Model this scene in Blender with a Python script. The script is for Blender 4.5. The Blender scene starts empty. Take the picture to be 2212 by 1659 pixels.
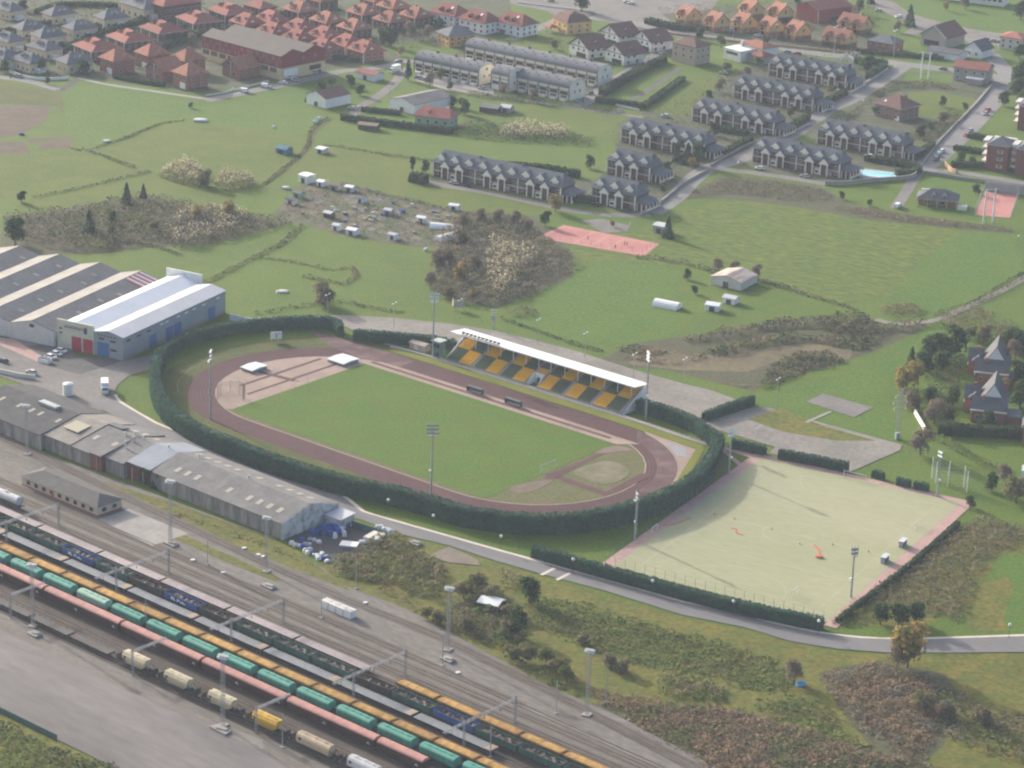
HAZE = 0.000085
import bpy,math,random
import numpy as np
from mathutils import Vector,Matrix
random.seed(7); rng = np.random.default_rng(11)
S = bpy.context.scene; COL = S.collection
R = math.radians
# ---------------------------------------------------------------- camera (fitted to the running track, the trains and the masts)
FOC,PITCH,ROLL,CAMH = 5929.48,0.3440176,0.0374459,313.166
PW,PH = 2212.0,1659.0
_cp,_sp,_c,_s = math.cos(PITCH),math.sin(PITCH),math.cos(ROLL),math.sin(ROLL)
FW = Vector((0,_cp,-_sp)); _up = Vector((0,_sp,_cp)); _rt = Vector((1,0,0))
RT = _c*_rt + _s*_up; UP = -_s*_rt + _c*_up
CAM = Vector((0,0,CAMH))
def G(u,v,z=0.0):
    """survey: the point at height z seen at (u, v) of the photograph"""
    d = FW + RT*((u-PW/2)/FOC) - UP*((v-PH/2)/FOC)
    return CAM + d*((z-CAMH)/d.z)
def T(i,j,x,y,z=0.0): return G(737.333*i+x/3.0,553.0*j+y/3.0,z)
def TL(i,j,pts,z=0.0): return [T(i,j,x,y,z) for x,y in pts]
def DL(pts,z=0.0): return [G(x,y,z) for x,y in pts]
cd = bpy.data.cameras.new('camera'); cam = bpy.data.objects.new('camera',cd); COL.objects.link(cam)
cd.sensor_fit = 'HORIZONTAL'; cd.sensor_width = 36; cd.lens = FOC/PW*36
cd.clip_start = 1; cd.clip_end = 12000
M = Matrix((RT,UP,-FW)).transposed().to_4x4(); M.translation = CAM
cam.matrix_world = M; S.camera = cam
# local frames: stadium and railway
SA = -0.67818; SO = Vector((-27.73,830.81,0))
RA = R(-40.64); RO = Vector((-47.187,661.07,0))
def frame(o,a,x,y,z=0.0): return Vector((o.x+x*math.cos(a)-y*math.sin(a),o.y+x*math.sin(a)+y*math.cos(a),z))
def ST(x,y,z=0.0): return frame(SO,SA,x,y,z)
def RL(x,y,z=0.0): return frame(RO,RA,x,y,z)
def rl(p):
    d = p-RO; return (d.x*math.cos(RA)+d.y*math.sin(RA),-d.x*math.sin(RA)+d.y*math.cos(RA))
# ---------------------------------------------------------------- materials
MATS = {}
def mat(name,a,b=None,s=0.3,rough=0.9,fine=0.2,fs=2.0,spec=0.25,world=False,island=0.0,orand=0.0,rot=0.0,stretch=(1,1,1),
        mid=None,ms=0.12,mfac=0.5,metal=0.0,lo=0.38,hi=0.62,trans=0.0,detail=4.0):
    if name in MATS: return MATS[name]
    m = bpy.data.materials.new(name); m.use_nodes = True; nt = m.node_tree; N = nt.nodes; Lk = nt.links.new
    bs = N['Principled BSDF']; bs.inputs['Roughness'].default_value = rough; bs.inputs['Specular IOR Level'].default_value = spec; bs.inputs['Metallic'].default_value = metal
    def c4(c): return (c[0],c[1],c[2],1)
    def rgb(c):
        n = N.new('ShaderNodeRGB'); n.outputs[0].default_value = c4(c); return n.outputs[0]
    if world: src = N.new('ShaderNodeNewGeometry').outputs['Position']
    else: src = N.new('ShaderNodeTexCoord').outputs['Object']
    mp = N.new('ShaderNodeMapping'); mp.vector_type = 'TEXTURE'; mp.inputs['Rotation'].default_value = (0,0,rot); mp.inputs['Scale'].default_value = stretch; Lk(src,mp.inputs['Vector'])
    vec = mp.outputs['Vector']
    def noise(sc,det=4.0):
        n = N.new('ShaderNodeTexNoise'); n.inputs['Scale'].default_value = sc; n.inputs['Detail'].default_value = det; n.inputs['Roughness'].default_value = 0.6; Lk(vec,n.inputs['Vector']); return n.outputs['Fac']
    def rng_(v,l0,h0,l1,h1):
        n = N.new('ShaderNodeMapRange'); n.inputs['From Min'].default_value = l0; n.inputs['From Max'].default_value = h0; n.inputs['To Min'].default_value = l1; n.inputs['To Max'].default_value = h1; Lk(v,n.inputs['Value']); return n.outputs['Result']
    def mix(f,x,y,typ='MIX'):
        n = N.new('ShaderNodeMix'); n.data_type = 'RGBA'; n.blend_type = typ
        if isinstance(f,float): n.inputs[0].default_value = f
        else: Lk(f,n.inputs[0])
        Lk(x,n.inputs[6]); Lk(y,n.inputs[7]); return n.outputs[2]
    col = rgb(a)
    if b: col = mix(rng_(noise(s,detail),lo,hi,0,1),col,rgb(b))
    if mid: col = mix(rng_(noise(ms,5.0),0.45,0.68,0,mfac),col,rgb(mid))
    def scale(col,val):
        cb = N.new('ShaderNodeCombineColor')
        for k in range(3): Lk(val,cb.inputs[k])
        return mix(1.0,col,cb.outputs[0],'MULTIPLY')
    if fine: col = scale(col,rng_(noise(fs,3.0),0.25,0.75,1-fine,1+fine))
    if island: col = scale(col,rng_(N.new('ShaderNodeNewGeometry').outputs['Random Per Island'],0,1,1-island,1+island))
    if orand: col = scale(col,rng_(N.new('ShaderNodeObjectInfo').outputs['Random'],0,1,1-orand,1+orand))
    Lk(col,bs.inputs['Base Color'])
    MATS[name] = m; return m
# ---------------------------------------------------------------- mesh builder
class MB:
    def __init__(s): s.v = []; s.f = []; s.m = []; s.big = []
    def add(s,vs,fs,m=0):
        o = len(s.v); s.v += [tuple(x) for x in vs]; s.f += [tuple(i+o for i in f) for f in fs]; s.m += [m]*len(fs); return s
    def poly(s,pts,m=0): return s.add(pts,[tuple(range(len(pts)))],m)
    def box(s,cx,cy,z0,sx,sy,sz,rz=0.0,m=0):
        c,n = math.cos(rz),math.sin(rz); P = []
        for z in (z0,z0+sz):
            for x,y in ((-sx/2,-sy/2),(sx/2,-sy/2),(sx/2,sy/2),(-sx/2,sy/2)): P.append((cx+x*c-y*n,cy+x*n+y*c,z))
        return s.add(P,[(3,2,1,0),(4,5,6,7),(0,1,5,4),(1,2,6,5),(2,3,7,6),(3,0,4,7)],m)
    def prism(s,pts,z0,z1,m=0):
        n = len(pts); P = [(p[0],p[1],z0) for p in pts]+[(p[0],p[1],z1) for p in pts]
        return s.add(P,[tuple(range(n))[::-1],tuple(range(n,2*n))]+[(i,(i+1) % n,n+(i+1) % n,n+i) for i in range(n)],m)
    def ex(s,prof,a0,a1,axis='x',m=0):
        """profile of (across, z) points extruded along an axis"""
        n = len(prof); P = []
        for a in (a0,a1): P += [((a,y,z) if axis == 'x' else (y,a,z)) for y,z in prof]
        return s.add(P,[tuple(range(n))[::-1],tuple(range(n,2*n))]+[(i,(i+1) % n,n+(i+1) % n,n+i) for i in range(n)],m)
    def tube(s,p,q,r,r2=None,n=6,m=0):
        p,q = Vector(p),Vector(q); r2 = r if r2 is None else r2; d = (q-p).normalized()
        a = d.orthogonal().normalized(); b = d.cross(a); P = []
        for c,rr in ((p,r),(q,r2)):
            for k in range(n):
                t = 2*math.pi*k/n; P.append(c+a*rr*math.cos(t)+b*rr*math.sin(t))
        return s.add(P,[tuple(range(n))[::-1],tuple(range(n,2*n))]+[(i,(i+1) % n,n+(i+1) % n,n+i) for i in range(n)],m)
    def slab(s,pts,th,m=0):
        """thick sheet under a planar polygon"""
        n = len(pts); P = [tuple(p) for p in pts]+[(p[0],p[1],p[2]-th) for p in pts]
        return s.add(P,[tuple(range(n)),tuple(range(n,2*n))[::-1]]+[(i,n+i,n+(i+1) % n,(i+1) % n) for i in range(n)],m)
    def mesh(s,mats,name='mesh'):
        me = bpy.data.meshes.new(name); me.from_pydata(s.v,[],s.f); mats = mats if isinstance(mats,(list,tuple)) else [mats]
        for x in mats: me.materials.append(x)
        if len(mats) > 1: me.polygons.foreach_set('material_index',s.m)
        me.update(); return me
    def build(s,name,mats,parent=None,loc=(0,0,0),rz=0.0,smooth=False):
        me = s.mesh(mats,name); o = bpy.data.objects.new(name,me); COL.objects.link(o); o.parent = parent; o.location = loc; o.rotation_euler = (0,0,rz)
        if smooth:
            for p in me.polygons: p.use_smooth = True
        return o
def tag(o,label,cat,group=None,kind=None):
    o['label'] = label; o['category'] = cat
    if group: o['group'] = group
    if kind: o['kind'] = kind
    return o
def thing(name,label,cat,loc=(0,0,0),rz=0.0,group=None):
    o = bpy.data.objects.new(name,None); COL.objects.link(o); o.location = loc; o.rotation_euler = (0,0,rz); o.empty_display_size = .5
    return tag(o,label,cat,group)
def dup(root,label=None,loc=None,rz=None,group=None,sc=None):
    r = root.copy(); COL.objects.link(r)
    if loc is not None: r.location = loc
    if rz is not None: r.rotation_euler = (0,0,rz)
    if sc is not None: r.scale = sc if isinstance(sc,(tuple,list)) else (sc,sc,sc)
    if label: r['label'] = label
    if group: r['group'] = group
    for ch in root.children:
        c = ch.copy(); COL.objects.link(c); c.parent = r
        for g in ch.children:
            d = g.copy(); COL.objects.link(d); d.parent = c
    return r
def struct(o,label=None): 
    o['kind'] = 'structure'
    if label: o['label'] = label
    return o
ORD = ['first','second','third','fourth','fifth','sixth','seventh','eighth','ninth','tenth','eleventh','twelfth','thirteenth','fourteenth','fifteenth','sixteenth','seventeenth','eighteenth','nineteenth','twentieth']
# ---------------------------------------------------------------- sheets, ribbons
LAID = []
def layer(pts):
    """height for a new ground sheet: 4 mm above the highest sheet its bounds overlap"""
    b = (min(p[0] for p in pts),max(p[0] for p in pts),min(p[1] for p in pts),max(p[1] for p in pts)); z = 0.004
    for q,h in LAID:
        if b[0] < q[1] and q[0] < b[1] and b[2] < q[3] and q[2] < b[3]: z = max(z,h+.004)
    LAID.append((b,z)); return z
def smooth_path(pts,k=6,closed=False):
    P = [Vector((p[0],p[1],0)) for p in pts]; n = len(P); out = []
    for i in range(n if closed else n-1):
        if closed: p0,p1,p2,p3 = P[i-1],P[i],P[(i+1) % n],P[(i+2) % n]
        else: p0,p1,p2,p3 = P[max(i-1,0)],P[i],P[i+1],P[min(i+2,n-1)]
        for j in range(k):
            t = j/k; out.append(0.5*((2*p1)+(p2-p0)*t+(2*p0-5*p1+4*p2-p3)*t*t+(3*p1-p0-3*p2+p3)*t**3))
    if not closed: out.append(P[-1])
    return out
def normals(P,closed=False):
    n = len(P); out = []
    for i in range(n):
        if closed: d = P[(i+1) % n]-P[i-1]
        else: d = P[min(i+1,n-1)]-P[max(i-1,0)]
        d = Vector((d[0],d[1],0)).normalized(); out.append(Vector((-d.y,d.x,0)))
    return out
def sheet(name,pts,m,label=None,sm=0,z=None):
    """flat ground patch"""
    P = smooth_path(pts,sm,True) if sm else pts
    if z is None: z = layer(P)
    from mathutils.geometry import tessellate_polygon
    V = [Vector((p[0],p[1],z)) for p in P]; tri = tessellate_polygon([V])
    b = MB(); b.add(V,[tuple(t) if (V[t[1]]-V[t[0]]).cross(V[t[2]]-V[t[0]]).z > 0 else tuple(t)[::-1] for t in tri])
    return struct(b.build(name,m),label)
def ribbon(name,pts,w,m,label=None,sm=6,z=None,closed=False,off=0.0):
    if z is None: z = layer(pts)
    P = smooth_path(pts,sm,closed) if sm else [Vector((p[0],p[1],0)) for p in pts]; Nn = normals(P,closed)
    V = []; n = len(P)
    for i,(p,q) in enumerate(zip(P,Nn)):
        ww = w if not isinstance(w,(tuple,list)) else w[0]+(w[1]-w[0])*i/(n-1)
        a = p+q*(off+ww/2); c = p+q*(off-ww/2); V += [(a.x,a.y,z),(c.x,c.y,z)]
    F = [(2*i,2*i+1,2*i+3,2*i+2) for i in range(n-1)]
    if closed: F.append((2*n-2,2*n-1,1,0))
    b = MB(); b.add(V,F); return struct(b.build(name,m),label)
def kerbline(pts,w,h,sm=6,closed=False,off=0.0,z0=0.0,mb=None,m=0):
    """low extruded strip along a path (kerbs, walls)"""
    P = smooth_path(pts,sm,closed) if sm else [Vector((p[0],p[1],0)) for p in pts]; Nn = normals(P,closed); b = mb or MB(); V = []; n = len(P)
    for p,q in zip(P,Nn):
        a = p+q*(off+w/2); c = p+q*(off-w/2); V += [(a.x,a.y,z0),(c.x,c.y,z0),(c.x,c.y,z0+h),(a.x,a.y,z0+h)]
    F = []
    for i in range(n if closed else n-1):
        o,k = 4*i,4*((i+1) % n)
        F += [(o+3,o+2,k+2,k+3),(o+2,o+1,k+1,k+2),(o,o+3,k+3,k)]
    if not closed: F += [(0,1,2,3),(4*n-1,4*n-2,4*n-3,4*n-4)]
    return b.add(V,F,m)
# ---------------------------------------------------------------- foliage
def vnoise(x,y,seed=0):
    r = np.random.default_rng(seed); g = r.random((64,64)); xi = np.floor(x).astype(int); yi = np.floor(y).astype(int); fx = x-xi; fy = y-yi
    fx = fx*fx*(3-2*fx); fy = fy*fy*(3-2*fy); a = g[xi % 64,yi % 64]; b = g[(xi+1) % 64,yi % 64]; c = g[xi % 64,(yi+1) % 64]; d = g[(xi+1) % 64,(yi+1) % 64]
    return (a*(1-fx)+b*fx)*(1-fy)+(c*(1-fx)+d*fx)*fy
def leaves_mesh(name,P,Nrm,size,mats,midx=None,jit=0.6,extra=None,aspect=1.0,upright=0.0):
    """one small quad per point, roughly facing Nrm"""
    n = len(P); nn = Nrm+rng.normal(0,jit,(n,3)); nn /= np.linalg.norm(nn,axis=1)[:,None]+1e-9
    t = rng.normal(0,1,(n,3)); t[:,2] += upright*3; t -= nn*np.sum(t*nn,1)[:,None]; t /= np.linalg.norm(t,axis=1)[:,None]+1e-9; b = np.cross(nn,t)
    sz = (size if np.ndim(size) else np.full(n,size))*rng.uniform(.6,1.3,n); t *= (sz*aspect)[:,None]/2; b *= sz[:,None]/2
    V = np.stack([P-t-b*.6,P+t*.2-b,P+t+b*.5,P-t*.3+b],1).reshape(-1,3)
    nv = len(V); F = np.arange(nv).reshape(-1,4); mi = np.zeros(n,int) if midx is None else midx
    if extra is not None:
        ev,ef,em = extra; V = np.vstack([V,ev]); F = np.vstack([F,np.array(ef)+nv]); mi = np.concatenate([mi,np.full(len(ef),em)])
    me = bpy.data.meshes.new(name); me.vertices.add(len(V)); me.vertices.foreach_set('co',V.astype(np.float32).ravel()); nf = len(F)
    me.loops.add(nf*4); me.loops.foreach_set('vertex_index',F.astype(np.int32).ravel()); me.polygons.add(nf)
    me.polygons.foreach_set('loop_start',np.arange(0,nf*4,4,dtype=np.int32)); me.polygons.foreach_set('loop_total',np.full(nf,4,np.int32))
    for x in (mats if isinstance(mats,(list,tuple)) else [mats]): me.materials.append(x)
    me.polygons.foreach_set('material_index',mi.astype(np.int32)); me.update(calc_edges=True); me.validate(); return me
def obj(name,me,parent=None,loc=(0,0,0),rz=0.0):
    o = bpy.data.objects.new(name,me); COL.objects.link(o); o.parent = parent; o.location = loc; o.rotation_euler = (0,0,rz); return o
def inpoly(x,y,poly):
    r = np.zeros(len(x),bool); n = len(poly)
    for i in range(n):
        x1,y1 = poly[i][0],poly[i][1]; x2,y2 = poly[(i+1) % n][0],poly[(i+1) % n][1]
        c = ((y1 > y) != (y2 > y)) & (x < (x2-x1)*(y-y1)/((y2-y1) or 1e-9)+x1); r ^= c
    return r
def edgedist(x,y,poly):
    d = np.full(len(x),1e9); n = len(poly)
    for i in range(n):
        ax,ay = poly[i][0],poly[i][1]; bx,by = poly[(i+1) % n][0]-ax,poly[(i+1) % n][1]-ay
        t = np.clip(((x-ax)*bx+(y-ay)*by)/(bx*bx+by*by+1e-9),0,1); d = np.minimum(d,np.hypot(x-ax-t*bx,y-ay-t*by))
    return d
SEED = [100]
def thicket(name,label,poly,h,mats,dens=1.6,leaf=0.75,lump=3.5,cat='scrub',edge=2.0,kind='stuff',hmin=0.15,sm=3,wts=None,upright=0.3):
    """rough vegetation over a ground polygon: leaf clumps on an uneven canopy"""
    SEED[0] += 1; sd = SEED[0]; P = smooth_path(poly,sm,True) if sm else poly; P = [(p[0],p[1]) for p in P]
    xs = [p[0] for p in P]; ys = [p[1] for p in P]; x0,x1,y0,y1 = min(xs),max(xs),min(ys),max(ys); cx,cy = (x0+x1)/2,(y0+y1)/2
    dens = dens*2.1; leaf = leaf*.74; n = int((x1-x0)*(y1-y0)*dens); x = rng.uniform(x0,x1,n); y = rng.uniform(y0,y1,n)
    wob = (vnoise(x/2.2,y/2.2,sd+50)-.5)*edge*.9
    ok = inpoly(x,y,P); x,y,wob = x[ok],y[ok],wob[ok]; soft = kind == 'stuff'; e = edgedist(x,y,P)+wob*(1.5 if soft else 1); ok = (e > 0) & (rng.random(len(e)) < (np.clip(e/edge/1.6,.12,1) if soft else 1)); x,y,e = x[ok],y[ok],e[ok]
    def hf(x,y): return vnoise(x/lump,y/lump,sd)*.75+vnoise(x/(lump*.4),y/(lump*.4),sd+1)*.45
    q = hf(x,y); d = .3; gx = (hf(x+d,y)-q)/d*h; gy = (hf(x,y+d)-q)/d*h
    top = h*(hmin+(1-hmin)*np.clip(q*1.35-.25,0,1))*np.clip(e/edge/1.5,.06,1)**.7
    z = top*(1-rng.random(len(x))**3*.75); nr = np.stack([-gx,-gy,np.ones_like(gx)],1); nr /= np.linalg.norm(nr,axis=1)[:,None]
    k = len(mats); mi = vnoise(x/(lump*1.6),y/(lump*1.6),sd+2)+rng.normal(0,.13,len(x))
    if wts is None: mi = np.clip(((mi-.2)/.6*k).astype(int),0,k-1)
    else: mi = np.clip(np.searchsorted(np.cumsum(wts),np.clip((mi-.2)/.6,0,.999)),0,k-1)
    PT = np.stack([x-cx,y-cy,z],1); sz = np.full(len(x),leaf)
    if cat == 'pampas':                                             # pale plumes standing above the leaves
        mi = np.where(np.isin(mi,(2,3)),0,mi); q2 = (vnoise(x/1.6,y/1.6,sd+9)+rng.normal(0,.1,len(x)) > .36) & (e > .5); m2 = q2.sum()
        PT = np.vstack([PT,np.stack([x[q2]-cx,y[q2]-cy,top[q2]*rng.uniform(.85,1.25,m2)+.3],1)]); nr = np.vstack([nr,nr[q2]]); sz = np.concatenate([sz,np.full(m2,leaf*.85)]); mi = np.concatenate([mi,np.where(rng.random(m2) < .7,mats.index(lPampas) if lPampas in mats else 1,mats.index(lStraw) if lStraw in mats else 1)])
    me = leaves_mesh(name,PT,nr,sz,mats,mi,.34,None,1.0,upright)
    o = obj(name,me,None,(cx,cy,0)); tag(o,label,cat,None,kind); return o
def hedgerow(name,label,path,w,h,mats,leaf=0.7,dens=2.2,group=None,sm=4,cat='hedge'):
    """scruffy field hedge along a path: a thing"""
    P = smooth_path(path,sm); Nn = normals(P); poly = [p+q*w/2*random.uniform(.7,1.3) for p,q in zip(P,Nn)]+[p-q*w/2*random.uniform(.7,1.3) for p,q in reversed(list(zip(P,Nn)))]
    o = thicket(name,label,poly,h,mats,dens,leaf,2.5,cat,min(1.2,w*.4),'thing',.4,0); 
    if group: o['group'] = group
    return o
def hedge(name,label,path,w,h,m,leaf=0.45,dens=5.0,group=None,sm=4,closed=False,loc0=None,hv=.08):
    """clipped hedge: solid core and a skin of leaf tufts"""
    P = smooth_path(path,sm,closed) if sm else [Vector((p[0],p[1],0)) for p in path]
    o0 = sum(P,Vector())/len(P); P = [p-o0 for p in P]; Q = [P[0]]
    for p in P[1:]:
        k = max(1,int((p-Q[-1]).length/1.2)); a = Q[-1]
        for j in range(1,k+1): Q.append(a.lerp(p,j/k))
    Nn = normals(Q); prof = [(-.5,0),(-.52,.5),(-.44,.9),(-.25,1),(.25,1),(.44,.9),(.52,.5),(.5,0)]; V = []; np_ = len(prof)
    for i,(p,q) in enumerate(zip(Q,Nn)):
        hh = h*(1+random.uniform(-hv,hv)); ww = w*.93
        for a,z in prof:
            c = p+q*a*ww*random.uniform(.93,1.05); V.append((c.x,c.y,z*hh*.96))
    F = []
    for i in range(len(Q)-1):
        for j in range(np_-1): F.append((i*np_+j,i*np_+j+1,(i+1)*np_+j+1,(i+1)*np_+j))
    F += [(0,1,2,3),(0,3,4,7),(4,5,6,7)]; k = (len(Q)-1)*np_; F += [(k+3,k+2,k+1,k),(k+7,k+4,k+3,k),(k+7,k+6,k+5,k+4)]
    ln = sum((Q[i+1]-Q[i]).length for i in range(len(Q)-1)); n = int(ln*(2*h+w)*dens)
    qi = rng.integers(0,len(Q)-1,n); t = rng.random(n); A = np.array([tuple(q) for q in Q]); NN = np.array([tuple(q) for q in Nn])
    c = A[qi]*(1-t)[:,None]+A[qi+1]*t[:,None]; u = rng.random(n)*(2*h+w); side = np.where(u < h,-1.,np.where(u > h+w,1.,0.))
    z = np.where(side == 0,h*rng.uniform(.97,1.05,n),np.where(u < h,u,2*h+w-u)); off = np.where(side == 0,(u-h)/w-.5,side*.5)*w
    pos = c+NN[qi]*off[:,None]; pos[:,2] = z; nr = NN[qi]*side[:,None]; nr[:,2] += np.where(side == 0,1,.25)
    me = leaves_mesh(name,pos,nr,leaf,m,None,.5,(np.array(V),F,0),1.5,.8)
    o = obj(name,me,None,o0); tag(o,label,'hedge',group); return o
# ---------------------------------------------------------------- materials of the place
gA = mat('grass_green',(0.0543,0.106,0.0041),(0.0732,0.124,0.00477),s=.035,world=True,fine=0.33,fs=.9,mid=(0.092,0.121,0.00617),ms=.11,mfac=0.68)
gB = mat('grass_yellowish',(0.0771,0.112,0.00513),(0.0586,0.0992,0.00445),s=.03,world=True,fine=0.30,fs=.8,mid=(0.1,0.123,0.00718),ms=.09,mfac=0.75)
gC = mat('grass_lush',(0.0488,0.113,0.00512),(0.0643,0.125,0.00597),s=.04,world=True,fine=0.38,fs=.7,mid=(0.0863,0.124,0.00725),ms=.2,mfac=0.75)
gM = mat('grass_mottled',(0.0593,0.106,0.00578),(0.0828,0.117,0.00693),s=.12,world=True,fine=0.50,fs=.45,mid=(0.0967,0.121,0.00954),ms=.25,mfac=0.83,rot=R(-30),stretch=(2.2,1,1))
gD = mat('grass_rough',(0.0832,0.0903,0.0102),(0.139,0.118,0.0165),s=.09,world=True,fine=.45,fs=.6,mid=(0.0695,0.107,0.00935),ms=.16,mfac=.8)
gV = mat('grass_verge',(0.0512,0.0684,0.00626),(0.0766,0.0833,0.00856),s=.1,world=True,fine=.3,fs=.8)
gP = mat('grass_pitch',(0.0495,0.113,0.00163),(0.0638,0.124,0.00217),s=.06,world=True,fine=.3,fs=1.0,mid=(0.075,0.106,0.0029),ms=.11,mfac=.9)
gL = mat('grass_lawn_pale',(0.146,0.157,0.0104),(0.121,0.139,0.00887),s=.1,world=True,fine=.12,fs=1.0)
soil = mat('ploughed_soil',(.085,.062,.042),(.11,.082,.058),s=.1,world=True,fine=.3,fs=.6,rot=R(20),stretch=(3,1,1))
scrubg = mat('scrub_ground',(.058,.064,.026),(.080,.070,.038),s=.12,world=True,fine=.4,fs=.7,mid=(.06,.075,.026),ms=.1,mfac=.8)
asph = mat('asphalt',(.085,.083,.082),(.10,.098,.095),s=.1,world=True,fine=.15,fs=.6,mid=(.13,.125,.12),ms=.06,mfac=.4)
asphd = mat('asphalt_dark',(.055,.055,.056),(.07,.069,.068),s=.15,world=True,fine=.15,fs=.6)
asphl = mat('asphalt_pale',(.16,.15,.14),(.19,.175,.16),s=.08,world=True,fine=.15,fs=.6,mid=(.12,.115,.105),ms=.07,mfac=.6)
grav = mat('gravel_lot',(.235,.215,.19),(.195,.178,.158),s=.05,world=True,fine=.2,fs=.5,mid=(.14,.13,.112),ms=.045,mfac=.7)
conc = mat('concrete',(.30,.28,.255),(.25,.235,.215),s=.2,world=True,fine=.15,fs=.8)
concy = mat('concrete_yard',(.185,.168,.162),(.15,.138,.134),s=.06,world=True,fine=.16,fs=.35,mid=(.105,.095,.09),ms=.05,mfac=.75,rot=RA,stretch=(4,1,1))
kerbm = mat('kerb_stone',(.60,.53,.44),(.54,.48,.40),s=.4,world=True,fine=.15)
pinkp = mat('pink_paving',(.42,.27,.235),(.36,.235,.21),s=.15,world=True,fine=.15,fs=.8)
sandm = mat('sandy_clay',(.33,.245,.20),(.28,.21,.172),s=.1,world=True,fine=.15,fs=.8,mid=(.22,.165,.14),ms=.07,mfac=.6)
trackm = mat('running_track',(.062,.024,.029),(.074,.030,.034),s=.06,world=True,fine=.14,fs=.7,mid=(.09,.045,.048),ms=.09,mfac=.5)
trackw = mat('worn_track',(.115,.066,.068),(.08,.043,.047),s=.1,world=True,fine=.2,fs=.8,mid=(.23,.15,.13),ms=.12,mfac=.6)
trackd = mat('runway_rubber',(.085,.04,.04),(.105,.05,.05),s=.15,world=True,fine=.15)
turfm = mat('sanded_turf',(.300,.298,.175),(.32,.315,.195),s=.04,world=True,fine=.09,fs=.9,mid=(.275,.285,.16),ms=.05,mfac=.7,rot=R(-28),stretch=(4,1,1))
clay = mat('red_court',(.40,.16,.14),(.45,.20,.175),s=.08,world=True,fine=.1,fs=.6)
whitel = mat('white_line',(.55,.54,.50),fine=.1,world=True)
ballast = mat('ballast',(.085,.070,.058),(.11,.093,.078),s=.12,world=True,fine=.28,fs=.9,rot=RA,stretch=(5,1,1))
ballastd = mat('ballast_oily',(.062,.050,.042),(.085,.070,.058),s=.2,world=True,fine=.3,fs=.9,rot=RA,stretch=(5,1,1))
yardg = mat('yard_cinder',(.155,.14,.122),(.125,.112,.097),s=.07,world=True,fine=.3,fs=.7,mid=(.18,.165,.15),ms=.06,mfac=.7,rot=RA,stretch=(3,1,1))
railm = mat('rail_steel',(.15,.115,.095),(.2,.16,.14),s=.5,rough=.6)
white = mat('white_paint',(.78,.78,.76),(.70,.70,.68),s=.3,fine=.05,rough=.6)
offw = mat('off_white_paint',(.60,.58,.53),(.52,.50,.46),s=.3,fine=.08,rough=.8)
greym = mat('galvanised_steel',(.36,.38,.39),(.30,.32,.33),s=.4,fine=.1,rough=.5,metal=.2)
dark = mat('dark_glass',(.025,.028,.032),fine=0,rough=.2,spec=.5)
darkm = mat('dark_metal',(.05,.052,.055),(.07,.07,.07),s=.6,fine=.15,rough=.6)
# leaves
def leaf(n,a,b,isl=.17):
    q = lambda c: tuple(min(.9,x*k) for x,k in zip(c,(1.5,1.55,1.55)))
    m = mat('leaf_'+n,q(a),q(b),s=.22,fine=0,island=isl,world=False,spec=.1); nt = m.node_tree; bs = nt.nodes['Principled BSDF']
    tr = nt.nodes.new('ShaderNodeBsdfTranslucent'); mx = nt.nodes.new('ShaderNodeMixShader'); mx.inputs[0].default_value = .42; nt.links.new(bs.inputs['Base Color'].links[0].from_socket,tr.inputs['Color'])
    nt.links.new(bs.outputs[0],mx.inputs[1]); nt.links.new(tr.outputs[0],mx.inputs[2]); nt.links.new(mx.outputs[0],nt.nodes['Material Output'].inputs['Surface']); return m
lDark = leaf('dark',(.028,.046,.024),(.042,.064,.028)); lGreen = leaf('green',(.060,.092,.03),(.08,.112,.034)); lOlive = leaf('olive',(.095,.102,.038),(.12,.12,.05))
lBrown = leaf('brown',(.125,.090,.060),(.155,.118,.08)); lGrey = leaf('grey_twig',(.15,.13,.105),(.12,.105,.085)); lRed = leaf('bracken',(.18,.115,.072),(.21,.14,.09))
lStraw = leaf('straw',(.21,.175,.10),(.17,.145,.082)); lPampas = leaf('pampas',(.42,.37,.28),(.33,.29,.21),.3); lAut = leaf('autumn',(.24,.17,.055),(.19,.13,.05)); lCyp = leaf('cypress',(.034,.070,.050),(.044,.084,.055),.22)
lYel = leaf('bramble_green',(.11,.14,.04),(.14,.16,.05)); bark = mat('bark',(.09,.07,.055),(.12,.10,.08),s=1.0)
# ---------------------------------------------------------------- ground
b = MB(); k = 16
for i in range(k+1):
    for j in range(k+1): b.v.append((-2600+5200*i/k,-700+5200*j/k,0))
b.add([],[]); b.f = [(i*(k+1)+j,(i+1)*(k+1)+j,(i+1)*(k+1)+j+1,i*(k+1)+j+1) for i in range(k) for j in range(k)]; b.m = [0]*len(b.f)
struct(b.build('ground',gA),'green meadow land on the flat valley floor')
T00 = lambda *p: TL(0,0,p); T10 = lambda *p: TL(1,0,p); T20 = lambda *p: TL(2,0,p)
T01 = lambda *p: TL(0,1,p); T11 = lambda *p: TL(1,1,p); T21 = lambda *p: TL(2,1,p)
T02 = lambda *p: TL(0,2,p); T12 = lambda *p: TL(1,2,p); T22 = lambda *p: TL(2,2,p)
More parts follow.
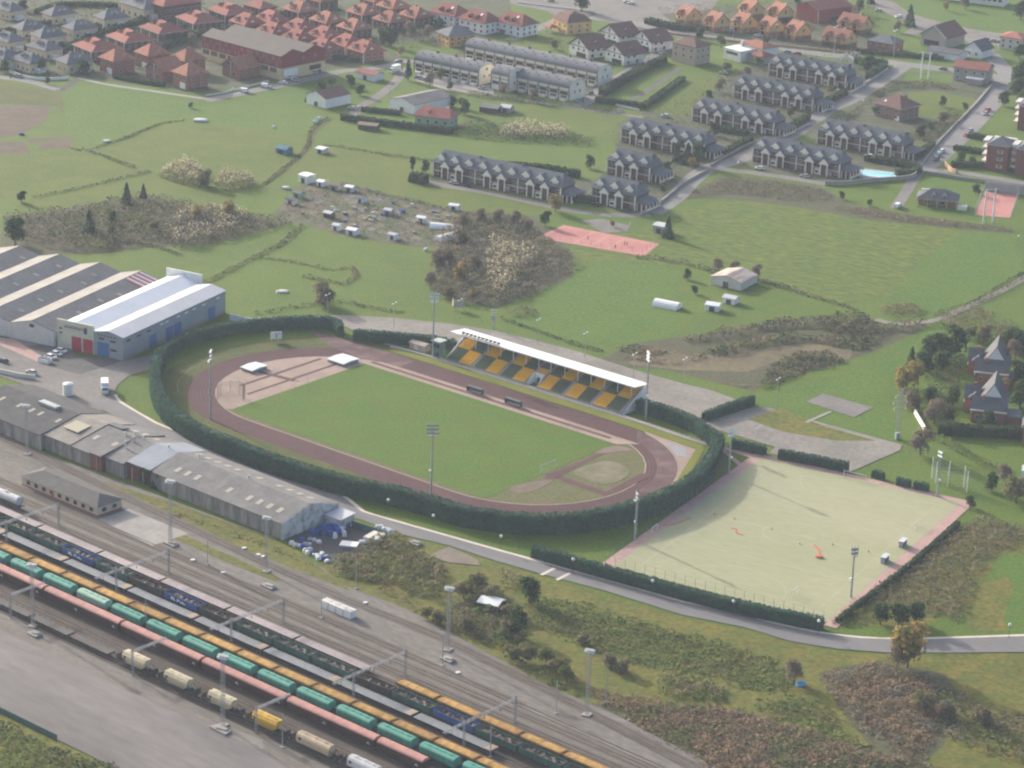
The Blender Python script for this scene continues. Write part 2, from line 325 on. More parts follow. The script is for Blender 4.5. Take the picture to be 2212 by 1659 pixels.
# fields
sheet('field',T00((-300,1030),(450,975),(870,1085),(960,1110),(600,1185),(250,1265),(-300,1310)),gB)
sheet('field',T00((600,990),(870,850),(1130,800),(1380,800),(1510,830),(1700,690),(2050,700),(2130,770),(2010,870),(1960,980),(1700,1195),(1400,1290),(1020,1120),(900,1085)),gB)
sheet('field',T00((1510,660),(1900,570),(2060,640),(2030,700),(2100,760),(1990,860),(1760,860),(1380,790),(1180,710)),gC)
sheet('field',T00((400,600),(520,540),(1330,640),(1180,700),(1240,760),(1050,810),(870,850),(600,970),(480,880),(420,760)),gC)
sheet('field',T00((100,1340),(700,1190),(1050,1150),(1500,1290),(1440,1330),(1280,1330),(960,1270),(780,1290),(640,1330),(300,1370)),gB)
sheet('field',T00((-400,560),(0,525),(400,600),(420,740),(360,690),(-300,660)),gV)
for q in (((-300,690),(200,680),(330,690),(300,770),(180,850),(60,890),(-300,880)),((-300,920),(160,920),(200,990),(-300,1010)),((260,935),(455,900),(460,960),(250,970)),((170,900),(470,890),(460,905),(190,930))): sheet('bare_soil',T00(*q),soil)
sheet('field',T10((-200,820),(0,830),(450,880),(1000,900),(1650,960),(1570,1120),(600,1030),(-250,950)),gA)
sheet('field',T10((900,690),(1100,690),(1850,750),(1800,800),(1660,880),(1450,850),(1100,770),(870,760)),gB)
sheet('field',T10((-300,960),(0,955),(570,1040),(430,1080),(450,1180),(1300,1330),(1320,1390),(1000,1370),(240,1250),(0,1180),(-350,1140)),gB)
sheet('field',T20((250,1280),(700,1340),(1200,1430),(2120,1520),(2212,1560),(2212,1659),(-1100,1700),(-150,1450)),gM)
sheet('field',T21((1800,-150),(2212,-150),(2190,180),(1640,370),(1480,340),(1300,300),(1560,30)),gC)
sheet('field',T21((-700,-20),(-20,-120),(1600,-100),(1400,250),(1020,320),(330,110),(-300,40)),gM)
sheet('field',T21((100,330),(330,230),(420,270),(540,240),(1130,350),(1000,380),(500,440),(100,520),(-500,480),(-900,440)),gA)
sheet('field',T11((1290,270),(1500,60),(1900,30),(2180,100),(2160,330),(2212,420),(2100,540),(1800,570),(1500,560),(1230,470),(1080,420)),gC)
sheet('field',T01((1100,170),(1680,10),(2150,90),(2212,20),(2212,110),(2060,150),(1540,180)),gA)
sheet('field',T11((-300,20),(-60,-300),(560,-20),(560,260),(480,370),(60,310),(-120,250),(100,100),(90,60)),gA)
sheet('field',T21((560,870),(1140,740),(1510,520),(1640,440),(1790,520),(1800,560),(1500,660),(1360,760),(1330,1000),(1420,1180),(1340,1200),(860,1070),(440,950)),gC)
sheet('field',T21((1090,1390),(1420,1260),(1650,1230),(2212,1420),(2212,1480),(1950,1420),(1900,1540),(1800,1590),(1200,1450)),gA)
sheet('field',T22((1950,440),(2000,310),(2100,265),(2400,260),(2400,790),(1850,780),(1800,740)),gC)
sheet('worn_grass',T22((1900,480),(2100,420),(2150,480),(2080,700),(2110,770),(1820,770)),gD)
# rough ground bottom right
sheet('rough_grass',T12((-100,170),(400,160),(700,230),(1300,420),(2212,680),(2950,850),(3300,920),(4600,910),(4700,1800),(2400,1800),(2000,1480),(1300,1120),(700,780),(-200,430)),gD)
sheet('rough_grass',T22((-100,700),(400,760),(900,900),(1100,940),(900,1080),(960,1250),(1080,1400),(1300,1560),(700,1480),(-50,1180),(-500,1100),(-700,900),(-300,800)),gD)
sheet('rough_grass',T22((1600,980),(2400,930),(2500,1659),(1900,1400),(1750,1150)),gD)
sheet('dry_scrub_ground',T22((-600,1240),(0,1240),(420,1290),(700,1400),(1100,1500),(1600,1640),(1600,1800),(-200,1750)),scrubg)
sheet('dry_scrub_ground',T22((880,1040),(1250,960),(1700,1050),(1800,1200),(1700,1500),(1500,1700),(1200,1500),(1000,1250)),scrubg)
sheet('dry_scrub_ground',T22((1700,150),(1900,60),(2300,100),(2300,260),(2050,280),(1860,640),(1500,740),(1150,740),(1000,690)),gD)
# scrub floors in the middle of the photograph
sheet('dry_scrub_ground',T00((20,1400),(300,1370),(780,1290),(960,1270),(1280,1330),(1700,1400),(1900,1440),(1400,1580),(1000,1600),(700,1640),(0,1659)),scrubg)
sheet('dry_scrub_ground',T10((700,1390),(1000,1380),(1250,1400),(1500,1640),(1500,1800),(1000,2000),(600,1900),(620,1560)),scrubg)
sheet('dry_scrub_ground',T21((-300,560),(30,520),(500,440),(850,400),(1200,390),(1300,460),(1580,430),(1560,480),(1180,640),(500,850),(460,880),(-100,740),(-600,700)),scrubg)
sheet('dry_grass',T21((-280,590),(60,650),(830,565),(1100,610),(1080,670),(700,650),(420,750),(0,740),(-350,700)),mat('dry_grass',(.15,.12,.065),(.10,.085,.045),s=.08,world=True,fine=.3,fs=.6))
# ---------------------------------------------------------------- stadium ground
def arc(cx,r,a0,a1,n=18): return [ST(cx+r*math.cos(R(a0+(a1-a0)*i/n)),r*math.sin(R(a0+(a1-a0)*i/n))) for i in range(n+1)]
HL = 43.95
sheet('stadium_grass',arc(HL,57,-90,50)+[ST(70,52),ST(-72,52)]+arc(-HL,57,128,270),gV)
def oval(ri,ro,name,m,lab=None,z=None):
    if z is None: z = layer([ST(-90,-46),ST(90,46),ST(-90,46),ST(90,-46)])
    A = arc(HL,1,-90,90)+arc(-HL,1,90,270); bb = MB(); n = len(A); V = []
    for i in range(n):
        c = ST(HL if i <= 18 else -HL,0); d = A[i]-c
        for r in (ri,ro): V.append((c.x+d.x*r,c.y+d.y*r,z))
    bb.add(V,[(2*i,2*i+1,(2*i+3) % (2*n),(2*i+2) % (2*n)) for i in range(n)]); return struct(bb.build(name,m),lab)
sheet('running_track',arc(HL,46.3,-90,90)+arc(-HL,46.3,90,270),trackm,'dark red oval running track round the football pitch')
sheet('worn_track',[ST(58,36.8)]+arc(HL,46.2,80,8,12)+arc(HL,40,5,70,8),trackw)
sheet('worn_track',[ST(-95,44),ST(-60,46),ST(-44,44.5),ST(-44,37),ST(-60,34),ST(-74,36),ST(-88,41)],trackw)
sheet('infield_grass',arc(HL,36.3,-90,90)+arc(-HL,36.3,90,270),mat('grass_infield',(.085,.098,.024),(.105,.10,.036),s=.1,world=True,fine=.3,fs=.8,mid=(.13,.105,.06),ms=.12,mfac=.8))
b = MB()
bb = oval(36.2,36.7,'track_kerb',sandm)
for r in range(1,8): oval(36.5+1.22*r,36.5+1.22*r+.11,'lane_line',mat('faded_line',(.20,.12,.12),(.12,.06,.065),s=.3,world=True))
sheet('sandy_clay',[ST(-54.6,-33)]+arc(-HL,36.2,250,105)+[ST(-52,36.2),ST(60,36.2),ST(54.6,30.8),ST(-54.6,30.8)],sandm)
sheet('dark_strip',[ST(-54,33),ST(50,33),ST(50,34.6),ST(-54,34.6)],trackd)
sheet('football_pitch',[ST(-54.6,-33.9),ST(54.2,-34.3),ST(54.2,30.8),ST(-54.6,30.8)],gP,'green football pitch inside the running track')
for q in (((-69,-15),(-60.9,-19),(-60,-17.8),(-68.3,-13.6)),):
    pass
sheet('runway',[ST(-69.4,-15),ST(-67.9,-15),ST(-67.8,24),ST(-69.3,24)],trackd); sheet('runway',[ST(-61.8,-19.5),ST(-60.4,-19.5),ST(-60.3,25),ST(-61.7,25)],trackd)
sheet('runway',[ST(-74,.2),ST(-74,-1.6),ST(-58.4,.2),ST(-57.6,2.2),ST(-60,2.4)],trackd)
sheet('runway',[ST(54.8,-5.5),ST(57.6,-9.6),ST(59.6,-8.8),ST(58.4,-.6),ST(56.8,24),ST(55.4,24),ST(55.6,.5)],trackd)
sheet('runway',[ST(57,-6.4),ST(79,-6.8),ST(79.4,-3.6),ST(57,-3.4)],trackd); sheet('runway',[ST(77.4,-6),ST(79.8,-2),ST(79,17.5),ST(75.4,16.5)],trackd)
sheet('bare_patch',[ST(53.6,-20.8),ST(58,-9),ST(60.2,-9.4),ST(60.6,-21),ST(57,-24)],mat('worn_clay',(.17,.125,.10),(.12,.10,.06),s=.25,world=True,fine=.2),sm=3); sheet('bare_patch',[ST(54.4,20),ST(57.6,23),ST(61,30.5),ST(54.6,29)],mat('clay_dark',(.16,.115,.095),(.19,.14,.115),s=.2,world=True),sm=3)
sheet('shot_sector',[ST(59.5,2.2),ST(60,12),ST(61.6,17.2),ST(67,17.6),ST(72.5,14),ST(74.6,7),ST(73,0),ST(66,0)],mat('sector_ash',(.19,.165,.115),(.115,.115,.05),s=.12,world=True,fine=.15),sm=3)
sheet('apron',[ST(54,46.4),ST(75.6,45.2),ST(82,31),ST(92,9),ST(90,7)]+arc(HL,46.4,9,75,10),sandm)
sheet('apron_lawn',[ST(74.6,50.3),ST(77.4,47),ST(93.5,12),ST(98,4),ST(92.5,7),ST(82,30.6),ST(75.2,45.8),ST(40,46.8),ST(-40,47),ST(-58,46.8),ST(-58,50),ST(-40,51.2),ST(40,51)],gL)
sheet('concrete_walk',[ST(-75,51),ST(-40,51.4),ST(40,51.2),ST(75.6,50.4),ST(76.5,52),ST(40,54),ST(-40,54.5)],mat('walk_concrete',(.33,.27,.235),(.29,.24,.21),s=.2,world=True))
sheet('long_jump_pit',[ST(65,43),ST(72.5,44),ST(77.5,38),ST(74,36.5)],mat('pit_grey',(.28,.28,.29),(.24,.24,.25),s=.2,world=True))
kerb1 = kerbline([ST(x,y) for x,y in ((-79.1,-33.7),(-87.5,-24.9),(-94.1,-7.2),(-91.7,11.2),(-82.4,32.4),(-74,44))],.25,.1)
struct(kerb1.build('path_kerb',asphl))
# ---------------------------------------------------------------- hockey turf
HA = R(-28.24); HO = G(1645,990)
def HK(x,y,z=0): return frame(HO,HA,x,-y,z)
sheet('pink_path',[HK(-3.4,-3),HK(70.4,-2.6),HK(70.2,107),HK(66.4,107),HK(67,0.2),HK(0,0),HK(-.6,104.5),HK(-4,104.5)],pinkp,'pink paved path round the hockey turf')
sheet('pink_path',TL(2,1,((225,1225),(510,1300),(490,1325),(230,1245))),pinkp); sheet('pink_path',TL(2,1,((230,1225),(400,1360),(375,1375),(225,1240))),pinkp)
sheet('hockey_turf',[HK(0,0),HK(67,0.2),HK(66.4,104.5),HK(-.6,103.5)],turfm,'pale sand-dressed hockey turf')
lin = mat('faint_white_line',(.40,.395,.27),(.345,.34,.215),s=.2,world=True)
def hline(pts,w=.2): ribbon('pitch_line',[HK(*p) for p in pts],w,lin,sm=0)
for q in ([(6,6),(61,6),(61,98),(6,98),(6,6)],[(6,52),(61,52)],[(6,29),(61,29)],[(6,75),(61,75)]): hline(q)
hline([(33.5+9*math.cos(t/12*math.pi),52+9*math.sin(t/12*math.pi)) for t in range(25)])
for y0,sg in ((6,1),(98,-1)): hline([(33.5-16.5*math.cos(t/14*math.pi),y0+sg*15*math.sin(t/14*math.pi)) for t in range(15)])
# ---------------------------------------------------------------- roads and lots
sheet('gravel_lot',T01((1600,400),(2100,388))+T11((0,385),(340,402),(700,440),(1000,485),(1500,610),(1900,740),(2212,828))+T21((180,870),(370,940),(150,1030),(100,1065),(0,1030))+T11((2150,1010),(1990,962),(1900,900),(1500,760),(900,580),(760,560),(600,512),(75,482))+T01((2200,440),(1900,432),(1620,452)),grav,'gravel lot and lane behind the grandstand')
sheet('gravel_lot',T21((130,1085),(460,980),(560,985),(780,1050),(1420,1225),(1410,1260),(1090,1400),(560,1280),(600,1240),(160,1110)),grav,'worn gravel pitch beside the hockey turf')
sheet('worn_grass',T21((420,1060),(640,990),(900,1100),(1250,1200),(1000,1200),(640,1140)),gD)
sheet('asphalt_pad',T21((800,945),(910,895),(1235,985),(1110,1048)),asphl,'grey asphalt rectangle on the lawn')
ribbon('path',T21((960,1010),(800,1080)),1.2,conc,sm=0)
sheet('asphalt_yard',T01((-500,420),(0,530),(430,570),(500,650),(800,680),(1080,625),(1400,480),(1590,420),(1620,450),(1400,510),(1150,600),(1030,720),(830,780),(760,840),(735,900),(770,950),(870,1010),(700,1010),(640,1000),(0,780),(-500,600)),asphl,'grey asphalt yard in front of the warehouses')
sheet('dark_yard',T01((130,590),(420,560),(500,650),(800,680),(520,770),(330,720)),asph)
sheet('pink_paving',T01((-300,480),(0,528),(100,545),(330,690),(250,690),(0,580),(-300,520)),pinkp)
up_ = T01((735,900),(770,950),(1000,1085),(1160,1150),(1500,1290),(1900,1435),(2212,1555))+T12((130,0),(330,60),(700,165),(1000,250),(1400,360),(1800,470),(2212,590))+T22((300,645),(600,730),(860,785),(1150,820),(1500,830),(2400,800))
dn_ = T01((600,960),(1000,1190),(1500,1400),(2212,1680))+T12((50,30),(150,60),(400,150),(700,220),(1000,320),(1300,405),(1700,510),(2212,670))+T22((400,750),(700,840),(1000,890),(1300,912),(1700,915),(2400,908))
sheet('road',up_+dn_[::-1],mat('road_asphalt',(.175,.17,.168),(.155,.15,.15),s=.08,world=True,fine=.1,fs=.5,rot=RA,stretch=(4,1,1)),'grey asphalt road round the outside of the stadium')
struct(kerbline(up_,1.5,.14,sm=2,off=.5).build('pavement',kerbm),'pale kerbed pavement along the stadium road')
for q in (((1285,408),(1375,362),(1395,370),(1305,415)),((1385,440),(1475,395),(1490,402),(1405,448))): sheet('speed_hump',T12(*q),kerbm)
sheet('dirt',T12((560,290),(700,225),(880,310),(900,350),(700,330)),mat('bare_dirt',(.20,.165,.13),(.16,.135,.105),s=.1,world=True,fine=.25))
sheet('dark_yard',TL(0,2,((1850,180),(2000,60),(2212,80)))+T12((60,60),(190,130),(330,140),(200,260),(0,330))+TL(0,2,((2130,330),(2000,260))),asphd)
# ---------------------------------------------------------------- grandstand
seatY = mat('seat_yellow',(.80,.44,.016),(.72,.39,.016),s=.5,fine=.1,rough=.6); seatG = mat('seat_green',(.085,.12,.07),(.10,.135,.08),s=.5,fine=.1,rough=.6)
seatP = mat('seat_purple',(.14,.08,.11),fine=.1); greenp = mat('dark_green_paint',(.03,.085,.06),(.04,.10,.07),s=.5,fine=.1,rough=.6)
g = thing('grandstand','long grandstand with yellow and green checkered seats under a white roof','grandstand',ST(-37.6,53),SA)
NR = 12
def zr(r): return .75+.47*r
edges = [0,1.2,12.2,13.6,24.6,26.0,36.6]; BL = [(0.9,11.5),(13.0,23.6),(25.1,35.2),(41.6,51.4),(53.0,63.4),(65.0,75.6)]
t = MB()
def tier(x0,x1,r0=0):
    pr = [(.2+r0,0)]
    for r in range(r0,NR): pr += [(.2+r,zr(r)),(1.2+r,zr(r))]
    t.ex(pr+[(12.2,0)],x0,x1)
tier(0,36.2); tier(36.2,40.6,5); tier(40.6,77); t.build('terrace',conc,g)
for x in (.45,12.25,24.35,35.7,41.1,52.2,64.2,76.3):
    st = MB()
    for r in range(NR):
        for k in (0,1): st.box(x,.45+r+k*.5,zr(r)-.01,.9,.48,.03+.2*k)
    st.build('aisle_stair',mat('step_grey',(.34,.33,.34),fine=.1),g)
for bi,(x0,x1) in enumerate(BL):
    xm = (x0+x1)/2
    for cx,(xa,xb) in enumerate(((x0,xm),(xm,x1))):
        for ro in (0,1):
            yel = (cx+ro) % 2 == 1 if bi < 3 else (cx+ro) % 2 == 0
            s_ = MB()
            for r in range(ro*6,ro*6+6):
                n = int((xb-xa)/.52)
                for k in range(n):
                    x = xa+(k+.5)*(xb-xa)/n; s_.box(x,.72+r,zr(r)+.38,.44,.46,.05); s_.box(x,.98+r,zr(r)+.42,.44,.05,.36); 
                s_.box(xm if 0 else (xa+xb)/2,.72+r,zr(r)+.01,xb-xa,.3,.35)
            o = s_.build('seat_block',seatY if yel else seatG,g); o['label'] = ('yellow' if yel else 'dark green')+' block of seats'
s_ = MB(); s2 = MB()
for r in range(5,NR):
    (s_ if r < 8 else s2).box(38.4,.75+r,zr(r)+.02,4.2,.55,.42)
o = s_.build('seat_block',seatY,g); o['label'] = 'yellow seats above the tunnel'; o = s2.build('seat_block',seatP,g); o['label'] = 'purplish seats above the tunnel'
tw = MB()
for x in (36.3,40.5): tw.ex([(.6,0),(5.0,0),(5.0,3.6),(4.2,3.6)],x-.12,x+.12)
tw.box(38.4,4.9,0,4.0,.2,3.7); tw.build('tunnel_wall',white,g)
MB().box(38.2,4.78,.02,1.4,.06,2.2).build('tunnel_door',greenp,g)
sw = MB()
sw.ex([(0.2,0),(12.6,0),(12.6,6.9),(11.6,6.9)],77.02,77.3); sw.build('side_wall',white,g); sw = MB(); sw.ex([(0.2,0),(12.6,0),(12.6,6.9),(11.6,6.9)],-.3,-.02); sw.build('side_wall',white,g)
MB().box(77.33,9.2,.02,.05,1.4,2.3).build('door',darkm,g)
bw = MB(); bw.box(38.5,12.75,0,77.6,.25,7.0); bw.build('back_wall',offw,g)
rf = MB(); rf.ex([(4.6,9.15),(12.6,8.35),(12.6,8.1),(4.6,8.75)],-1.5,78.6); rf.build('roof',mat('roof_white',(.82,.81,.78),(.76,.75,.72),s=.15,fine=.06,rough=.6),g)
for k in range(14):
    x = 2+k*5.62
    if k == 7: x -= .4
    MB().tube((x,7.7,zr(7)-.05),(x,7.7,8.55),.16,n=6).build('column',white,g)
lt = MB()
for k in range(10):
    x = 3.5+k*1.75; lt.box(x,5.25,9.08,.12,.3,1.1); lt.box(x+.7,5.25,9.5,.9,.12,.55)
lt.box(11.6,5.25,9.15,17.4,.12,.12); lt.box(11.6,5.25,10.1,17.4,.12,.12); lt.build('roof_frame',darkm,g)
rl_ = MB()
for k in range(31): rl_.box(.4+k*2.54,.1,0,.06,.06,1.05)
rl_.box(38.5,.1,1.0,77,.06,.06); rl_.box(38.5,.1,.55,77,.05,.05); rl_.build('railing',greenp,g)
# low wall with rail in front of the stand
b = MB(); kerbline([ST(-60,50.2),ST(-40,51.9),ST(40,51.7),ST(60,50.6),ST(75.5,50.4)],.2,.5,mb=b,sm=3)
for k in range(60):
    p = ST(-42+k*2.0,51.75); b.box(p.x,p.y,.5,.07,.07,.55,SA)
kerbline([ST(-40,51.9),ST(40,51.7),ST(75.5,50.45)],.07,.06,z0=1.0,mb=b,sm=3)
tag(b.build('rail_fence',offw),'low white rail fence between the track and the grandstand','fence')
# ---------------------------------------------------------------- floodlights and lamps
lampw = mat('lamp_glass',(.75,.78,.80),fine=.05,rough=.25,spec=.5); steel = greym
def floodmast(H=22.5,rows=3,cols=4,wide=3.6):
    t = thing('floodlight_mast','','floodlight')
    MB().tube((0,0,0),(0,0,H-1.2),.32,.17,8).build('pole',steel,t)
    f = MB()
    for r in range(rows): f.box(0,0,H-2.4+r*1.25,wide,.14,.14)
    for x in (-wide/2,0,wide/2): f.box(x,.05,H-2.6,.12,.12,2.9)
    f.box(0,.45,H-2.7,wide*.8,.9,.08); hf = f.build('head_frame',steel,t)
    lm = MB().box(0,0,0,.72,.5,.62); lm.box(0,-.27,.04,.62,.06,.54,0,1); lme = lm.mesh([steel,lampw],'floodlight')
    for r in range(rows):
        for c in range(cols): o = obj('floodlight',lme,hf,(-wide/2+wide*(c+.5)/cols,-.25,H-2.35+r*1.25)); o.rotation_euler = (R(-25),0,0)
    MB().box(.5,0,H*.36,.7,.5,.5).build('junction_box',white,t)
    ld = MB()
    for x in (-.2,.2): ld.box(x,-.45,2,.05,.05,H-5)
    ld.build('ladder',steel,t)
    return t
fm = floodmast()
def aim(p,q): return math.atan2(q.y-p.y,q.x-p.x)+math.pi/2
for i,(uv,lab) in enumerate((((931,1072),'tall floodlight mast on the near side of the running track'),((455,905),'tall floodlight mast by the near curve of the track, beside the throwing cage'),((935,770),'tall floodlight mast behind the green judging booth at the end of the grandstand'),((1395,905),'tall floodlight mast beside the white end wall of the grandstand'))):
    p = G(*uv); o = fm if i == 0 else dup(fm); o.location = p; o.rotation_euler = (0,0,aim(p,ST(0,0))); o['label'] = lab; o['group'] = 'floodlight masts of the stadium'
hm_ = floodmast(15.5,2,3,2.0)
for i,(uv,lab) in enumerate((((1371,1168),'thin floodlight mast by the pink path between hedge and hockey turf, nearest the road'),((1574,1026),'thin floodlight mast beside the triangle of pink paths at the hockey turf corner'),((1838,1291),'thin floodlight mast on the pink path near the two grey shelters'),((2024,1073),'thin floodlight mast in front of the tall netted throwing cage'))):
    p = G(*uv); o = hm_ if i == 0 else dup(hm_); o.location = p; o.rotation_euler = (0,0,aim(p,HK(33,52))); o['label'] = lab; o['group'] = 'floodlight masts of the hockey turf'
def streetlamp(H=9.0,double=True):
    t = thing('street_lamp','','street lamp'); MB().tube((0,0,0),(0,0,H),.13,.07,6).build('pole',steel,t)
    for s in ((-1,1) if double else (1,)):
        b = MB(); b.tube((0,0,H-.1),(s*.9,0,H+.25),.05,n=4); b.box(s*1.15,0,H+.18,.95,.34,.2); b.build('lamp_head',white,t)
    return t
sl0 = streetlamp()
LP = [(0,1,2122,408,'in front of the brown bush on the lane'),(1,1,340,465,'on the lane just left of the tall mast'),(1,1,766,442,'in front of the pale board by the thicket'),(1,1,1272,572,'behind the middle of the grandstand roof'),(1,1,1576,662,'behind the right half of the grandstand roof'),(1,1,1892,800,'behind the right end of the grandstand roof'),(2,1,5,832,'on the gravel lot edge right of the far mast'),(2,1,607,965,'at the corner of the worn gravel pitch')]
for i,(a,c,x,y,lab) in enumerate(LP):
    o = sl0 if i == 0 else dup(sl0); o.location = T(a,c,x,y); o.rotation_euler = (0,0,SA+R(100)); o['label'] = 'twin-headed street lamp '+lab; o['group'] = 'street lamps along the lane behind the stand'
def globe():
    t = thing('globe_lamp','','street lamp'); MB().tube((0,0,0),(0,0,3.9),.07,.05,6).build('pole',darkm,t)
    b = MB()
    for a in range(4):
        for k in range(8):
            pass
    me = bpy.data.meshes.new('globe'); import bmesh
    bm = bmesh.new(); bmesh.ops.create_uvsphere(bm,u_segments=12,v_segments=8,radius=.46); bm.to_mesh(me); bm.free(); me.materials.append(white)
    for p in me.polygons: p.use_smooth = True
    o = obj('globe',me,t,(0,0,4.2)); return t
gl0 = globe()
GLB = [(1,1,305,1580,'below the big hedge, first past the long warehouse'),(1,2,597,22,'below the big hedge where the road starts to straighten'),(1,2,1036,156,'on the grass left of the hockey hedge'),(1,2,1504,306,'in front of the hockey hedge opposite the speed humps'),(1,2,2018,446,'in front of the middle of the hockey hedge'),(2,2,330,578,'in front of the hockey hedge toward its far end'),(2,2,884,706,'at the end of the hockey hedge by the pink path'),(2,2,1484,746,'by the dark shrubs along the pavement'),(2,2,2122,730,'by the green field at the road bend')]
for i,(a,c,x,y,lab) in enumerate(GLB):
    p = T(a,c,x,y,4.2); p.z = 0; o = gl0 if i == 0 else dup(gl0); o.location = p; o['label'] = 'white globe lamp '+lab; o['group'] = 'globe lamps along the stadium road'
# ---------------------------------------------------------------- goals, mats, cages, booths
netm = mat('net_cord',(.45,.45,.43),fine=0)
def goal(name,w,h,d,lab,loc,rz,grp=None):
    t = thing(name,lab,'goal',loc,rz,grp); b = MB(); r = .075
    for x in (-w/2,w/2): b.tube((x,0,0),(x,0,h),r,n=6)
    b.tube((-w/2,0,h),(w/2,0,h),r,n=6); b.build('goal_frame',white,t); n = MB()
    for x in (-w/2,w/2): n.tube((x,0,h),(x,d,0),.03,n=4); n.tube((x,0,.02),(x,d,.02),.03,n=4)
    n.tube((-w/2,d,.02),(w/2,d,.02),.03,n=4)
    for k in range(1,8): n.tube((-w/2+w*k/8,.05,h),(-w/2+w*k/8,d,.05),.012,n=3)
    for k in range(1,5): n.tube((-w/2,d*k/5,h*(1-k/5)),(w/2,d*k/5,h*(1-k/5)),.012,n=3)
    n.build('net',netm,t); return t
goal('goal',7.32,2.44,1.6,'white football goal at the stand-side end by the runway crossing',ST(52.8,-1.9),SA-math.pi/2,'football goals in the stadium'); 
goal('goal',7.32,2.44,1.6,'white football goal at the sandy end by the landing mats',ST(-54.2,-1.3),SA+math.pi/2,'football goals in the stadium')
goal('goal',7.3,2.4,1.4,'white football goal standing on the far long side of the hockey turf',T(2,1,1112,1452),HA)
goal('goal',5,2,1,'white goal frame standing on the worn gravel pitch',T(2,1,490,1145),R(62))
goal('goal',3.6,2.1,1.2,'small white goal on the hockey turf near the road-side corner',T(2,2,728,540),R(60)); goal('goal',3.6,2.1,1.2,'small white goal lying by the far right edge of the hockey turf',T(2,2,1518,105),R(60))
goal('goal',3.6,2.1,1.2,'small white goal in the hedge shadow at the left edge of the hockey turf',T(1,2,2030,130),R(61))
coverw = mat('cover_white',(.58,.62,.60),(.66,.68,.66),s=.3,fine=.06,rough=.6); matg = mat('mat_grey',(.22,.25,.26),(.18,.21,.22),s=.5)
for (x,y,sx,sy,lab) in ((-77,-.2,5.2,7.2,'smaller landing mat under a whitish lid near the track curve'),(-61,27,7.4,7.6,'bigger landing mat under a whitish lid by the pitch corner')):
    t = thing('landing_mat',lab,'landing mat',ST(x,y),SA,'covered landing mats'); MB().box(0,0,0,sx,sy,.95).build('mat',matg,t)
    b = MB(); b.ex([(-sy/2-.25,.97),(-sy/2-.25,1.2),(0,1.55),(sy/2+.25,1.2),(sy/2+.25,.97)],-sx/2-.25,sx/2+.25); b.build('cover',coverw,t)
for k in range(5):
    o = MB().box(-.5,0,0,.06,.5,.05).box(.5,0,0,.06,.5,.05).box(-.5,.2,0,.06,.06,.95).box(.5,.2,0,.06,.06,.95).box(0,.2,.85,1.2,.05,.14).build('hurdle',white,None,ST(-72+k*.5,5.5-k*1.0),SA+.3)
    tag(o,ORD[k]+' white hurdle from the smaller landing mat, on the sandy clay','hurdle','hurdles by the landing mat')
t = thing('throwing_cage','net throwing cage with grey posts on the sandy clay inside the track','throwing cage',ST(-61.5,-26),SA)
pts = [(-3,-4),(-4.2,-1),(-3.5,2.5),(-1,4.2),(2.2,3.6),(3.8,1)]
for x,y in pts: MB().tube((x,y,0),(x,y,5.2),.08,n=5).build('post',steel,t)
n = MB(); dn = mat('net_dark',(.13,.13,.13),fine=0)
for (x,y),(x2,y2) in zip(pts,pts[1:]):
    for k in range(9): a = k/9; n.box(x+(x2-x)*a,y+(y2-y)*a,0.05,.03,.03,4.9)
    for z in (.1,1,2,3,4,4.9): n.tube((x,y,z),(x2,y2,z),.02,n=3)
n.build('net',dn,t)
t = thing('throwing_cage','tall pale netted throwing cage on grass beyond the hockey turf','throwing cage',T(2,1,1740,1500),HA)
pp = [(-8,4),(-5.5,1),(-2.2,3.5),(-1.2,0),(3.2,2.2),(5.6,-1.5)]
for x,y in pp: MB().tube((x,y,0),(x,y,7.2),.1,n=5).build('post',white,t)
n = MB()
for (x,y),(x2,y2) in zip(pp,pp[1:]):
    for k in range(8): a = k/8; n.box(x+(x2-x)*a,y+(y2-y)*a,.05,.035,.035,6.3)
    for z in (.3,1.4,2.6,3.8,5,6.3): n.tube((x,y,z),(x2,y2,z),.025,n=3)
n.build('net',netm,t)
for x,lab in ((-8.8,'dark green team dugout toward the judging booth, at the pitch edge'),(7.8,'dark green team dugout toward the white end wall, at the pitch edge')):
    t = thing('dugout',lab,'dugout',ST(x,35.5),SA,'team dugouts'); b = MB(); b.ex([(.9,0),(.9,1.9),(-.5,2.15),(-.75,1.9),(.75,1.75),(.75,0)],-3.2,3.2); b.box(-3.2,.1,0,.08,1.4,1.9); b.box(3.2,.1,0,.08,1.4,1.9); b.build('shell',mat('dugout_grey',(.10,.12,.115),(.13,.15,.14),s=.6),t)
    MB().box(0,.45,0,6,.45,.45).build('bench',offw,t)
t = thing('judging_booth','tall pale green booth with a flat roof at the left end of the stand','booth',ST(-41.8,55),SA)
b = MB(); b.box(0,0,0,3.0,3.0,5.6); b.build('body',mat('pale_green_paint',(.12,.19,.15),(.15,.22,.175),s=.5,fine=.1),t); MB().box(0,0,5.65,4.0,4.0,.3).build('roof',mat('roof_palegreen',(.40,.47,.42),fine=.08),t)
for sx in (-.8,.8): MB().box(sx,-1.53,3.6,1.2,.06,1.2).build('window',dark,t)
MB().box(1.0,-2.2,0,.9,1.4,2.2).build('stair',greenp,t)
t = thing('equipment_hut','low beige hut with a tan lid behind the judging booth','hut',T(1,1,510,605),SA); MB().box(0,0,0,7,3.2,2.1).build('body',mat('hut_beige',(.40,.32,.26),(.46,.37,.30),s=.5),t); b = MB(); b.ex([(-1.9,2.12),(-1.9,2.25),(0,2.9),(1.9,2.25),(1.9,2.12)],-3.7,3.7); b.build('roof',mat('hut_roof',(.34,.27,.21),(.42,.33,.26),s=.4),t); MB().box(-.5,-1.64,.05,1.8,.07,1.9).build('door',offw,t)
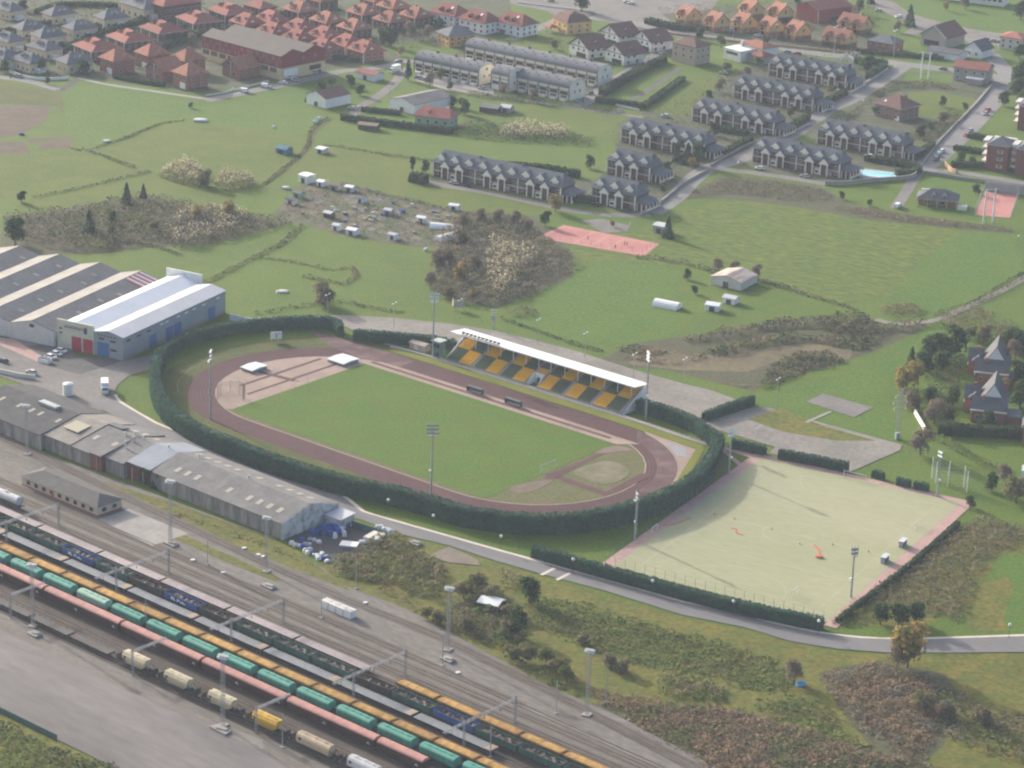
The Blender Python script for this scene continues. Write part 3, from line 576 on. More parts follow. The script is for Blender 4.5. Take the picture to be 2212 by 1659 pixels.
t = thing('scoreboard','small white scoreboard with red figures before the far curved hedge','scoreboard',T(0,1,1790,556),SA+R(55)); MB().box(0,0,1.1,4.0,.16,2.6).build('board',white,t)
for s in (-1.5,1.5): MB().box(s,.15,0,.14,.14,1.1).build('leg',steel,t)
b = MB(); b.box(.1,-.1,1.5,.34,.04,1.6); b.box(-.25,-.1,1.5,.22,.04,.3); b.box(1.0,-.1,3.0,.9,.03,.22); b.box(-.2,-.1,2.85,.5,.04,.25); b.build('figures',mat('red_paint',(.42,.04,.06),fine=0),t)
for x,lab in ((.2,'grey shelter on the pink path of the hockey turf, nearer the mast'),(1,'grey shelter on the pink path of the hockey turf, farther from the mast')):
    p = T(2,2,1308,325) if x < .5 else T(2,2,1424,222); t = thing('bench_shelter',lab,'shelter',p,HA+R(90),'shelters beside the hockey turf'); b = MB(); b.box(0,.6,0,3.4,.08,2.0); b.box(-1.7,0,0,.08,1.3,2.0); b.box(1.7,0,0,.08,1.3,2.0); b.build('walls',mat('shelter_grey',(.33,.35,.38),fine=.08),t); MB().box(0,-.05,2.02,3.7,1.7,.1).build('roof',mat('shelter_roof',(.50,.52,.55),fine=.08),t)
redc = mat('orange_red_fabric',(.52,.14,.07),(.45,.11,.06),s=.6,fine=.1)
for pts,lab in (([(850,215),(880,245),(890,275),(885,295)],'long orange-red strap lying near the centre circle on hockey turf'),([(315,108),(345,115),(350,140),(395,155)],'crooked orange-red strap lying left of the centre circle on hockey turf'),([(-120,90),(-50,78),(0,60),(50,40)],'dull orange-red strap lying in the hedge shadow on hockey turf')):
    P = TL(2,2,pts); b = MB(); kerbline(P,.5,.2,mb=b); c = P[0]; b.v = [(v[0]-c.x,v[1]-c.y,v[2]) for v in b.v]; tag(b.build('strap',redc,None,(c.x,c.y,.05)),lab,'strap')
p = T(2,2,884,297); b = MB(); b.prism([(1.1*math.cos(a*math.pi/5),.8*math.sin(a*math.pi/5)) for a in range(10)],0,.6); tag(b.build('bag',redc,None,(p.x,p.y,.05)),'orange-red bag at the end of the long strap on hockey turf','bag')
orc = mat('orange_cone',(.75,.30,.12),fine=.1)
for (x,y,lab) in ((757,210,'nearest the centre circle edge'),(970,215,'right of the long strap'),(575,115,'inside the centre circle'),(1203,262,'close to the shelter side'),(335,50,'at the edge of the hedge shadow'),(205,20,'inside the hedge shadow')):
    p = T(2,2,x,y); b = MB(); b.box(0,0,0,.8,.8,.06); b.tube((0,0,.05),(0,0,.75),.3,.06,8); tag(b.build('marker_cone',orc,None,(p.x,p.y,.05)),'small orange marker cone on hockey turf '+lab,'cone','marker cones on the hockey turf')
# wire fences beside the turf
wire = mat('fence_wire',(.16,.19,.18),fine=0)
def wirefence(lab,P,h=3,step=3.0,m=None):
    c = P[0]; b = MB(); Q = [P[0]]
    for a,q in zip(P,P[1:]):
        n = max(1,int((q-a).length/step))
        for k in range(1,n+1): Q.append(a.lerp(q,k/n))
    for i,q in enumerate(Q):
        d = q-c; b.box(d.x,d.y,0,.09,.09,h)
        if i:
            e = Q[i-1]-c
            for z in (.05,h*.33,h*.66,h): b.tube((e.x,e.y,z),(d.x,d.y,z),.022,n=3)
    return tag(b.build('wire_fence',m or wire,None,(c.x,c.y,0)),lab,'fence')
wirefence('tall wire fence along the road side of the hockey turf',[HK(-2,105),HK(30,106),HK(66,106.5)],4)
wirefence('tall wire fence along the left side of the hockey turf',[HK(-3.2,20),HK(-3.4,100)],3)
wirefence('wire fence running from the hedge bend to the hockey turf',[T(1,2,1500,120),T(1,2,1850,90),T(1,2,2080,10),T(2,1,130,1530),T(2,1,280,1330)],3)
# ---------------------------------------------------------------- clipped hedges
hg = T(0,1,1080,1050)
near = T01((1045,700),(1010,800),(1012,920),(1080,1060),(1250,1190),(1500,1300),(1800,1415),(2212,1540))+[G(830,1085),G(930,1112),G(1000,1134),G(1100,1148),G(1200,1150),G(1300,1140),G(1400,1112),G(1470,1080),G(1515,1045),G(1540,1005),G(1549,975)]
hedge('hedge','tall dark clipped hedge wrapping the near side of the running track',near,3.4,5.8,lCyp,.55,4.5,'clipped hedges round the stadium',hv=.11)
far = T01((1050,680),(1100,640),(1200,590),(1350,540),(1550,500),(1800,475),(2050,465),(2170,480),(2205,520))
hedge('hedge','curved dark clipped hedge behind the scoreboard, beside the grey warehouse',far,2.6,4.4,lCyp,.5,4.5,'clipped hedges round the stadium',hv=.11)
hedge('hedge','straight dark clipped hedge between the lane and the judging booth',T11((78,545),(400,572),(740,612)),2.4,4.0,lCyp,.5,4.5,'clipped hedges round the stadium',hv=.09)
hedge('hedge','dark clipped hedge from the stand end wall to the hedge corner',T11((1920,1010),(2100,1060))+T21((60,1130),(150,1190),(240,1255)),3.2,4.6,lCyp,.5,4.5,'clipped hedges round the stadium',hv=.11)
hedge('hedge','bushy clipped hedge along the end of the gravel lot',T21((135,1068),(300,1010),(455,958)),2.2,3.0,lCyp,.5,5,'clipped hedges round the lots',hv=.07)
hedge('hedge','short dark hedge between pink path and worn gravel pitch',T21((318,1245),(420,1265),(535,1290)),2.2,3.0,lCyp,.5,5,'clipped hedges round the lots')
hedge('hedge','long dark hedge behind the far side of the hockey turf',T21((620,1312),(850,1355),(1070,1400)),2.2,3.2,lCyp,.5,5,'clipped hedges round the lots')
hedge('hedge','tiny hedge clump left of the other two beyond the hockey turf',T21((1230,1428),(1300,1448)),2,2.2,lCyp,.5,5,'clipped hedges round the lots'); hedge('hedge','small hedge clump between two others beyond the hockey turf',T21((1385,1482),(1475,1500)),2,2.4,lCyp,.5,5,'clipped hedges round the lots'); hedge('hedge','small hedge clump in front of the tall netted cage',T21((1500,1505),(1590,1525)),2,2.4,lCyp,.5,5,'clipped hedges round the lots')
hedge('hedge','long dark hedge between the stadium road and the hockey turf',T12((1240,290),(1500,365),(1800,450),(2212,562))+T22((350,650),(600,705),(905,765)),2.6,3.6,lCyp,.5,5,'clipped hedges round the lots')
hedge('hedge','thin dark hedge along the right edge of the hockey turf',T22((1000,722),(1190,572),(1440,384),(1785,86)),1.3,1.5,lDark,.5,5,'clipped hedges round the lots')
# ---------------------------------------------------------------- railway yard ground
Tz = RL
sheet('yard_cinder',[RL(-190,-52),RL(175,-52),RL(230,-20),RL(200,8)]+T12((2212,1545),(1800,1330),(1480,1190),(1300,1110),(1000,945),(700,780),(440,640),(0,470))+T02((2100,370),(1850,240))+[RL(-62,42),RL(-105,40),RL(-142,38),RL(-190,36.5)],yardg,'grey cinder ground of the railway yard')
sheet('concrete_yard',[RL(-190,-54),RL(40,-51.5),RL(90,-52.5),RL(90,-83),RL(-40,-84),RL(-190,-84)],concy,'streaked pale concrete loading yard beside the tracks')
sheet('dirt_strip',[RL(-190,-51),RL(170,-49.5),RL(170,-53),RL(40,-53),RL(-190,-55)],mat('dirt_strip',(.135,.115,.095),(.17,.155,.14),s=.1,world=True,fine=.25,rot=RA,stretch=(4,1,1)))
sheet('gravel_heap_ground',[RL(14,-50),RL(27,-48.3),RL(31,-52),RL(18,-53)],grav)
sheet('rough_grass',[RL(-190,-86),RL(40,-84),RL(40,-140),RL(-190,-140)],gD)
sheet('ballast_bed',[RL(-190,-1),RL(110,-1),RL(175,2),RL(190,-20),RL(175,-47),RL(-190,-47)],ballastd)
sheet('ballast_bed',[RL(-190,.2),RL(108,.2),RL(108,4.8),RL(-190,4.8)],ballast); sheet('ballast_bed',[RL(-190,6),RL(170,5.8),RL(170,9.2),RL(-190,10.4)],ballast); sheet('ballast_bed',[RL(-190,11.2),RL(0,11),RL(60,10.5),RL(60,13.2),RL(0,14.8),RL(-190,15.2)],ballast)
sheet('ballast_bed',[RL(-190,35.5),RL(-100,28.6),RL(-52,25.6),RL(-20,24.3),RL(15,24.6),RL(56,21.2),RL(96,16.4),RL(170,6),RL(170,11),RL(96,20.4),RL(56,25.2),RL(15,28.6),RL(-19,28.3),RL(-52,29.4),RL(-101,32.6),RL(-190,39)],ballast)
sheet('weedy_strip',[RL(-92,21),RL(-60,20),RL(-40,20.5),RL(-40,23),RL(-60,24),RL(-90,25)],gD); sheet('weedy_strip',[RL(-130,35),RL(-60,30),RL(-20,31),RL(-50,40),RL(-62,41.5),RL(-105,38.5)],gD)
sheet('concrete_pad',[RL(-108,14.6),RL(-82.5,12.8),RL(-82,26.3),RL(-108,26.3)],conc,'beige concrete platform at the end of the rail hut')
# tracks
slp = mat('sleeper',(.11,.095,.08),(.15,.13,.11),s=.6,fine=.2)
def track(lab,path,grp='railway tracks of the yard'):
    P = smooth_path(path,5) if len(path) > 2 else [Vector(p) for p in path]; c = P[0]
    t = thing('railway_track',lab,'railway track',(c.x,c.y,.04),0,grp); Q = [p-c for p in P]
    for s in (-.72,.72):
        kerbline(Q,.12,.2,sm=0,off=s,z0=.12).build('rail',railm,t)
    b = MB(); Nn = normals(Q)
    for i in range(len(Q)-1):
        d = Q[i+1]-Q[i]; n = max(1,int(d.length/1.3)); a = math.atan2(d.y,d.x)
        for k in range(n): p = Q[i]+d*(k/n); b.box(p.x,p.y,0,.5,2.5,.13,a)
    o = b.build('sleepers',slp,t); o['kind'] = 'stuff'
    return t
for tt,lab in ((-44,'under the cream hopper wagons'),(-38.4,'empty, between the cream and salmon wagons'),(-32.4,'under the salmon covered wagons'),(-26.9,'under the green hopper wagons'),(-20.2,'under the ochre loaded wagons'),(-13.5,'under the grey flat wagons'),(-9.2,'under the green and blue open wagons'),(-2.9,'under the pinkish flat wagons')):
    track('railway track '+lab,[RL(-185,tt),RL(172,tt)])
track('empty railway track nearest the pinkish flat wagons',[RL(-185,2.6),RL(110,3)]); track('empty railway track in the middle of the bare ballast',[RL(-185,8.2),RL(170,7.4)]); track('empty railway track passing the front of the rail hut',[RL(-185,13.2),RL(0,12.8),RL(60,11.4),RL(170,8.8)]); track('lone curving railway track below the long warehouse',[RL(-185,37),RL(-101,30.5),RL(-52,27.4),RL(-19,26.2),RL(15,26.6),RL(56,23.2),RL(96,18.6),RL(170,8.6)])
# ---------------------------------------------------------------- wagons
def wmat(n,a,b,fine=.1): return mat('wagon_'+n,a,b,mid=tuple(x*.55+.02 for x in a),ms=.7,mfac=.55,s=.25,fine=fine,fs=1.5,rough=.65,orand=.1)
wG = wmat('green',(.065,.29,.215),(.085,.33,.25)); wGp = wmat('pale_green',(.30,.48,.36),(.24,.42,.31)); wS = wmat('salmon',(.44,.21,.175),(.37,.175,.145),.2); wSalmonShade = wmat('maroon',(.062,.028,.028),(.048,.022,.022),.25)  # maroon: shade on the salmon wagons' sides put into the colour
wC = wmat('cream',(.58,.50,.33),(.50,.43,.29)); wBe = wmat('beige',(.47,.37,.24),(.41,.32,.21)); wY = wmat('yellow',(.60,.37,.045),(.52,.31,.04)); wO = wmat('ochre',(.36,.205,.055),(.27,.15,.048),.3)
wGr = wmat('grey',(.21,.225,.235),(.18,.19,.20)); wT = wmat('tan',(.38,.29,.20),(.33,.25,.18)); wDG = wmat('dark_green',(.035,.10,.075),(.05,.13,.10),.25); wB = wmat('blue',(.03,.085,.25),(.04,.10,.28),.15); wBk = wmat('sooty',(.055,.05,.046),(.075,.065,.055),.25); wP = wmat('pinkish',(.33,.28,.28),(.27,.225,.225),.2); scrap = wmat('scrap_load',(.075,.052,.042),(.11,.075,.06),.4); wTk = wmat('tank',(.62,.62,.62),(.5,.5,.5))
WB = {}
def bogies(t,L,x=None):
    if 'b' not in WB:
        b = MB(); b.box(0,-.95,.4,2.6,.1,.5); b.box(0,.95,.4,2.6,.1,.5); b.box(0,0,.55,.5,1.9,.25); WB['b'] = b.mesh(darkm,'bogie'); w_ = MB()
        for x in (-.9,.9):
            for y in (-.75,.75): w_.tube((x,y-.07,.55),(x,y+.07,.55),.46,n=10)
        WB['w'] = w_.mesh(darkm,'wheels')
    x = x or L/2-1.9
    for s in (-x,x): o = obj('bogie',WB['b'],t,(s,0,.1)); obj('wheelset',WB['w'],o)
def under(t,L,h=1.15,w=2.5):
    b = MB(); b.box(0,0,h-.32,L,w,.3); b.box(0,0,h-.75,L*.35,w*.7,.4)
    for s in (-1,1):
        for y in (-.85,.85): b.tube((s*L/2,y,h-.15),(s*(L/2+.55),y,h-.15),.14,.2,6)
    b.build('underframe',darkm,t)
def barrel(L,w,z0,ze,zt,taper=.25,n=8):
    pr = [(-w/2+taper,z0),(-w/2,z0+.7)]+[(-w/2*math.cos(math.pi*k/n),ze+(zt-ze)*math.sin(math.pi*k/n)) for k in range(n+1)]+[(w/2,z0+.7),(w/2-taper,z0)]
    return MB().ex(pr[::-1],-L/2,L/2)
def place(proto,i,s,t,lab,grp,used=set()):
    o = proto if proto.name not in used else dup(proto); used.add(proto.name); o.location = RL(s,t,.36); o.rotation_euler = (0,0,RA); o['label'] = lab; o['group'] = grp; return o
def green(m,n):
    t = thing(n,'','rail wagon'); under(t,13.2); bogies(t,13.2)
    bb_ = barrel(11.4,2.9,1.2,3.2,4.0,.5)
    for k in range(7): bb_.box(-4.8+k*1.6,-1.44,1.9,.09,.1,1.3); bb_.box(-4.8+k*1.6,1.44,1.9,.09,.1,1.3)
    bb_.build('body',m,t)
    for s in (-1,1): b = MB(); b.box(s*6.2,0,1.16,.9,2.4,.08); b.box(s*6.5,0,1.25,.06,2.2,1.0); b.build('end_platform',darkm,t)
    h = MB(); h.box(0,0,4.02,9.8,.5,.07)
    for k in range(4): h.box(-3.6+k*2.4,0,4.09,.9,.8,.06)
    h.build('walkway',m,t); return t
gp,gq = green(wG,'hopper_wagon'),green(wGp,'hopper_wagon')
for i in range(-1,14):
    s = -89.5+14.2*(i-1); pale = i == 3
    if s > 125: break
    place(gq if pale else gp,i,s,-26.9,'faded pale green round-topped hopper wagon in the green row' if pale else 'green round-topped hopper wagon, %s in its row from the photo\'s left side' % ORD[i+1],'green hopper wagons')
def salmon():
    t = thing('covered_wagon','','rail wagon'); under(t,15.2); bogies(t,15.2)
    barrel(15.1,2.8,1.1,3.25,3.95,.12).build('roof',wS,t) if 0 else None
    pr = [(-1.4,1.1),(-1.4,3.1),(1.4,3.1),(1.4,1.1)]; bb_ = MB().ex(pr[::-1],-7.55,7.55)
    for k in range(9):
        for y in (-1.43,1.43): bb_.box(-7.2+k*1.8,y,1.15,.12,.08,1.9)
    bb_.build('body',wSalmonShade,t)  # body sides coloured dark as the shaded side under the lit salmon roof
    MB().ex([(-1.45,3.1)]+[(-1.45*math.cos(math.pi*k/8),3.12+.75*math.sin(math.pi*k/8)) for k in range(9)],-7.6,7.6).build('roof',wS,t)
    for y in (-1.45,1.45): MB().box(0,y,1.2,3.4,.07,1.8).build('sliding_door',wSalmonShade,t)
    m_ = MB()
    for k in range(3): m_.box(5.4+k*.35,-1.49,1.5+.3*(k % 2),.22,.03,.4)
    m_.build('marking',white,t); return t
sp_ = salmon()
for i in range(12):
    s = -114+15.75*i+(.35 if i % 2 else -.1)
    if s > 130: break
    place(sp_,i,s,-32.4,'maroon-sided covered wagon with salmon roof, %s in its row from the photo\'s left side' % ORD[i],'salmon-roofed covered wagons')
def cream(m,L=8.6,n='hopper_wagon',tank=False):
    t = thing(n,'','rail wagon'); under(t,14.4); bogies(t,14.4)
    if tank: barrel(L,2.9,1.0,2.7,4.05,.7,10).build('body',m,t)
    else:
        b = MB(); w = 1.45; V = []
        for x,zb in ((-L/2,2.3),(-L/2+1.6,1.15),(L/2-1.6,1.15),(L/2,2.3)):
            for y,z in ((-w*.7,zb),(-w,max(zb,2.3)),(-w,3.25),(-w*.62,4.05),(w*.62,4.05),(w,3.25),(w,max(zb,2.3)),(w*.7,zb)): V.append((x,y,z+(.001 if zb > 2 and z <= 2.3 and abs(y) == w else 0)))
        F = [tuple(range(8)),tuple(range(24,32))[::-1]]
        for i in range(3):
            for j in range(8): a = i*8+j; c = i*8+(j+1) % 8; F.append((a,a+8,c+8,c))
        b.add(V,F)
        for k in range(6): b.box(-L*.42+k*L*.168,-1.47,2.35,.08,.06,.9); b.box(-L*.42+k*L*.168,1.47,2.35,.08,.06,.9)
        b.build('body',m,t)
    q = L/2
    for s in (-1,1):
        d = MB(); d.box(s*(q+1.4),0,1.16,2.6,2.5,.08); d.box(s*(q+2.5),0,1.25,.07,2.3,1.1); d.tube((s*(q+2.4),-1,1.2),(s*(q-.2),-1,2.9),.09,n=5); d.tube((s*(q+2.4),1,1.2),(s*(q-.2),1,2.9),.09,n=5); d.tube((s*(q+.7),0,1.2),(s*(q+.7),0,1.95),.4,n=8); d.build('end_platform',wBk,t)
    h = MB(); h.box(0,0,4.08,L*.92,.45,.06)
    for k in range(3): h.box(-L*.3+k*L*.3,0,4.14,.9,.7,.08)
    h.build('walkway',m,t); mk = MB(); mk.box(-L*.38,-1.47,2.45,.9,.03,.7); mk.build('marking',darkm,t); return t
cp = cream(wC); cyl = cream(wY); cb = cream(wBe,11.2,'hopper_wagon',True); cw = cream(wTk,9.5,'hopper_wagon',True)
for i,s in enumerate((-24.3,-8.2,8.2)): place(cp,i,s,-44,('cream hopper wagon at the front end of its row, after the dark flats','cream hopper wagon between two other cream ones','cream hopper wagon coupled to the yellow one')[i],'cream row hopper wagons')
place(cyl,3,24.4,-44,'bright yellow hopper wagon at the end of the cream row','cream row hopper wagons'); place(cb,4,41.3,-44,'long beige round-topped hopper wagon behind the yellow one','cream row hopper wagons'); place(cw,5,58,-44,'white round-topped hopper wagon at the bottom edge of the photo','cream row hopper wagons')
def lowflat(m,L,n='flat_wagon',h=1.15,th=.16,stakes=True,tan=False,w=2.8):
    t = thing(n,'','flat wagon'); under(t,L,h); bogies(t,L); b = MB().box(0,0,h+.01,L,w,th)
    if stakes:
        for k in range(int(L/2.2)):
            for y in (-w/2,w/2): b.box(-L/2+.8+k*2.2,y,h-.1,.14,.12,.55)
    b.build('deck',m,t)
    if stakes:
        pass
    if tan: MB().box(L/2-1.2,0,h+th+.02,2.0,w*.98,.1).build('end_board',wT,t)
    return t
fl = lowflat(wBk,15)
for i,s in enumerate((-42,-58.3,-74.6,-90.9)): place(fl,i,s,-44,'empty sooty flat wagon, %s ahead of the cream hopper wagons' % ORD[i],'sooty flat wagons')
bx = thing('box_wagon','dark green low box wagon at the left end of the sooty flats','rail wagon',RL(-107,-44,.36),RA); under(bx,14); bogies(bx,14); MB().box(0,0,1.17,14,2.8,1.2).build('body',wDG,bx); MB().box(0,0,2.4,14.1,2.9,.1).build('lid',wDG,bx)
gf = lowflat(wGr,26.2,'flat_wagon',1.2,.14,False,True,3.1)
for i in range(8): place(gf,i,-126+27*i-3.4,-13.5,'grey-decked flat wagon with tan end board, %s from the left in its row' % ORD[i],'grey flat wagons')
pf = lowflat(wP,25.6,'flat_wagon',1.2,.12,False,False,3.0)
for i in range(6): place(pf,i,-129+26.5*i+2.6,-2.9,'pinkish-grey decked flat wagon, %s in its row from the photo\'s left side' % ORD[i],'pinkish flat wagons')
def ochre():
    t = thing('open_wagon','','open wagon'); under(t,13.4); bogies(t,13.4); b = MB()
    for y in (-1.42,1.42): b.box(0,y,1.16,13.2,.1,.62)
    for s in (-1,1): b.box(s*6.6,0,1.16,.1,2.74,.7)
    b.box(0,0,1.16,13.1,2.74,.05)
    for k in range(8):
        for y in (-1.48,1.48): b.box(-6.2+k*1.77,y,1.1,.12,.06,.68)
    b.build('body',wO,t); V = []; n = 26
    for i in range(n+1):
        for j in range(5): V.append((-6.5+13*i/n,-1.35+2.7*j/4,1.66+(.0 if j in (0,4) else .16+.05*math.sin(i*1.1+j))*(0.3 if i in (0,n) else 1)))
    MB().add(V,[(i*5+j,(i+1)*5+j,(i+1)*5+j+1,i*5+j+1) for i in range(n) for j in range(4)]).build('load',mat('load_ochre',(.42,.245,.06),(.29,.17,.065),s=.5,fine=.35,orand=.2),t); return t
op = ochre()
for i in range(15): place(op,i,-117+14.1*i,-20.2,'ochre low-sided open wagon, %s in the long ochre row from the photo\'s left side' % ORD[i],'ochre open wagons')
for i in range(7): place(op,i,37+14.1*i,-2.9,'ochre loaded open wagon, %s behind the pinkish flat wagons' % ORD[i],'ochre open wagons behind the flats')
def gond(m,load=True,mark=False):
    t = thing('gondola_wagon','','open wagon'); under(t,13.6); bogies(t,13.6); b = MB()
    for y in (-1.4,1.4): b.box(0,y,1.16,13.5,.12,1.75)
    for s in (-1,1): b.box(s*6.7,0,1.16,.12,2.66,1.75)
    b.box(0,0,1.16,13.2,2.66,.06)
    for k in range(8):
        for y in (-1.5,1.5): b.box(-6.4+k*1.83,y,1.16,.14,.1,1.75)
    b.build('body',m,t)
    if load:
        V = []; n = 22
        for i in range(n+1):
            for j in range(6): V.append((-6.55+13.1*i/n,-1.3+2.6*j/5,2.2+random.uniform(-.25,.5)))
        MB().add(V,[(i*6+j,(i+1)*6+j,(i+1)*6+j+1,i*6+j+1) for i in range(n) for j in range(5)]).build('scrap_load',scrap,t)
    if mark:
        k = MB()
        for (x,z,w,h) in ((-3.4,1.7,.9,.8),(-2.5,1.6,.7,.35),(-2.6,2.1,.3,.4),(-1.2,1.6,.35,.9),(-.7,2.0,.8,.3),(.2,1.7,.9,.3),(.9,1.6,.7,.6),(1.6,1.55,.6,.3)): k.box(x,-1.57,z,w,.03,h)
        k.build('white_lettering',white,t)
    return t
gG,gB_,gBm,gS = gond(wDG),gond(wB),gond(wB,True,True),gond(wBk)
seq = ['G','G','BM','G','S','BM','S','G','G','G','S','G','B','G','G','G','G']
cnt = {'G': 0,'S': 0,'BM': 0,'B': 0}; nm = {'G': 'dark green','S': 'sooty black'}
for i,k in enumerate(seq):
    s = -116.2+14.35*i; pr_ = {'G': gG,'S': gS,'BM': gBm,'B': gB_}[k]
    if k == 'BM': lab = 'blue open wagon with white lettering, '+('ahead of' if cnt[k] == 0 else 'behind')+' the other lettered one'
    elif k == 'B': lab = 'plain blue open wagon between dark green open wagons'
    else: lab = nm[k]+' open wagon, %s of its colour from the left in its row' % ORD[cnt[k]]
    cnt[k] += 1; place(pr_,i,s,-9.2,lab,'green and blue open wagons')
tk = thing('tank_wagon','white tank wagon on the track in front of the rail hut','rail wagon',RL(-135.6,2.9,.36),RA); under(tk,13); bogies(tk,13); b = MB()
b.tube((-6.0,0,2.55),(6.0,0,2.55),1.4,n=16); b.tube((6.0,0,2.55),(6.35,0,2.55),1.4,.9,n=16); b.tube((-6.35,0,2.55),(-6.0,0,2.55),.9,1.4,n=16); b.build('tank',wTk,tk,smooth=False); b = MB(); b.tube((0,0,3.9),(0,0,4.25),.45,n=8); b.box(0,0,3.98,3,.7,.05); b.build('hatch',wTk,tk)
# ---------------------------------------------------------------- gantries, poles, signals
gsteel = mat('gantry_steel',(.27,.28,.29),(.32,.33,.34),s=.5,fine=.1,rough=.6)
def lattice(b,p,q,w=.55,n=12):
    p,q = Vector(p),Vector(q); d = (q-p); L = d.length; u = d.normalized(); a = u.cross(Vector((0,0,1)))*w/2 if abs(u.z) < .9 else Vector((w/2,0,0)); c = Vector((0,0,w/2)) if abs(u.z) < .9 else Vector((0,w/2,0))
    cs = [a+c,a-c,-a-c,-a+c]
    for k in cs: b.tube(p+k,q+k,.06,n=4)
    for i in range(n):
        A,B = p+d*(i/n),p+d*((i+1)/n)
        for k in range(4): b.tube(A+cs[k],B+cs[(k+1) % 4],.035,n=3)
def gantry(t0,t1,feet,H=7.0):
    t = thing('catenary_gantry','','railway gantry')
    for f in feet: b = MB(); lattice(b,(0,f,0),(0,f,H+.8),.4,8); b.build('post',gsteel,t)
    b = MB(); lattice(b,(0,t0,H),(0,t1,H),.5,16); b.build('beam',gsteel,t); i = MB()
    k = min(t0,t1)+3
    while k < max(t0,t1): i.tube((0,k,H-1.3),(0,k,H-.2),.05,n=4); i.box(0,k,H-1.4,.5,.12,.18); k += 6
    i.build('insulators',darkm,t); return t
ga = gantry(-23.8,3.2,(3.0,-16.2)); first = True
for i,s in enumerate((-112,-64.5,-18.5,26.8,64.8)):
    o = ga if i == 0 else dup(ga); o.location = RL(s,0); o.rotation_euler = (0,0,RA); o['label'] = 'wide railway gantry over green and blue wagons, %s from the photo\'s left side' % ORD[i]; o['group'] = 'catenary gantries over the middle tracks'
gb = gantry(-47.3,-35.4,(-47.1,))
for i,s in enumerate((-71.8,-22.5,23.4)):
    o = gb if i == 0 else dup(gb); o.location = RL(s,0); o.rotation_euler = (0,0,RA); o['label'] = 'half gantry reaching over the cream wagon track, '+('at the sooty flats','at the first cream hopper wagon','at the yellow hopper wagon')[i]; o['group'] = 'half gantries by the cream wagon track'
def yardmast(H=17.5):
    t = thing('lighting_mast','','lighting mast'); b = MB(); lattice(b,(0,0,0),(0,0,H),.7,14); b.build('pole',gsteel,t)
    h = MB(); h.box(0,0,H,2.6,1.2,.12); h.box(0,0,H+.9,2.6,1.2,.06); h.build('platform',gsteel,t); l_ = MB().box(0,0,0,.6,.5,.5).mesh(lampw,'floodlight')
    for x in (-.9,0,.9):
        for y in (-.5,.5): obj('floodlight',l_,t,(x,y,H+.15))
    MB().box(0,0,0,2.2,2.2,.5).build('footing',conc,t); return t
ym = yardmast()
for i,(s,tt,sc,lab) in enumerate(((-63.6,-46.2,1.0,'by the concrete yard at the sooty flat wagons'),(14.6,-50.1,1.06,'standing before the cream wagon next to the yellow one'),(24.1,22.2,1.0,'beside the lone curving track, right of the white containers'),(74.7,19.3,1.0,'beside the lone curving track, at the right where scrub begins'),(-80,17.6,1.08,'at the end of the beige concrete platform'),(-46.6,23.6,.92,'between the long warehouse end and the open tracks'),(-163,33,.9,'left of the rail hut near the photo edge'))):
    o = ym if i == 0 else dup(ym); o.location = RL(s,tt); o.rotation_euler = (0,0,RA+.3); o.scale = (sc,)*3; o['label'] = 'tall grey lattice lighting mast '+lab; o['group'] = 'lighting masts of the railway yard'
sg = thing('signal_post','','signal post'); MB().tube((0,0,0),(0,0,9.5),.14,.1,6).build('pole',gsteel,sg); MB().box(.4,0,8.2,1.1,.1,.1).box(0,0,0,.9,.9,.4).build('bracket',gsteel,sg)
for i,(a,c,x,y,lab) in enumerate(((0,2,1345,345,'near the small concrete block'),(0,2,2082,690,'left of the white containers'),(1,2,655,1000,'beside the mast right of the containers'),(1,2,1390,1310,'beyond the ochre wagons'),(0,2,945,775,'among the green hopper wagons'),(1,2,965,1590,'at the last grey flat wagon'),(0,2,1830,1530,'behind the yellow hopper wagon'),(1,2,1718,1240,'where the scrub meets the track'),(1,2,95,500,'below the pampas clumps'))):
    o = sg if i == 0 else dup(sg); o.location = T(a,c,x,y); o.rotation_euler = (0,0,RA); o['label'] = 'slim grey catenary post '+lab; o['group'] = 'slim posts in the railway yard'
# catenary wires
# ---------------------------------------------------------------- rail hut, containers, rubble
hutw = mat('hut_cream',(.55,.48,.36),(.50,.43,.32),s=.3,fine=.08); hutr = mat('hut_slate',(.085,.083,.08),(.11,.105,.10),s=.4,fine=.2); redb = mat('red_band',(.36,.10,.085),fine=.1)
h = thing('rail_hut','long low cream hut with grey hipped roof and red base band beside the tracks','hut',RL(-144.5,15.9),RA); L,W_ = 34.5,9.5
b = MB(); b.box(L/2,W_/2,0,L,W_,3.1); b.build('wall',hutw,h); b = MB(); b.box(L/2,-.05,0,L+.1,.1,.55); b.box(L+.05,W_/2,0,.1,W_,.55); b.build('base_band',redb,h)
b = MB(); o_ = .6; A,B,C,D = (-o_,-o_,3.1),(L+o_,-o_,3.1),(L+o_,W_+o_,3.1),(-o_,W_+o_,3.1); E,F = (4.5,W_/2,4.9),(L-4.5,W_/2,4.9); b.add([A,B,C,D,E,F],[(0,1,5,4),(1,2,5),(2,3,4,5),(3,0,4),(3,2,1,0)]); b.build('roof',hutr,h)
wn = MB().box(0,0,0,1.5,.08,1.2).mesh(dark,'window')
for k in range(9): obj('window',wn,h,(3+k*3.6,-.05,1.1))
for k in range(2): o = obj('window',wn,h,(L+.05,2.6+k*4,1.1)); o.rotation_euler = (0,0,math.pi/2)
MB().box(14.2,-.06,.02,1.1,.09,2.3).build('door',redb,h)
cont = thing('container','','container'); MB().box(0,0,.1,2.6,2.4,2.1).build('body',white,cont); MB().box(0,0,2.22,2.75,2.55,.12).build('lid',offw,cont)
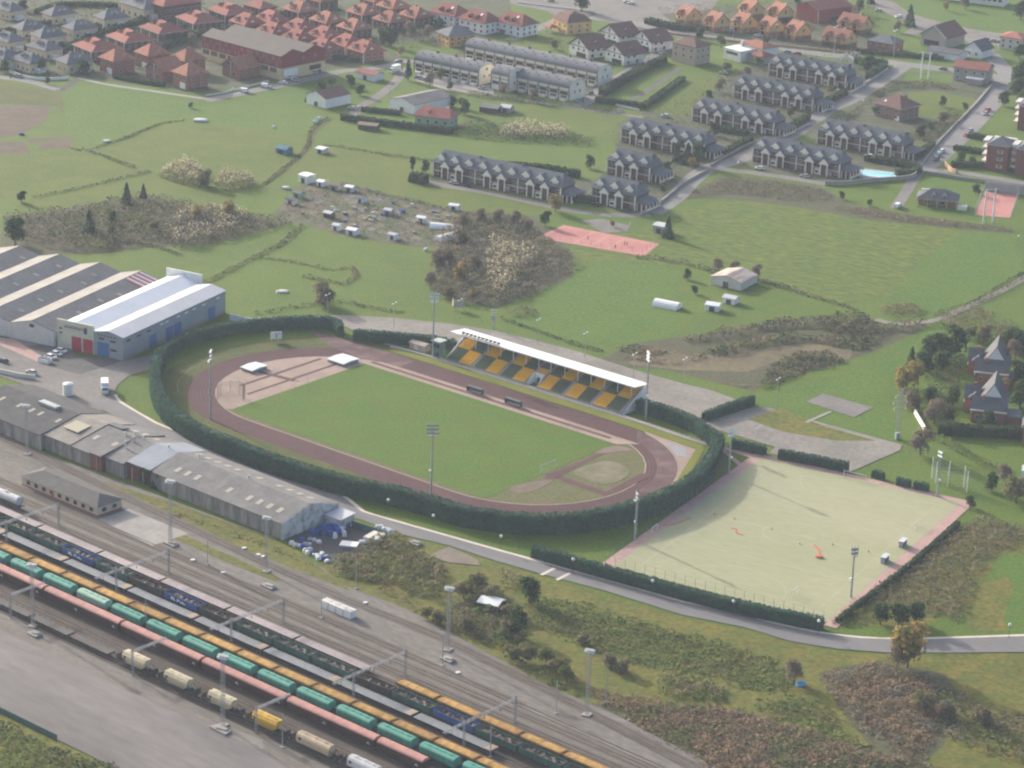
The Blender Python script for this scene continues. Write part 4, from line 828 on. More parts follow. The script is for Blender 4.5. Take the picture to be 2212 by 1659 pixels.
for i in range(4):
    o = cont if i == 0 else dup(cont); o.location = RL(-17.6+2.9*i,18.8); o.rotation_euler = (0,0,RA); o['label'] = 'small white container beside the tracks, '+('left end of the row of four','second from the left in the row of four','third from the left in the row of four','right end of the row of four')[i]; o['group'] = 'white containers by the tracks'
for (a,c,x,y,sx,lab) in ((0,2,1110,215,4.5,'pale concrete block at the foot of the concrete platform'),(0,2,1740,490,4.5,'flat concrete slab on cinders left of the white containers'),(1,2,690,965,4,'concrete footing slab by the mast right of the containers'),(0,2,225,800,4,'broken slab on the edge of the concrete loading yard'),(0,2,1430,1420,6,'rubble slab at the edge of the loading yard by cream wagons'),(1,2,480,210,4,'concrete lid in the grass above the pampas clumps')):
    p = T(a,c,x,y); b = MB(); b.prism([(-sx/2,-1.1),(sx/2,-1.3),(sx/2*.9,1.2),(-sx/2*.8,1.4)],0,.7); b.box(.3,.2,.72,sx*.5,1.2,.25,.3); tag(b.build('concrete_slab',conc,None,p,RA),lab,'slab')
sk = mat('white_sack',(.66,.67,.68),(.55,.56,.58),s=1,fine=.1); ppt = 0
for (a,c,x,y) in ((0,2,1582,240),(0,2,1675,283),(0,2,1705,295),(0,2,1250,318),(0,2,1445,400),(1,2,755,1048),(1,2,155,595)):
    p = T(a,c,x,y); b = MB(); b.prism([(.8*math.cos(k*math.pi/4)*random.uniform(.7,1.1),.6*math.sin(k*math.pi/4)) for k in range(8)],0,.5); ppt += 1
    tag(b.build('sack',sk,None,p,random.random()),('white sack lying beside the lone curving track, farthest up the line','white sack beside the lone track, upper of a close pair','white sack beside the lone track, lower of a close pair','white sack at the foot of the slim post near the concrete block','white sack on bare cinders below the warehouse','white sack on cinders right of the tall mast','white sack on the bank below the pampas clumps')[ppt-1],'sack','white sacks in the yard')
bf = mat('green_fence',(.035,.10,.10),(.05,.12,.115),s=.5); b = MB(); kerbline([RL(-190,-85.5),RL(-32,-84.5),RL(-8,-84.2)],.12,1.7,mb=b,sm=0); tag(b.build('sheet_fence',bf),'teal green sheet fence at the bottom left edge of the loading yard','fence')
# ---------------------------------------------------------------- left warehouses
WA = R(-27.0); WO = Vector((-132.8,882.7,0))
rfD = mat('roof_dark_sheet',(.115,.117,.125),(.145,.147,.155),s=.12,fine=.15,fs=.8,mid=(.15,.145,.14),ms=.2,mfac=.5); rfC = mat('roof_sunlit_and_skylight',(.32,.30,.27),(.26,.245,.22),s=.15,fine=.12)  # cream tone: sunlight on the left slopes put into colour; skylights share it
rfW = mat('roof_bright_sheet',(.80,.80,.80),(.74,.745,.75),s=.1,fine=.04,rough=.55); rfL = mat('roof_light_sheet',(.52,.52,.54),(.47,.475,.495),s=.1,fine=.06,rough=.6); sheetg = mat('cladding_blue_grey',(.30,.325,.355),(.27,.295,.325),s=.15,fine=.06,rough=.6); creamw = mat('cream_wall',(.60,.585,.46),(.55,.535,.42),s=.2,fine=.06)
redd = mat('red_door',(.46,.03,.06),(.40,.03,.05),s=.6,fine=.06,rough=.6); blued = mat('blue_door',(.045,.14,.33),(.05,.155,.36),s=.6,fine=.06,rough=.6); bluei = mat('sign_ink',(.10,.11,.19),fine=.05)
def gabled(t,x0,x1,y0,y1,h,rh,wm,rm,axis='y',over=.3,wname='wall',rname='roof',th=.22,m2=None):
    """walls with gable ends and two roof slopes; ridge along axis"""
    b = MB()
    if axis == 'y':
        c = (x0+x1)/2; b.ex([(x0,0),(x1,0),(x1,h),(c,h+rh),(x0,h)],y0,y1,'y'); b.build(wname,wm,t)
        k = rh/(c-x0)
        for s,m in ((-1,m2 or rm),(1,rm)):
            e = x0-over if s < 0 else x1+over; ez = h-k*over; b = MB(); b.slab([(e,y0-over,ez+th+.02),(e,y1+over,ez+th+.02),(c,y1+over,h+rh+th+.02),(c,y0-over,h+rh+th+.02)][::(-1 if s < 0 else 1)] if 0 else [(e,y0-over,ez+th+.02),(c,y0-over,h+rh+th+.02),(c,y1+over,h+rh+th+.02),(e,y1+over,ez+th+.02)] if s < 0 else [(c,y0-over,h+rh+th+.02),(e,y0-over,ez+th+.02),(e,y1+over,ez+th+.02),(c,y1+over,h+rh+th+.02)],th,0); b.build(rname,m,t)
    else:
        c = (y0+y1)/2; b.ex([(y0,0),(y0,h),(c,h+rh),(y1,h),(y1,0)],x0,x1,'x'); b.build(wname,wm,t); k = rh/(c-y0)
        for s,m in ((-1,rm),(1,m2 or rm)):
            e = y0-over if s < 0 else y1+over; ez = h-k*over; z1,z2 = ez+th+.02,h+rh+th+.02
            b = MB(); b.slab([(x0-over,e,z1),(x1+over,e,z1),(x1+over,c,z2),(x0-over,c,z2)] if s < 0 else [(x0-over,c,z2),(x1+over,c,z2),(x1+over,e,z1),(x0-over,e,z1)],th); b.build(rname,m,t)
def frontwin(t,spots,w,h,m=dark,y=-.05,name='window',axis='x',frame=None):
    key = ('fw',w,h,m.name,frame.name if frame else '')
    if key not in WB:
        b = MB(); b.box(0,0,0,w,.1,h,0,0)
        if frame: b.box(0,.03,-.1,w+.3,.08,h+.2,0,1); b.box(0,-.06,0,.08,.03,h,0,1)
        WB[key] = b.mesh([m,frame] if frame else m,name)
    for x,z in spots:
        o = obj(name,WB[key],t,(x,y,z) if axis == 'x' else (y,x,z))
        if axis == 'y': o.rotation_euler = (0,0,math.pi/2)
t = thing('warehouse','long blue-grey clad warehouse with pale roof and blue doors beside the curved hedge','warehouse',WO,WA,'warehouses at the yard')
gabled(t,-12.2,0,0,63,8.2,1.3,sheetg,rfL,'y',.25); b = MB(); b.box(.06,31.5,0,.1,63,1.2); b.build('plinth',conc,t)
frontwin(t,[(-8.3,0)],4.8,5.0,blued,-.08,'roller_door')
for y in (17.5,27.5,32.6,54): frontwin(t,[(y,0)],4.2,4.6,blued,.1,'roller_door','y')
frontwin(t,[(-9,6.1),(-4.2,5.8)],2.2,.6,dark,-.06); frontwin(t,[(-4,2.6)],2.6,.8,dark,-.06); frontwin(t,[(y,6.3) for y in (3,9,15)],2.2,.55,dark,.08,'window','y'); frontwin(t,[(y,6.6) for y in (23,26,33,38,43,49,58)],2.0,.6,white,.08,'vent','y')
b = MB()
for k in range(6): b.box(-10.2+k*1.35,-.07,7.3,.75,.05,.55)
b.build('dark_lettering',darkm,t); o = MB().box(-5.5,30.5,9.55,.3,4,.2); 
t = thing('warehouse','cream-fronted warehouse with bright white roof, red doors and a blue sign','warehouse',WO,WA,'warehouses at the yard')
gabled(t,-27.5,-13.4,.5,66,7.6,2.2,creamw,rfW,'y',.2); b = MB(); b.box(-19.9,.2,0,15.4,.6,10.2); b.build('front_wall',creamw,t)
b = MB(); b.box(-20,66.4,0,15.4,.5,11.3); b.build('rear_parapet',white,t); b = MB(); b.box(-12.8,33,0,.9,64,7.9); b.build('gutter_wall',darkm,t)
frontwin(t,[(-19.4,0),(-14.6,0)],4.0,5.0,redd,-.16,'roller_door'); frontwin(t,[(-26,6.8),(-26,5.2)],1.2,.5,dark,-.14)
b = MB(); random.seed(3)
for k in range(11): x = -24.4+k*.66; b.box(x,-.13,7.6,.2,.05,.95); b.box(x+.2,-.13,7.6+random.choice((0,.4,.8)),.3,.05,.18); b.box(x+.42,-.13,7.6,.1,.05,random.choice((.5,.95)))
b.build('sign_lettering',bluei,t); b = MB(); b.box(-15.6,-.14,6.7,1.4,.06,2.2); b.build('sign_emblem',mat('emblem_blue',(.06,.07,.20),fine=0),t); b = MB(); b.box(-16.8,-.14,7.5,.8,.06,.9); b.box(-20.6,-.14,7.0,7,.05,.14); b.build('sign_accent',mat('sign_orange',(.65,.33,.16),fine=0),t)
for k,nmz in enumerate(('right beside the cream-fronted one','second from the cream-fronted one','third from the cream-fronted one','fourth from the cream-fronted one, at the photo edge')):
    xr = -37.3-18.4*k; t = thing('warehouse','dark-roofed warehouse bay with pale gable wall, '+nmz,'warehouse',frame(WO,WA,xr,-1.5),WA+R(1.5),'sawtooth warehouse bays')
    gabled(t,-9.1,9.1,0,68,5.6,2.3,offw,rfD,'y',.05,m2=rfC); frontwin(t,[(-3.8,0),(4.2,0)],5.6,3.6,offw,-.07,'roller_door'); frontwin(t,[(0,5.6)],1.8,1.2,darkm,-.06,'vent')  # left slope takes the sunlit-coloured copy of the roof sheet
    b = MB(); sl = 2.3/9.1
    for j in range(5):
        y = 8+j*12.5+random.uniform(-2,2); x = 4.4+random.uniform(-1,1.5)
        b.slab([(x,y,7.9-sl*x+.33),(x+2.2,y,7.9-sl*(x+2.2)+.33),(x+2.2,y+1.4,7.9-sl*(x+2.2)+.33),(x,y+1.4,7.9-sl*x+.33)],.04)
    b.build('skylight',rfC,t)
    if k == 0:
        b = MB()
        for j in range(4): y = 56+j*2.8; b.slab([(.6,y,7.9-sl*.6+.34),(8.8,y,7.9-sl*8.8+.34),(8.8,y+1.3,7.9-sl*8.8+.34),(.6,y+1.3,7.9-sl*.6+.34)],.05)
        b.build('red_sheets',mat('red_sheet',(.30,.07,.08),fine=.1),t); b = MB()
        for j in range(4): y = 57.4+j*2.8; b.slab([(.6,y,7.9-sl*.6+.34),(8.8,y,7.9-sl*8.8+.34),(8.8,y+1.3,7.9-sl*8.8+.34),(.6,y+1.3,7.9-sl*.6+.34)],.05)
        b.build('white_sheets',rfL,t)
for (x,y,w,lab) in ((12,26,0,''),): pass
b = MB(); b.box(0,0,0,9,.3,2.4); tag(b.build('gate_wall',white,None,T(0,1,1555,430),R(-30)),'short white wall at the lane entrance behind the grey warehouse','wall')
# ---------------------------------------------------------------- long old warehouse by the rails
cw1 = mat('stained_concrete',(.30,.285,.26),(.22,.21,.195),s=.25,fine=.2,fs=1.2,mid=(.14,.13,.12),ms=.5,mfac=.7,stretch=(1,1,5)); rfG = mat('roof_weathered',(.135,.132,.13),(.165,.16,.155),s=.12,fine=.15,fs=.7,mid=(.22,.21,.20),ms=.15,mfac=.6); rfB = mat('roof_bluish',(.25,.275,.31),(.215,.24,.275),s=.1,fine=.1,mid=(.32,.33,.35),ms=.12,mfac=.6); rfK = mat('roof_bitumen',(.055,.055,.06),(.072,.072,.077),s=.15,fine=.15,mid=(.1,.098,.095),ms=.3,mfac=.4); rfT = mat('roof_tan',(.26,.235,.20),(.22,.20,.175),s=.2,fine=.2,mid=(.16,.15,.14),ms=.3,mfac=.6); brickr = mat('wall_red',(.20,.065,.05),(.16,.055,.045),s=.4,fine=.2); ivy = leaf('ivy',(.022,.045,.022),(.035,.06,.028)); glz = mat('fibreglass_panel',(.40,.37,.30),(.34,.315,.26),s=.6,fine=.1); peel = mat('peeling_white',(.55,.56,.56),(.47,.48,.48),s=.3,fine=.1,mid=(.20,.19,.165),ms=.55,mfac=.9)
t = thing('old_warehouse','very long shabby warehouse of joined sheds with patched grey roofs along the rails','warehouse',RL(-60.3,43),RA)
segs = [(-140,-121,5.0,7.9,rfK,cw1),(-121,-103,5.0,7.9,rfK,cw1),(-103,-90.2,4.9,7.7,rfT,cw1),(-90,-81.3,4.7,7.5,rfG,cw1),(-81.2,-76,5.1,7.6,rfG,brickr),(-75.9,-67.4,4.7,7.5,rfG,cw1),(-67.3,-56.8,5.2,7.9,rfB,brickr),(-56.7,-30,5.0,8.0,rfG,cw1),(-29.9,0,5.0,8.0,rfG,cw1)]
D_ = 22.8
for i,(a,c,h,r,rm,wm) in enumerate(segs):
    y0 = (-4.5 if c < -100 else -3 if c < -75 else -1.5 if c < -60 else 0) if i < 7 else 0
    e = MB(); m = D_/2; e.ex([(y0,0),(y0,h),(m,r),(D_,h),(D_,0)],a,c); e.build('wall',wm,t)
    k = (r-h)/(m-y0); k2 = (r-h)/(D_-m); o_ = .35
    b = MB(); b.slab([(a-.02,y0-o_,h-k*o_+.22),(c+.02,y0-o_,h-k*o_+.22),(c+.02,m,r+.22),(a-.02,m,r+.22)],.2); b.slab([(a-.02,m,r+.22),(c+.02,m,r+.22),(c+.02,D_+o_,h-k2*o_+.22),(a-.02,D_+o_,h-k2*o_+.22)],.2); b.build('roof',rm,t)
    def onroof(x,y,up=.3): return h+k*(y-y0)+up if y < m else r-k2*(y-m)+up
    sk_ = MB(); n = int((c-a)/4.3)
    for j in range(n):
        for y in ((3.4,) if rm in (rfK,rfT) else (3.2,15.5)):
            if rm in (rfB,) or random.random() < .25: continue
            x = a+2.2+j*4.3; w_ = 1.3 if rm is rfK else 1.7
            sk_.slab([(x,y,onroof(x,y)),(x+w_,y,onroof(x,y)),(x+w_,y+2.4,onroof(x,y+2.4)),(x,y+2.4,onroof(x,y+2.4))],.05)
    if sk_.f: sk_.build('skylight',glz,t)
lf = MB(); lf.box(-101.5+-14,9.6,7.7,8.5,2.2,.7); lf.build('roof_lantern',greym,t); b = MB()
for k in range(9): b.box(-119.2+k*.95,9.6,8.42,.35,2.3,.3)
b.build('lantern_glass',white,t)
b = MB(); b.slab([(-100.5,2.5,6.75),(-93.5,2.5,6.75),(-93.5,8,7.55),(-100.5,8,7.55)],.12); b.build('roof_patch',mat('patch_cream',(.40,.36,.27),fine=.1),t)
b = MB(); b.slab([(-90.6,12.2,8.0),(-84,12.2,8.0),(-84,15.5,7.5),(-90.6,15.5,7.5)],.3); b.build('roof_patch',rfD,t)
for k,(x,y) in enumerate(((-79.5,10),(-77.8,12.5),(-75,9),(-73.6,12),(-62,12),(-50,13.5),(-27,12.5),(-74,5))): MB().tube((x,y,6.6),(x,y,8.9),.3,.3,8).build('vent_pipe',offw,t)
b = MB(); b.ex([(-.2,0),(-.2,5.1),(11.4,8.15),(23,5.1),(23,0)],.02,.3); b.build('end_wall',peel,t)
MB().box(.36,6.5,0,.08,2.6,3.4).build('door',offw,t)
n = 900; P = np.stack([rng.uniform(-61.5,-53,n),np.full(n,-.35)-rng.random(n)*.5,rng.random(n)**.8*5.4],1); P = P[(vnoise(P[:,0]/1.5,P[:,2]/1.5,5) > .42)]; obj('ivy',leaves_mesh('ivy',P,np.tile([0,-1.,.3],(len(P),1)),.6,ivy),t)
b = MB()
for k in range(28):
    x = -137+k*4.9; b.box(x,-.06 if x > -57 else (-1.56 if x > -75 else -3.06 if x > -100 else -4.56),.1,.35,.1,4.5)
b.build('pilasters',cw1,t)
t = thing('lean_to','small white lean-to shed at the end gable of the long warehouse','shed',RL(-59.5,59.5),RA); b = MB(); b.ex([(0,0),(0,3.4),(6,3.9),(6,0)],0.4,6.4); b.build('wall',peel,t); b = MB(); b.slab([(.2,-.2,3.62),(6.7,-.2,3.62),(6.7,6.2,4.15),(.2,6.2,4.15)],.15); b.build('roof',rfL,t)
# bales and pallets in the yard behind it
def lump(n,sx,sy,sz,m,lab,cat,p,grp,rz=0):
    b = MB(); k = 7; b.v = []; 
    for i,(z,r) in enumerate(((0,1),(.45,1.05),(.85,.85),(1,.4))):
        for j in range(k): a = 2*math.pi*j/k; q = random.uniform(.82,1.12)*r; b.v.append((sx/2*q*math.cos(a),sy/2*q*math.sin(a),sz*z))
    b.f = [tuple(range(k))[::-1],tuple(range(3*k,4*k))]+[(i*k+j,i*k+(j+1) % k,(i+1)*k+(j+1) % k,(i+1)*k+j) for i in range(3) for j in range(k)]; b.m = [0]*len(b.f)
    return tag(b.build(n,m,None,p,rz),lab,cat,grp)
blueb = mat('blue_plastic',(.035,.075,.26),(.05,.10,.33),s=.9,fine=.25,orand=.3)
def C5(x,y,z=0): return G((800+x/5.53)*.72,(1480+y/5.53)*.72,z)
for i,(x,y) in enumerate(((760,690),(840,700),(900,660),(960,690),(1010,640),(1060,700),(1110,660),(940,610),(1040,590),(1130,610),(1180,680),(850,640),(1250,560),(1330,570),(1080,560),(1200,640))):
    lump('sack',2.2,1.9,random.uniform(1.3,2.2),blueb,'blue plastic sack in the blue heap by the peeling white gable','sack',C5(x,y),'blue sacks by the gable',random.random()*3)
for i,(x,y,lab) in enumerate(((1135,750,'standing alone before the blue heap'),(1290,720,'right of the blue heap, tallest'),(1240,650,'leaning on the right side of the blue heap'),(1000,640,'small, on top of the blue heap'))): lump('sack',1.5,1.5,2.0,sk,'white bulk sack '+lab,'sack',C5(x,y),'white bulk sacks in the yard',.3*i)
for i,(x,y) in enumerate(((420,850),(480,880),(540,880),(600,900),(650,870),(700,860),(640,970),(720,950),(760,1000),(800,1040),(850,1060),(900,1060),(860,1100),(930,1090),(990,1060),(1000,1140),(790,790),(870,830),(590,780),(720,780),(920,1010),(680,1010))):
    lump('scrap_bundle',1.9,1.5,random.uniform(.7,1.3),(sk,offw,sk,blueb,greym)[i % 5],'pale bundle in the row of scrap along the yard\'s rail side','bundle',C5(x,y),'bundles along the yard edge',i*.7)
t = thing('pallet_stack','flat white-topped stack in the middle of the bale yard','pallet stack',C5(1370,900),R(-10)); MB().box(0,0,0,5.0,3.4,1.0).build('base',greym,t); MB().box(0,0,1.02,5.2,3.6,.25).build('sheet',white,t)
t = thing('pallet_stack','pair of long off-white stacks at the hedge end of the bale yard','pallet stack',C5(1800,780),R(60)); MB().box(0,-1.3,0,5.5,2.0,1.7).build('stack',offw,t); MB().box(0,1.3,0,5.5,2.0,1.6).build('stack',offw,t)
for i,(x,y) in enumerate(((1840,590),(1900,590),(1950,625),(2010,640),(2050,660))): lump('bale',1.8,1.6,1.3,sk,'white bale in the line beside the road at the yard corner','bale',C5(x,y),'white bales by the road',i)
lump('bale',3.0,1.4,1.0,sk,'long white bale between the two pallet stacks','bale',C5(1590,830),None,R(-20))
b = MB(); kerbline([C5(1410,560),C5(1830,690)],.15,2.0,mb=b,sm=0); tag(b.build('sheet_fence',bf),'teal green sheet fence between the bale yard and the road','fence')
# ---------------------------------------------------------------- vehicles
tyre = mat('tyre',(.02,.02,.02),fine=0); carm = {}
def carpaint(n,c): return mat('paint_'+n,c,None,fine=.03,rough=.3,spec=.5)
PC = {'white': carpaint('white',(.75,.76,.77)),'silver': carpaint('silver',(.42,.44,.46)),'grey': carpaint('grey',(.15,.16,.17)),'dark': carpaint('dark',(.03,.032,.04)),'red': carpaint('red',(.42,.03,.03)),'blue': carpaint('blue',(.05,.12,.26)),'teal': carpaint('teal',(.10,.26,.30))}
def car(col):
    if col in carm: return dup(carm[col])
    t = thing('parked_car','','car'); m = PC[col]
    pr = [(-2.15,.35),(-2.15,.85),(-1.3,.95),(-1.25,.95),(1.75,.95),(2.1,.85),(2.1,.35)]
    b = MB(); b.ex([(y,z) for y,z in pr][::-1],-.86,.86,'y'); 
    b = MB(); V = []
    for y in (-.86,.86): V += [(x,y,z) for x,z in pr]
    n = len(pr); b.add(V,[tuple(range(n)),tuple(range(n,2*n))[::-1]]+[(i,n+i,n+(i+1) % n,(i+1) % n) for i in range(n)]); b.build('body',m,t)
    b = MB(); V = [(-1.3,-.78,.96),(1.75,-.78,.96),(1.75,.78,.96),(-1.3,.78,.96),(-.55,-.62,1.4),(1.35,-.62,1.4),(1.35,.62,1.4),(-.55,.62,1.4)]; b.add(V,[(0,1,5,4),(1,2,6,5),(2,3,7,6),(3,0,4,7),(3,2,1,0)]); b.build('windows_band',dark,t) if 0 else b.build('cabin_glass',dark,t)
    MB().box(.4,0,1.41,1.95,1.28,.06).build('roof',m,t)
    for x in (-1.35,1.3):
        for y in (-.8,.8): MB().tube((x,y-.1,.32),(x,y+.1,.32),.32,n=10).build('wheel',tyre,t)
    for y in (-.6,.6): MB().box(-2.16,y,.62,.06,.35,.16).build('headlight',lampw,t)
    carm[col] = t; return t
def putcar(col,p,rz,lab,grp=None):
    o = car(col); o.location = (p.x,p.y,.15); o.rotation_euler = (0,0,rz); o['label'] = lab
    if grp: o['group'] = grp
    elif 'group' in o: del o['group']
    return o
def van(lab,p,rz,box=True,m=None):
    m = m or PC['white']; t = thing('delivery_truck' if box else 'parked_van',lab,'truck' if box else 'van',(p.x,p.y,.15),rz)
    if box:
        MB().box(1.2,0,.9,5.4,2.35,2.6).build('cargo_box',m,t); V = [(-3.6,-1.05,.5),(-1.6,-1.05,.5),(-1.6,-1.05,2.4),(-2.6,-1.05,2.4),(-3.6,-1.05,1.4)]; b = MB(); b.add(V+[(x,1.05,z) for x,y,z in V],[(0,1,2,3,4),(9,8,7,6,5)]+[(i,5+i,5+(i+1) % 5,(i+1) % 5) for i in range(5)]); b.build('cab',m,t); MB().box(-3.2,0,1.5,.5,1.8,.7).build('windscreen',dark,t); MB().box(0,0,.45,7,1,.4).build('chassis',darkm,t); xs = (-2.7,2.6)
    else:
        V = [(-2.4,-.9,.4),(2.4,-.9,.4),(2.4,-.9,1.9),(-.9,-.9,1.9),(-1.7,-.9,1.15),(-2.4,-.9,1.0)]; b = MB(); n = 6; b.add(V+[(x,.9,z) for x,y,z in V],[tuple(range(n)),tuple(range(n,2*n))[::-1]]+[(i,n+i,n+(i+1) % n,(i+1) % n) for i in range(n)]); b.build('body',m,t); MB().box(-1.32,0,1.2,.5,1.6,.6).build('windscreen',dark,t); xs = (-1.6,1.6)
    for x in xs:
        for y in (-.9,.9): MB().tube((x,y-.12,.38),(x,y+.12,.38),.38,n=10).build('wheel',tyre,t)
    return t
for i,(x,y,c,lab) in enumerate(((330,665,'white','white car in the yard row, nearest the white skip'),(365,645,'white','white car in the middle of the yard row of three'),(395,625,'white','white car in the yard row, nearest the red doors'))): putcar(c,T(0,1,x,y),R(150),lab,'white cars parked in the yard')
for i,(x,y,c,lab) in enumerate(((1160,575,'blue','blue-grey car at the near end of the row by the grey warehouse'),(1190,555,'silver','silver car, second in the row by the grey warehouse'),(1215,540,'silver','silver car, third in the row by the grey warehouse'),(1240,525,'white','white car, fourth in the row by the grey warehouse'),(1300,500,'grey','grey car parked apart by the grey warehouse blue doors'))): putcar(c,T(0,1,x,y),R(-20),lab,'cars beside the grey warehouse')
van('white box truck on the yard road beside the grass corner',T(0,1,680,880),R(100))
t = thing('skip','open white skip with dark rubbish in the warehouse yard','skip',T(0,1,290,690),R(-28)); b = MB()
for y in (-1.1,1.1): b.box(0,y,0,4.6,.1,1.5)
for x in (-2.3,2.3): b.box(x,0,0,.1,2.2,1.5)
b.box(0,0,.05,4.5,2.1,.08); b.build('body',white,t); MB().box(0,0,.9,4.3,2.0,.3).build('rubbish',scrap,t)
t = thing('silo','upright white silo tank behind the dark roof of the long warehouse','silo',RL(-196,77),RA); MB().tube((0,0,0),(0,0,4.0),1.7,n=20).build('tank',white,t); MB().tube((0,0,4.0),(0,0,4.4),1.7,.6,20).build('cap',white,t)
for i,(x,y,c,lab) in enumerate(((20,690,'dark','dark car with junk on the yard road at the left edge'),(205,765,'silver','silver vehicle beside the pale wall of the yard road'))): putcar(c,T(0,1,x,y),R(-35),lab)
b = MB(); kerbline(T01((-200,700),(0,760),(130,790),(230,800)),.4,1.6,mb=b,sm=0); tag(b.build('wall',offw),'low whitish wall along the yard road before the dark roof','wall')
# ---------------------------------------------------------------- housing materials
slate = mat('slate_roof',(.125,.132,.145),(.15,.157,.17),s=.3,fine=.15,fs=1.2,orand=.08); slateD = mat('slate_dark',(.085,.09,.10),(.11,.115,.125),s=.3,fine=.15,fs=1.2); tileR = mat('red_tile',(.29,.105,.078),(.235,.088,.068),s=.4,fine=.18,fs=1.5,orand=.12); tileO = mat('orange_tile',(.34,.145,.095),(.28,.118,.08),s=.4,fine=.18,fs=1.5,orand=.1); tileB = mat('brown_tile',(.16,.085,.072),(.13,.07,.062),s=.4,fine=.15,fs=1.5); tileP = mat('pink_red_tile',(.36,.13,.10),(.42,.16,.12),s=.4,fine=.15)
brick = mat('brick_wall',(.31,.13,.09),(.25,.105,.075),s=.6,fine=.12,fs=3,orand=.1); brickD = mat('brick_brown',(.12,.066,.052),(.10,.055,.044),s=.6,fine=.12); creamW = mat('render_cream',(.62,.53,.36),(.56,.48,.33),s=.3,fine=.06,orand=.06); creamL = mat('render_ivory',(.80,.74,.60),(.74,.68,.55),s=.3,fine=.06); yelW = mat('render_yellow',(.60,.40,.17),(.54,.355,.15),s=.3,fine=.06); ochW = mat('render_ochre',(.50,.28,.07),(.45,.25,.06),s=.3,fine=.06); beigeW = mat('render_beige',(.44,.35,.26),(.40,.315,.235),s=.3,fine=.06); greyW = mat('render_grey',(.36,.335,.30),(.31,.29,.26),s=.3,fine=.1); mintW = mat('render_mint',(.30,.42,.32),(.27,.38,.29),s=.3,fine=.06); maroonW = mat('maroon_wall',(.22,.035,.04),(.19,.03,.035),s=.3,fine=.08,fs=2.5); brownR = mat('flat_brown_roof',(.135,.118,.102),(.155,.135,.118),s=.1,fine=.1)
fasc = offw; trimW = mat('trim_ivory',(.90,.83,.69),(.85,.78,.64),s=.3,fine=.05)
def hiproof(b,w,d,h,rh,o,ridge=None,m=0,th=.25):
    """closed hip roof over a w x d plan centred on the origin; ridge along the longer side"""
    X,Y = w/2+o,d/2+o; b.box(0,0,h,2*X,2*Y,th,0,1)
    if w >= d: e = (w-d)/2+.4 if ridge is None else ridge/2; E,F = (-e,0,h+rh),(e,0,h+rh); z = h+th+.003; b.add([(-X,-Y,z),(X,-Y,z),(X,Y,z),(-X,Y,z),E,F],[(0,1,5,4),(1,2,5),(2,3,4,5),(3,0,4)],m)
    else: e = (d-w)/2+.4 if ridge is None else ridge/2; E,F = (0,-e,h+rh),(0,e,h+rh); z = h+th+.003; b.add([(-X,-Y,z),(X,-Y,z),(X,Y,z),(-X,Y,z),E,F],[(0,1,4),(1,2,5,4),(2,3,5),(3,0,4,5)],m)
    return b
def gdorm(t,x,y,z,w,d,hh,rz,wm,rm,name='dormer'):
    """small gabled dormer: wall box with window, child roof"""
    b = MB(); b.ex([(-w/2,0),(w/2,0),(w/2,hh),(0,hh+w*.42),(-w/2,hh)],0,d,'y'); b.box(0,-.03,hh*.3,w*.5,.06,hh*.6,0,1); o = b.build(name,[wm,dark],t,(x,y,z),rz)
    r = MB(); k = .42*2; e = w/2+.2
    for s in (-1,1):
        P = [(s*e,-.25,hh-k*.2+.1),(0,-.25,hh+w*.42+.1),(0,d+.1,hh+w*.42+.1),(s*e,d+.1,hh-k*.2+.1)]; r.slab(P if s < 0 else [P[1],P[0],P[3],P[2]],.12)
    r.build('dormer_roof',rm,o); return o
def wins(t,pts,w=1.1,h=1.3,frame=fasc):
    """windows on walls: (x, y, z, facing angle)"""
    key = ('hw',w,h,frame.name)
    if key not in WB: b = MB(); b.box(0,0,-.1,w+.26,.1,h+.2,0,1); b.box(0,-.03,0,w,.1,h,0,0); b.box(0,-.09,0,.07,.04,h,0,1); WB[key] = b.mesh([dark,frame],'window')
    for x,y,z,a in pts: o = obj('window',WB[key],t,(x,y,z)); o.rotation_euler = (0,0,a)
HP = math.pi/2
def hwins(t,W_,D_,zs,nf=3,ns=2,**k):
    w,d = W_,D_
    P = []
    for z in zs:
        P += [(-w/2+w*(i+.5)/nf,-d/2-.04,z,0) for i in range(nf)]; P += [(w/2+.04,-d/2+d*(i+.5)/ns,z,HP) for i in range(ns)]
    wins(t,P,**k)
def chim(t,x,y,z,h=1.6,m=None): b = MB(); b.box(0,0,0,.8,.8,h); b.box(0,0,h,1.0,1.0,.15); b.build('chimney',m or brick,t,(x,y,z))
PROTO = {}
def put(kind,maker,tile,w,d,h,rz,lab,grp,sc=None,back=(0,0)):
    """house of a kind with its front eave corner seen at a tile point"""
    i,j,x,y = tile; F = T(i,j,x,y,h); a = R(rz); c = frame(F,a,-w/2,d/2); c.z = 0
    if kind not in PROTO: o = PROTO[kind] = maker()
    else: o = dup(PROTO[kind])
    o.location = c; o.rotation_euler = (0,0,a+R(random.uniform(-1.5,1.5))); o['label'] = lab
    if grp: o['group'] = grp
    if sc: o.scale = (sc,sc,sc)
    return o
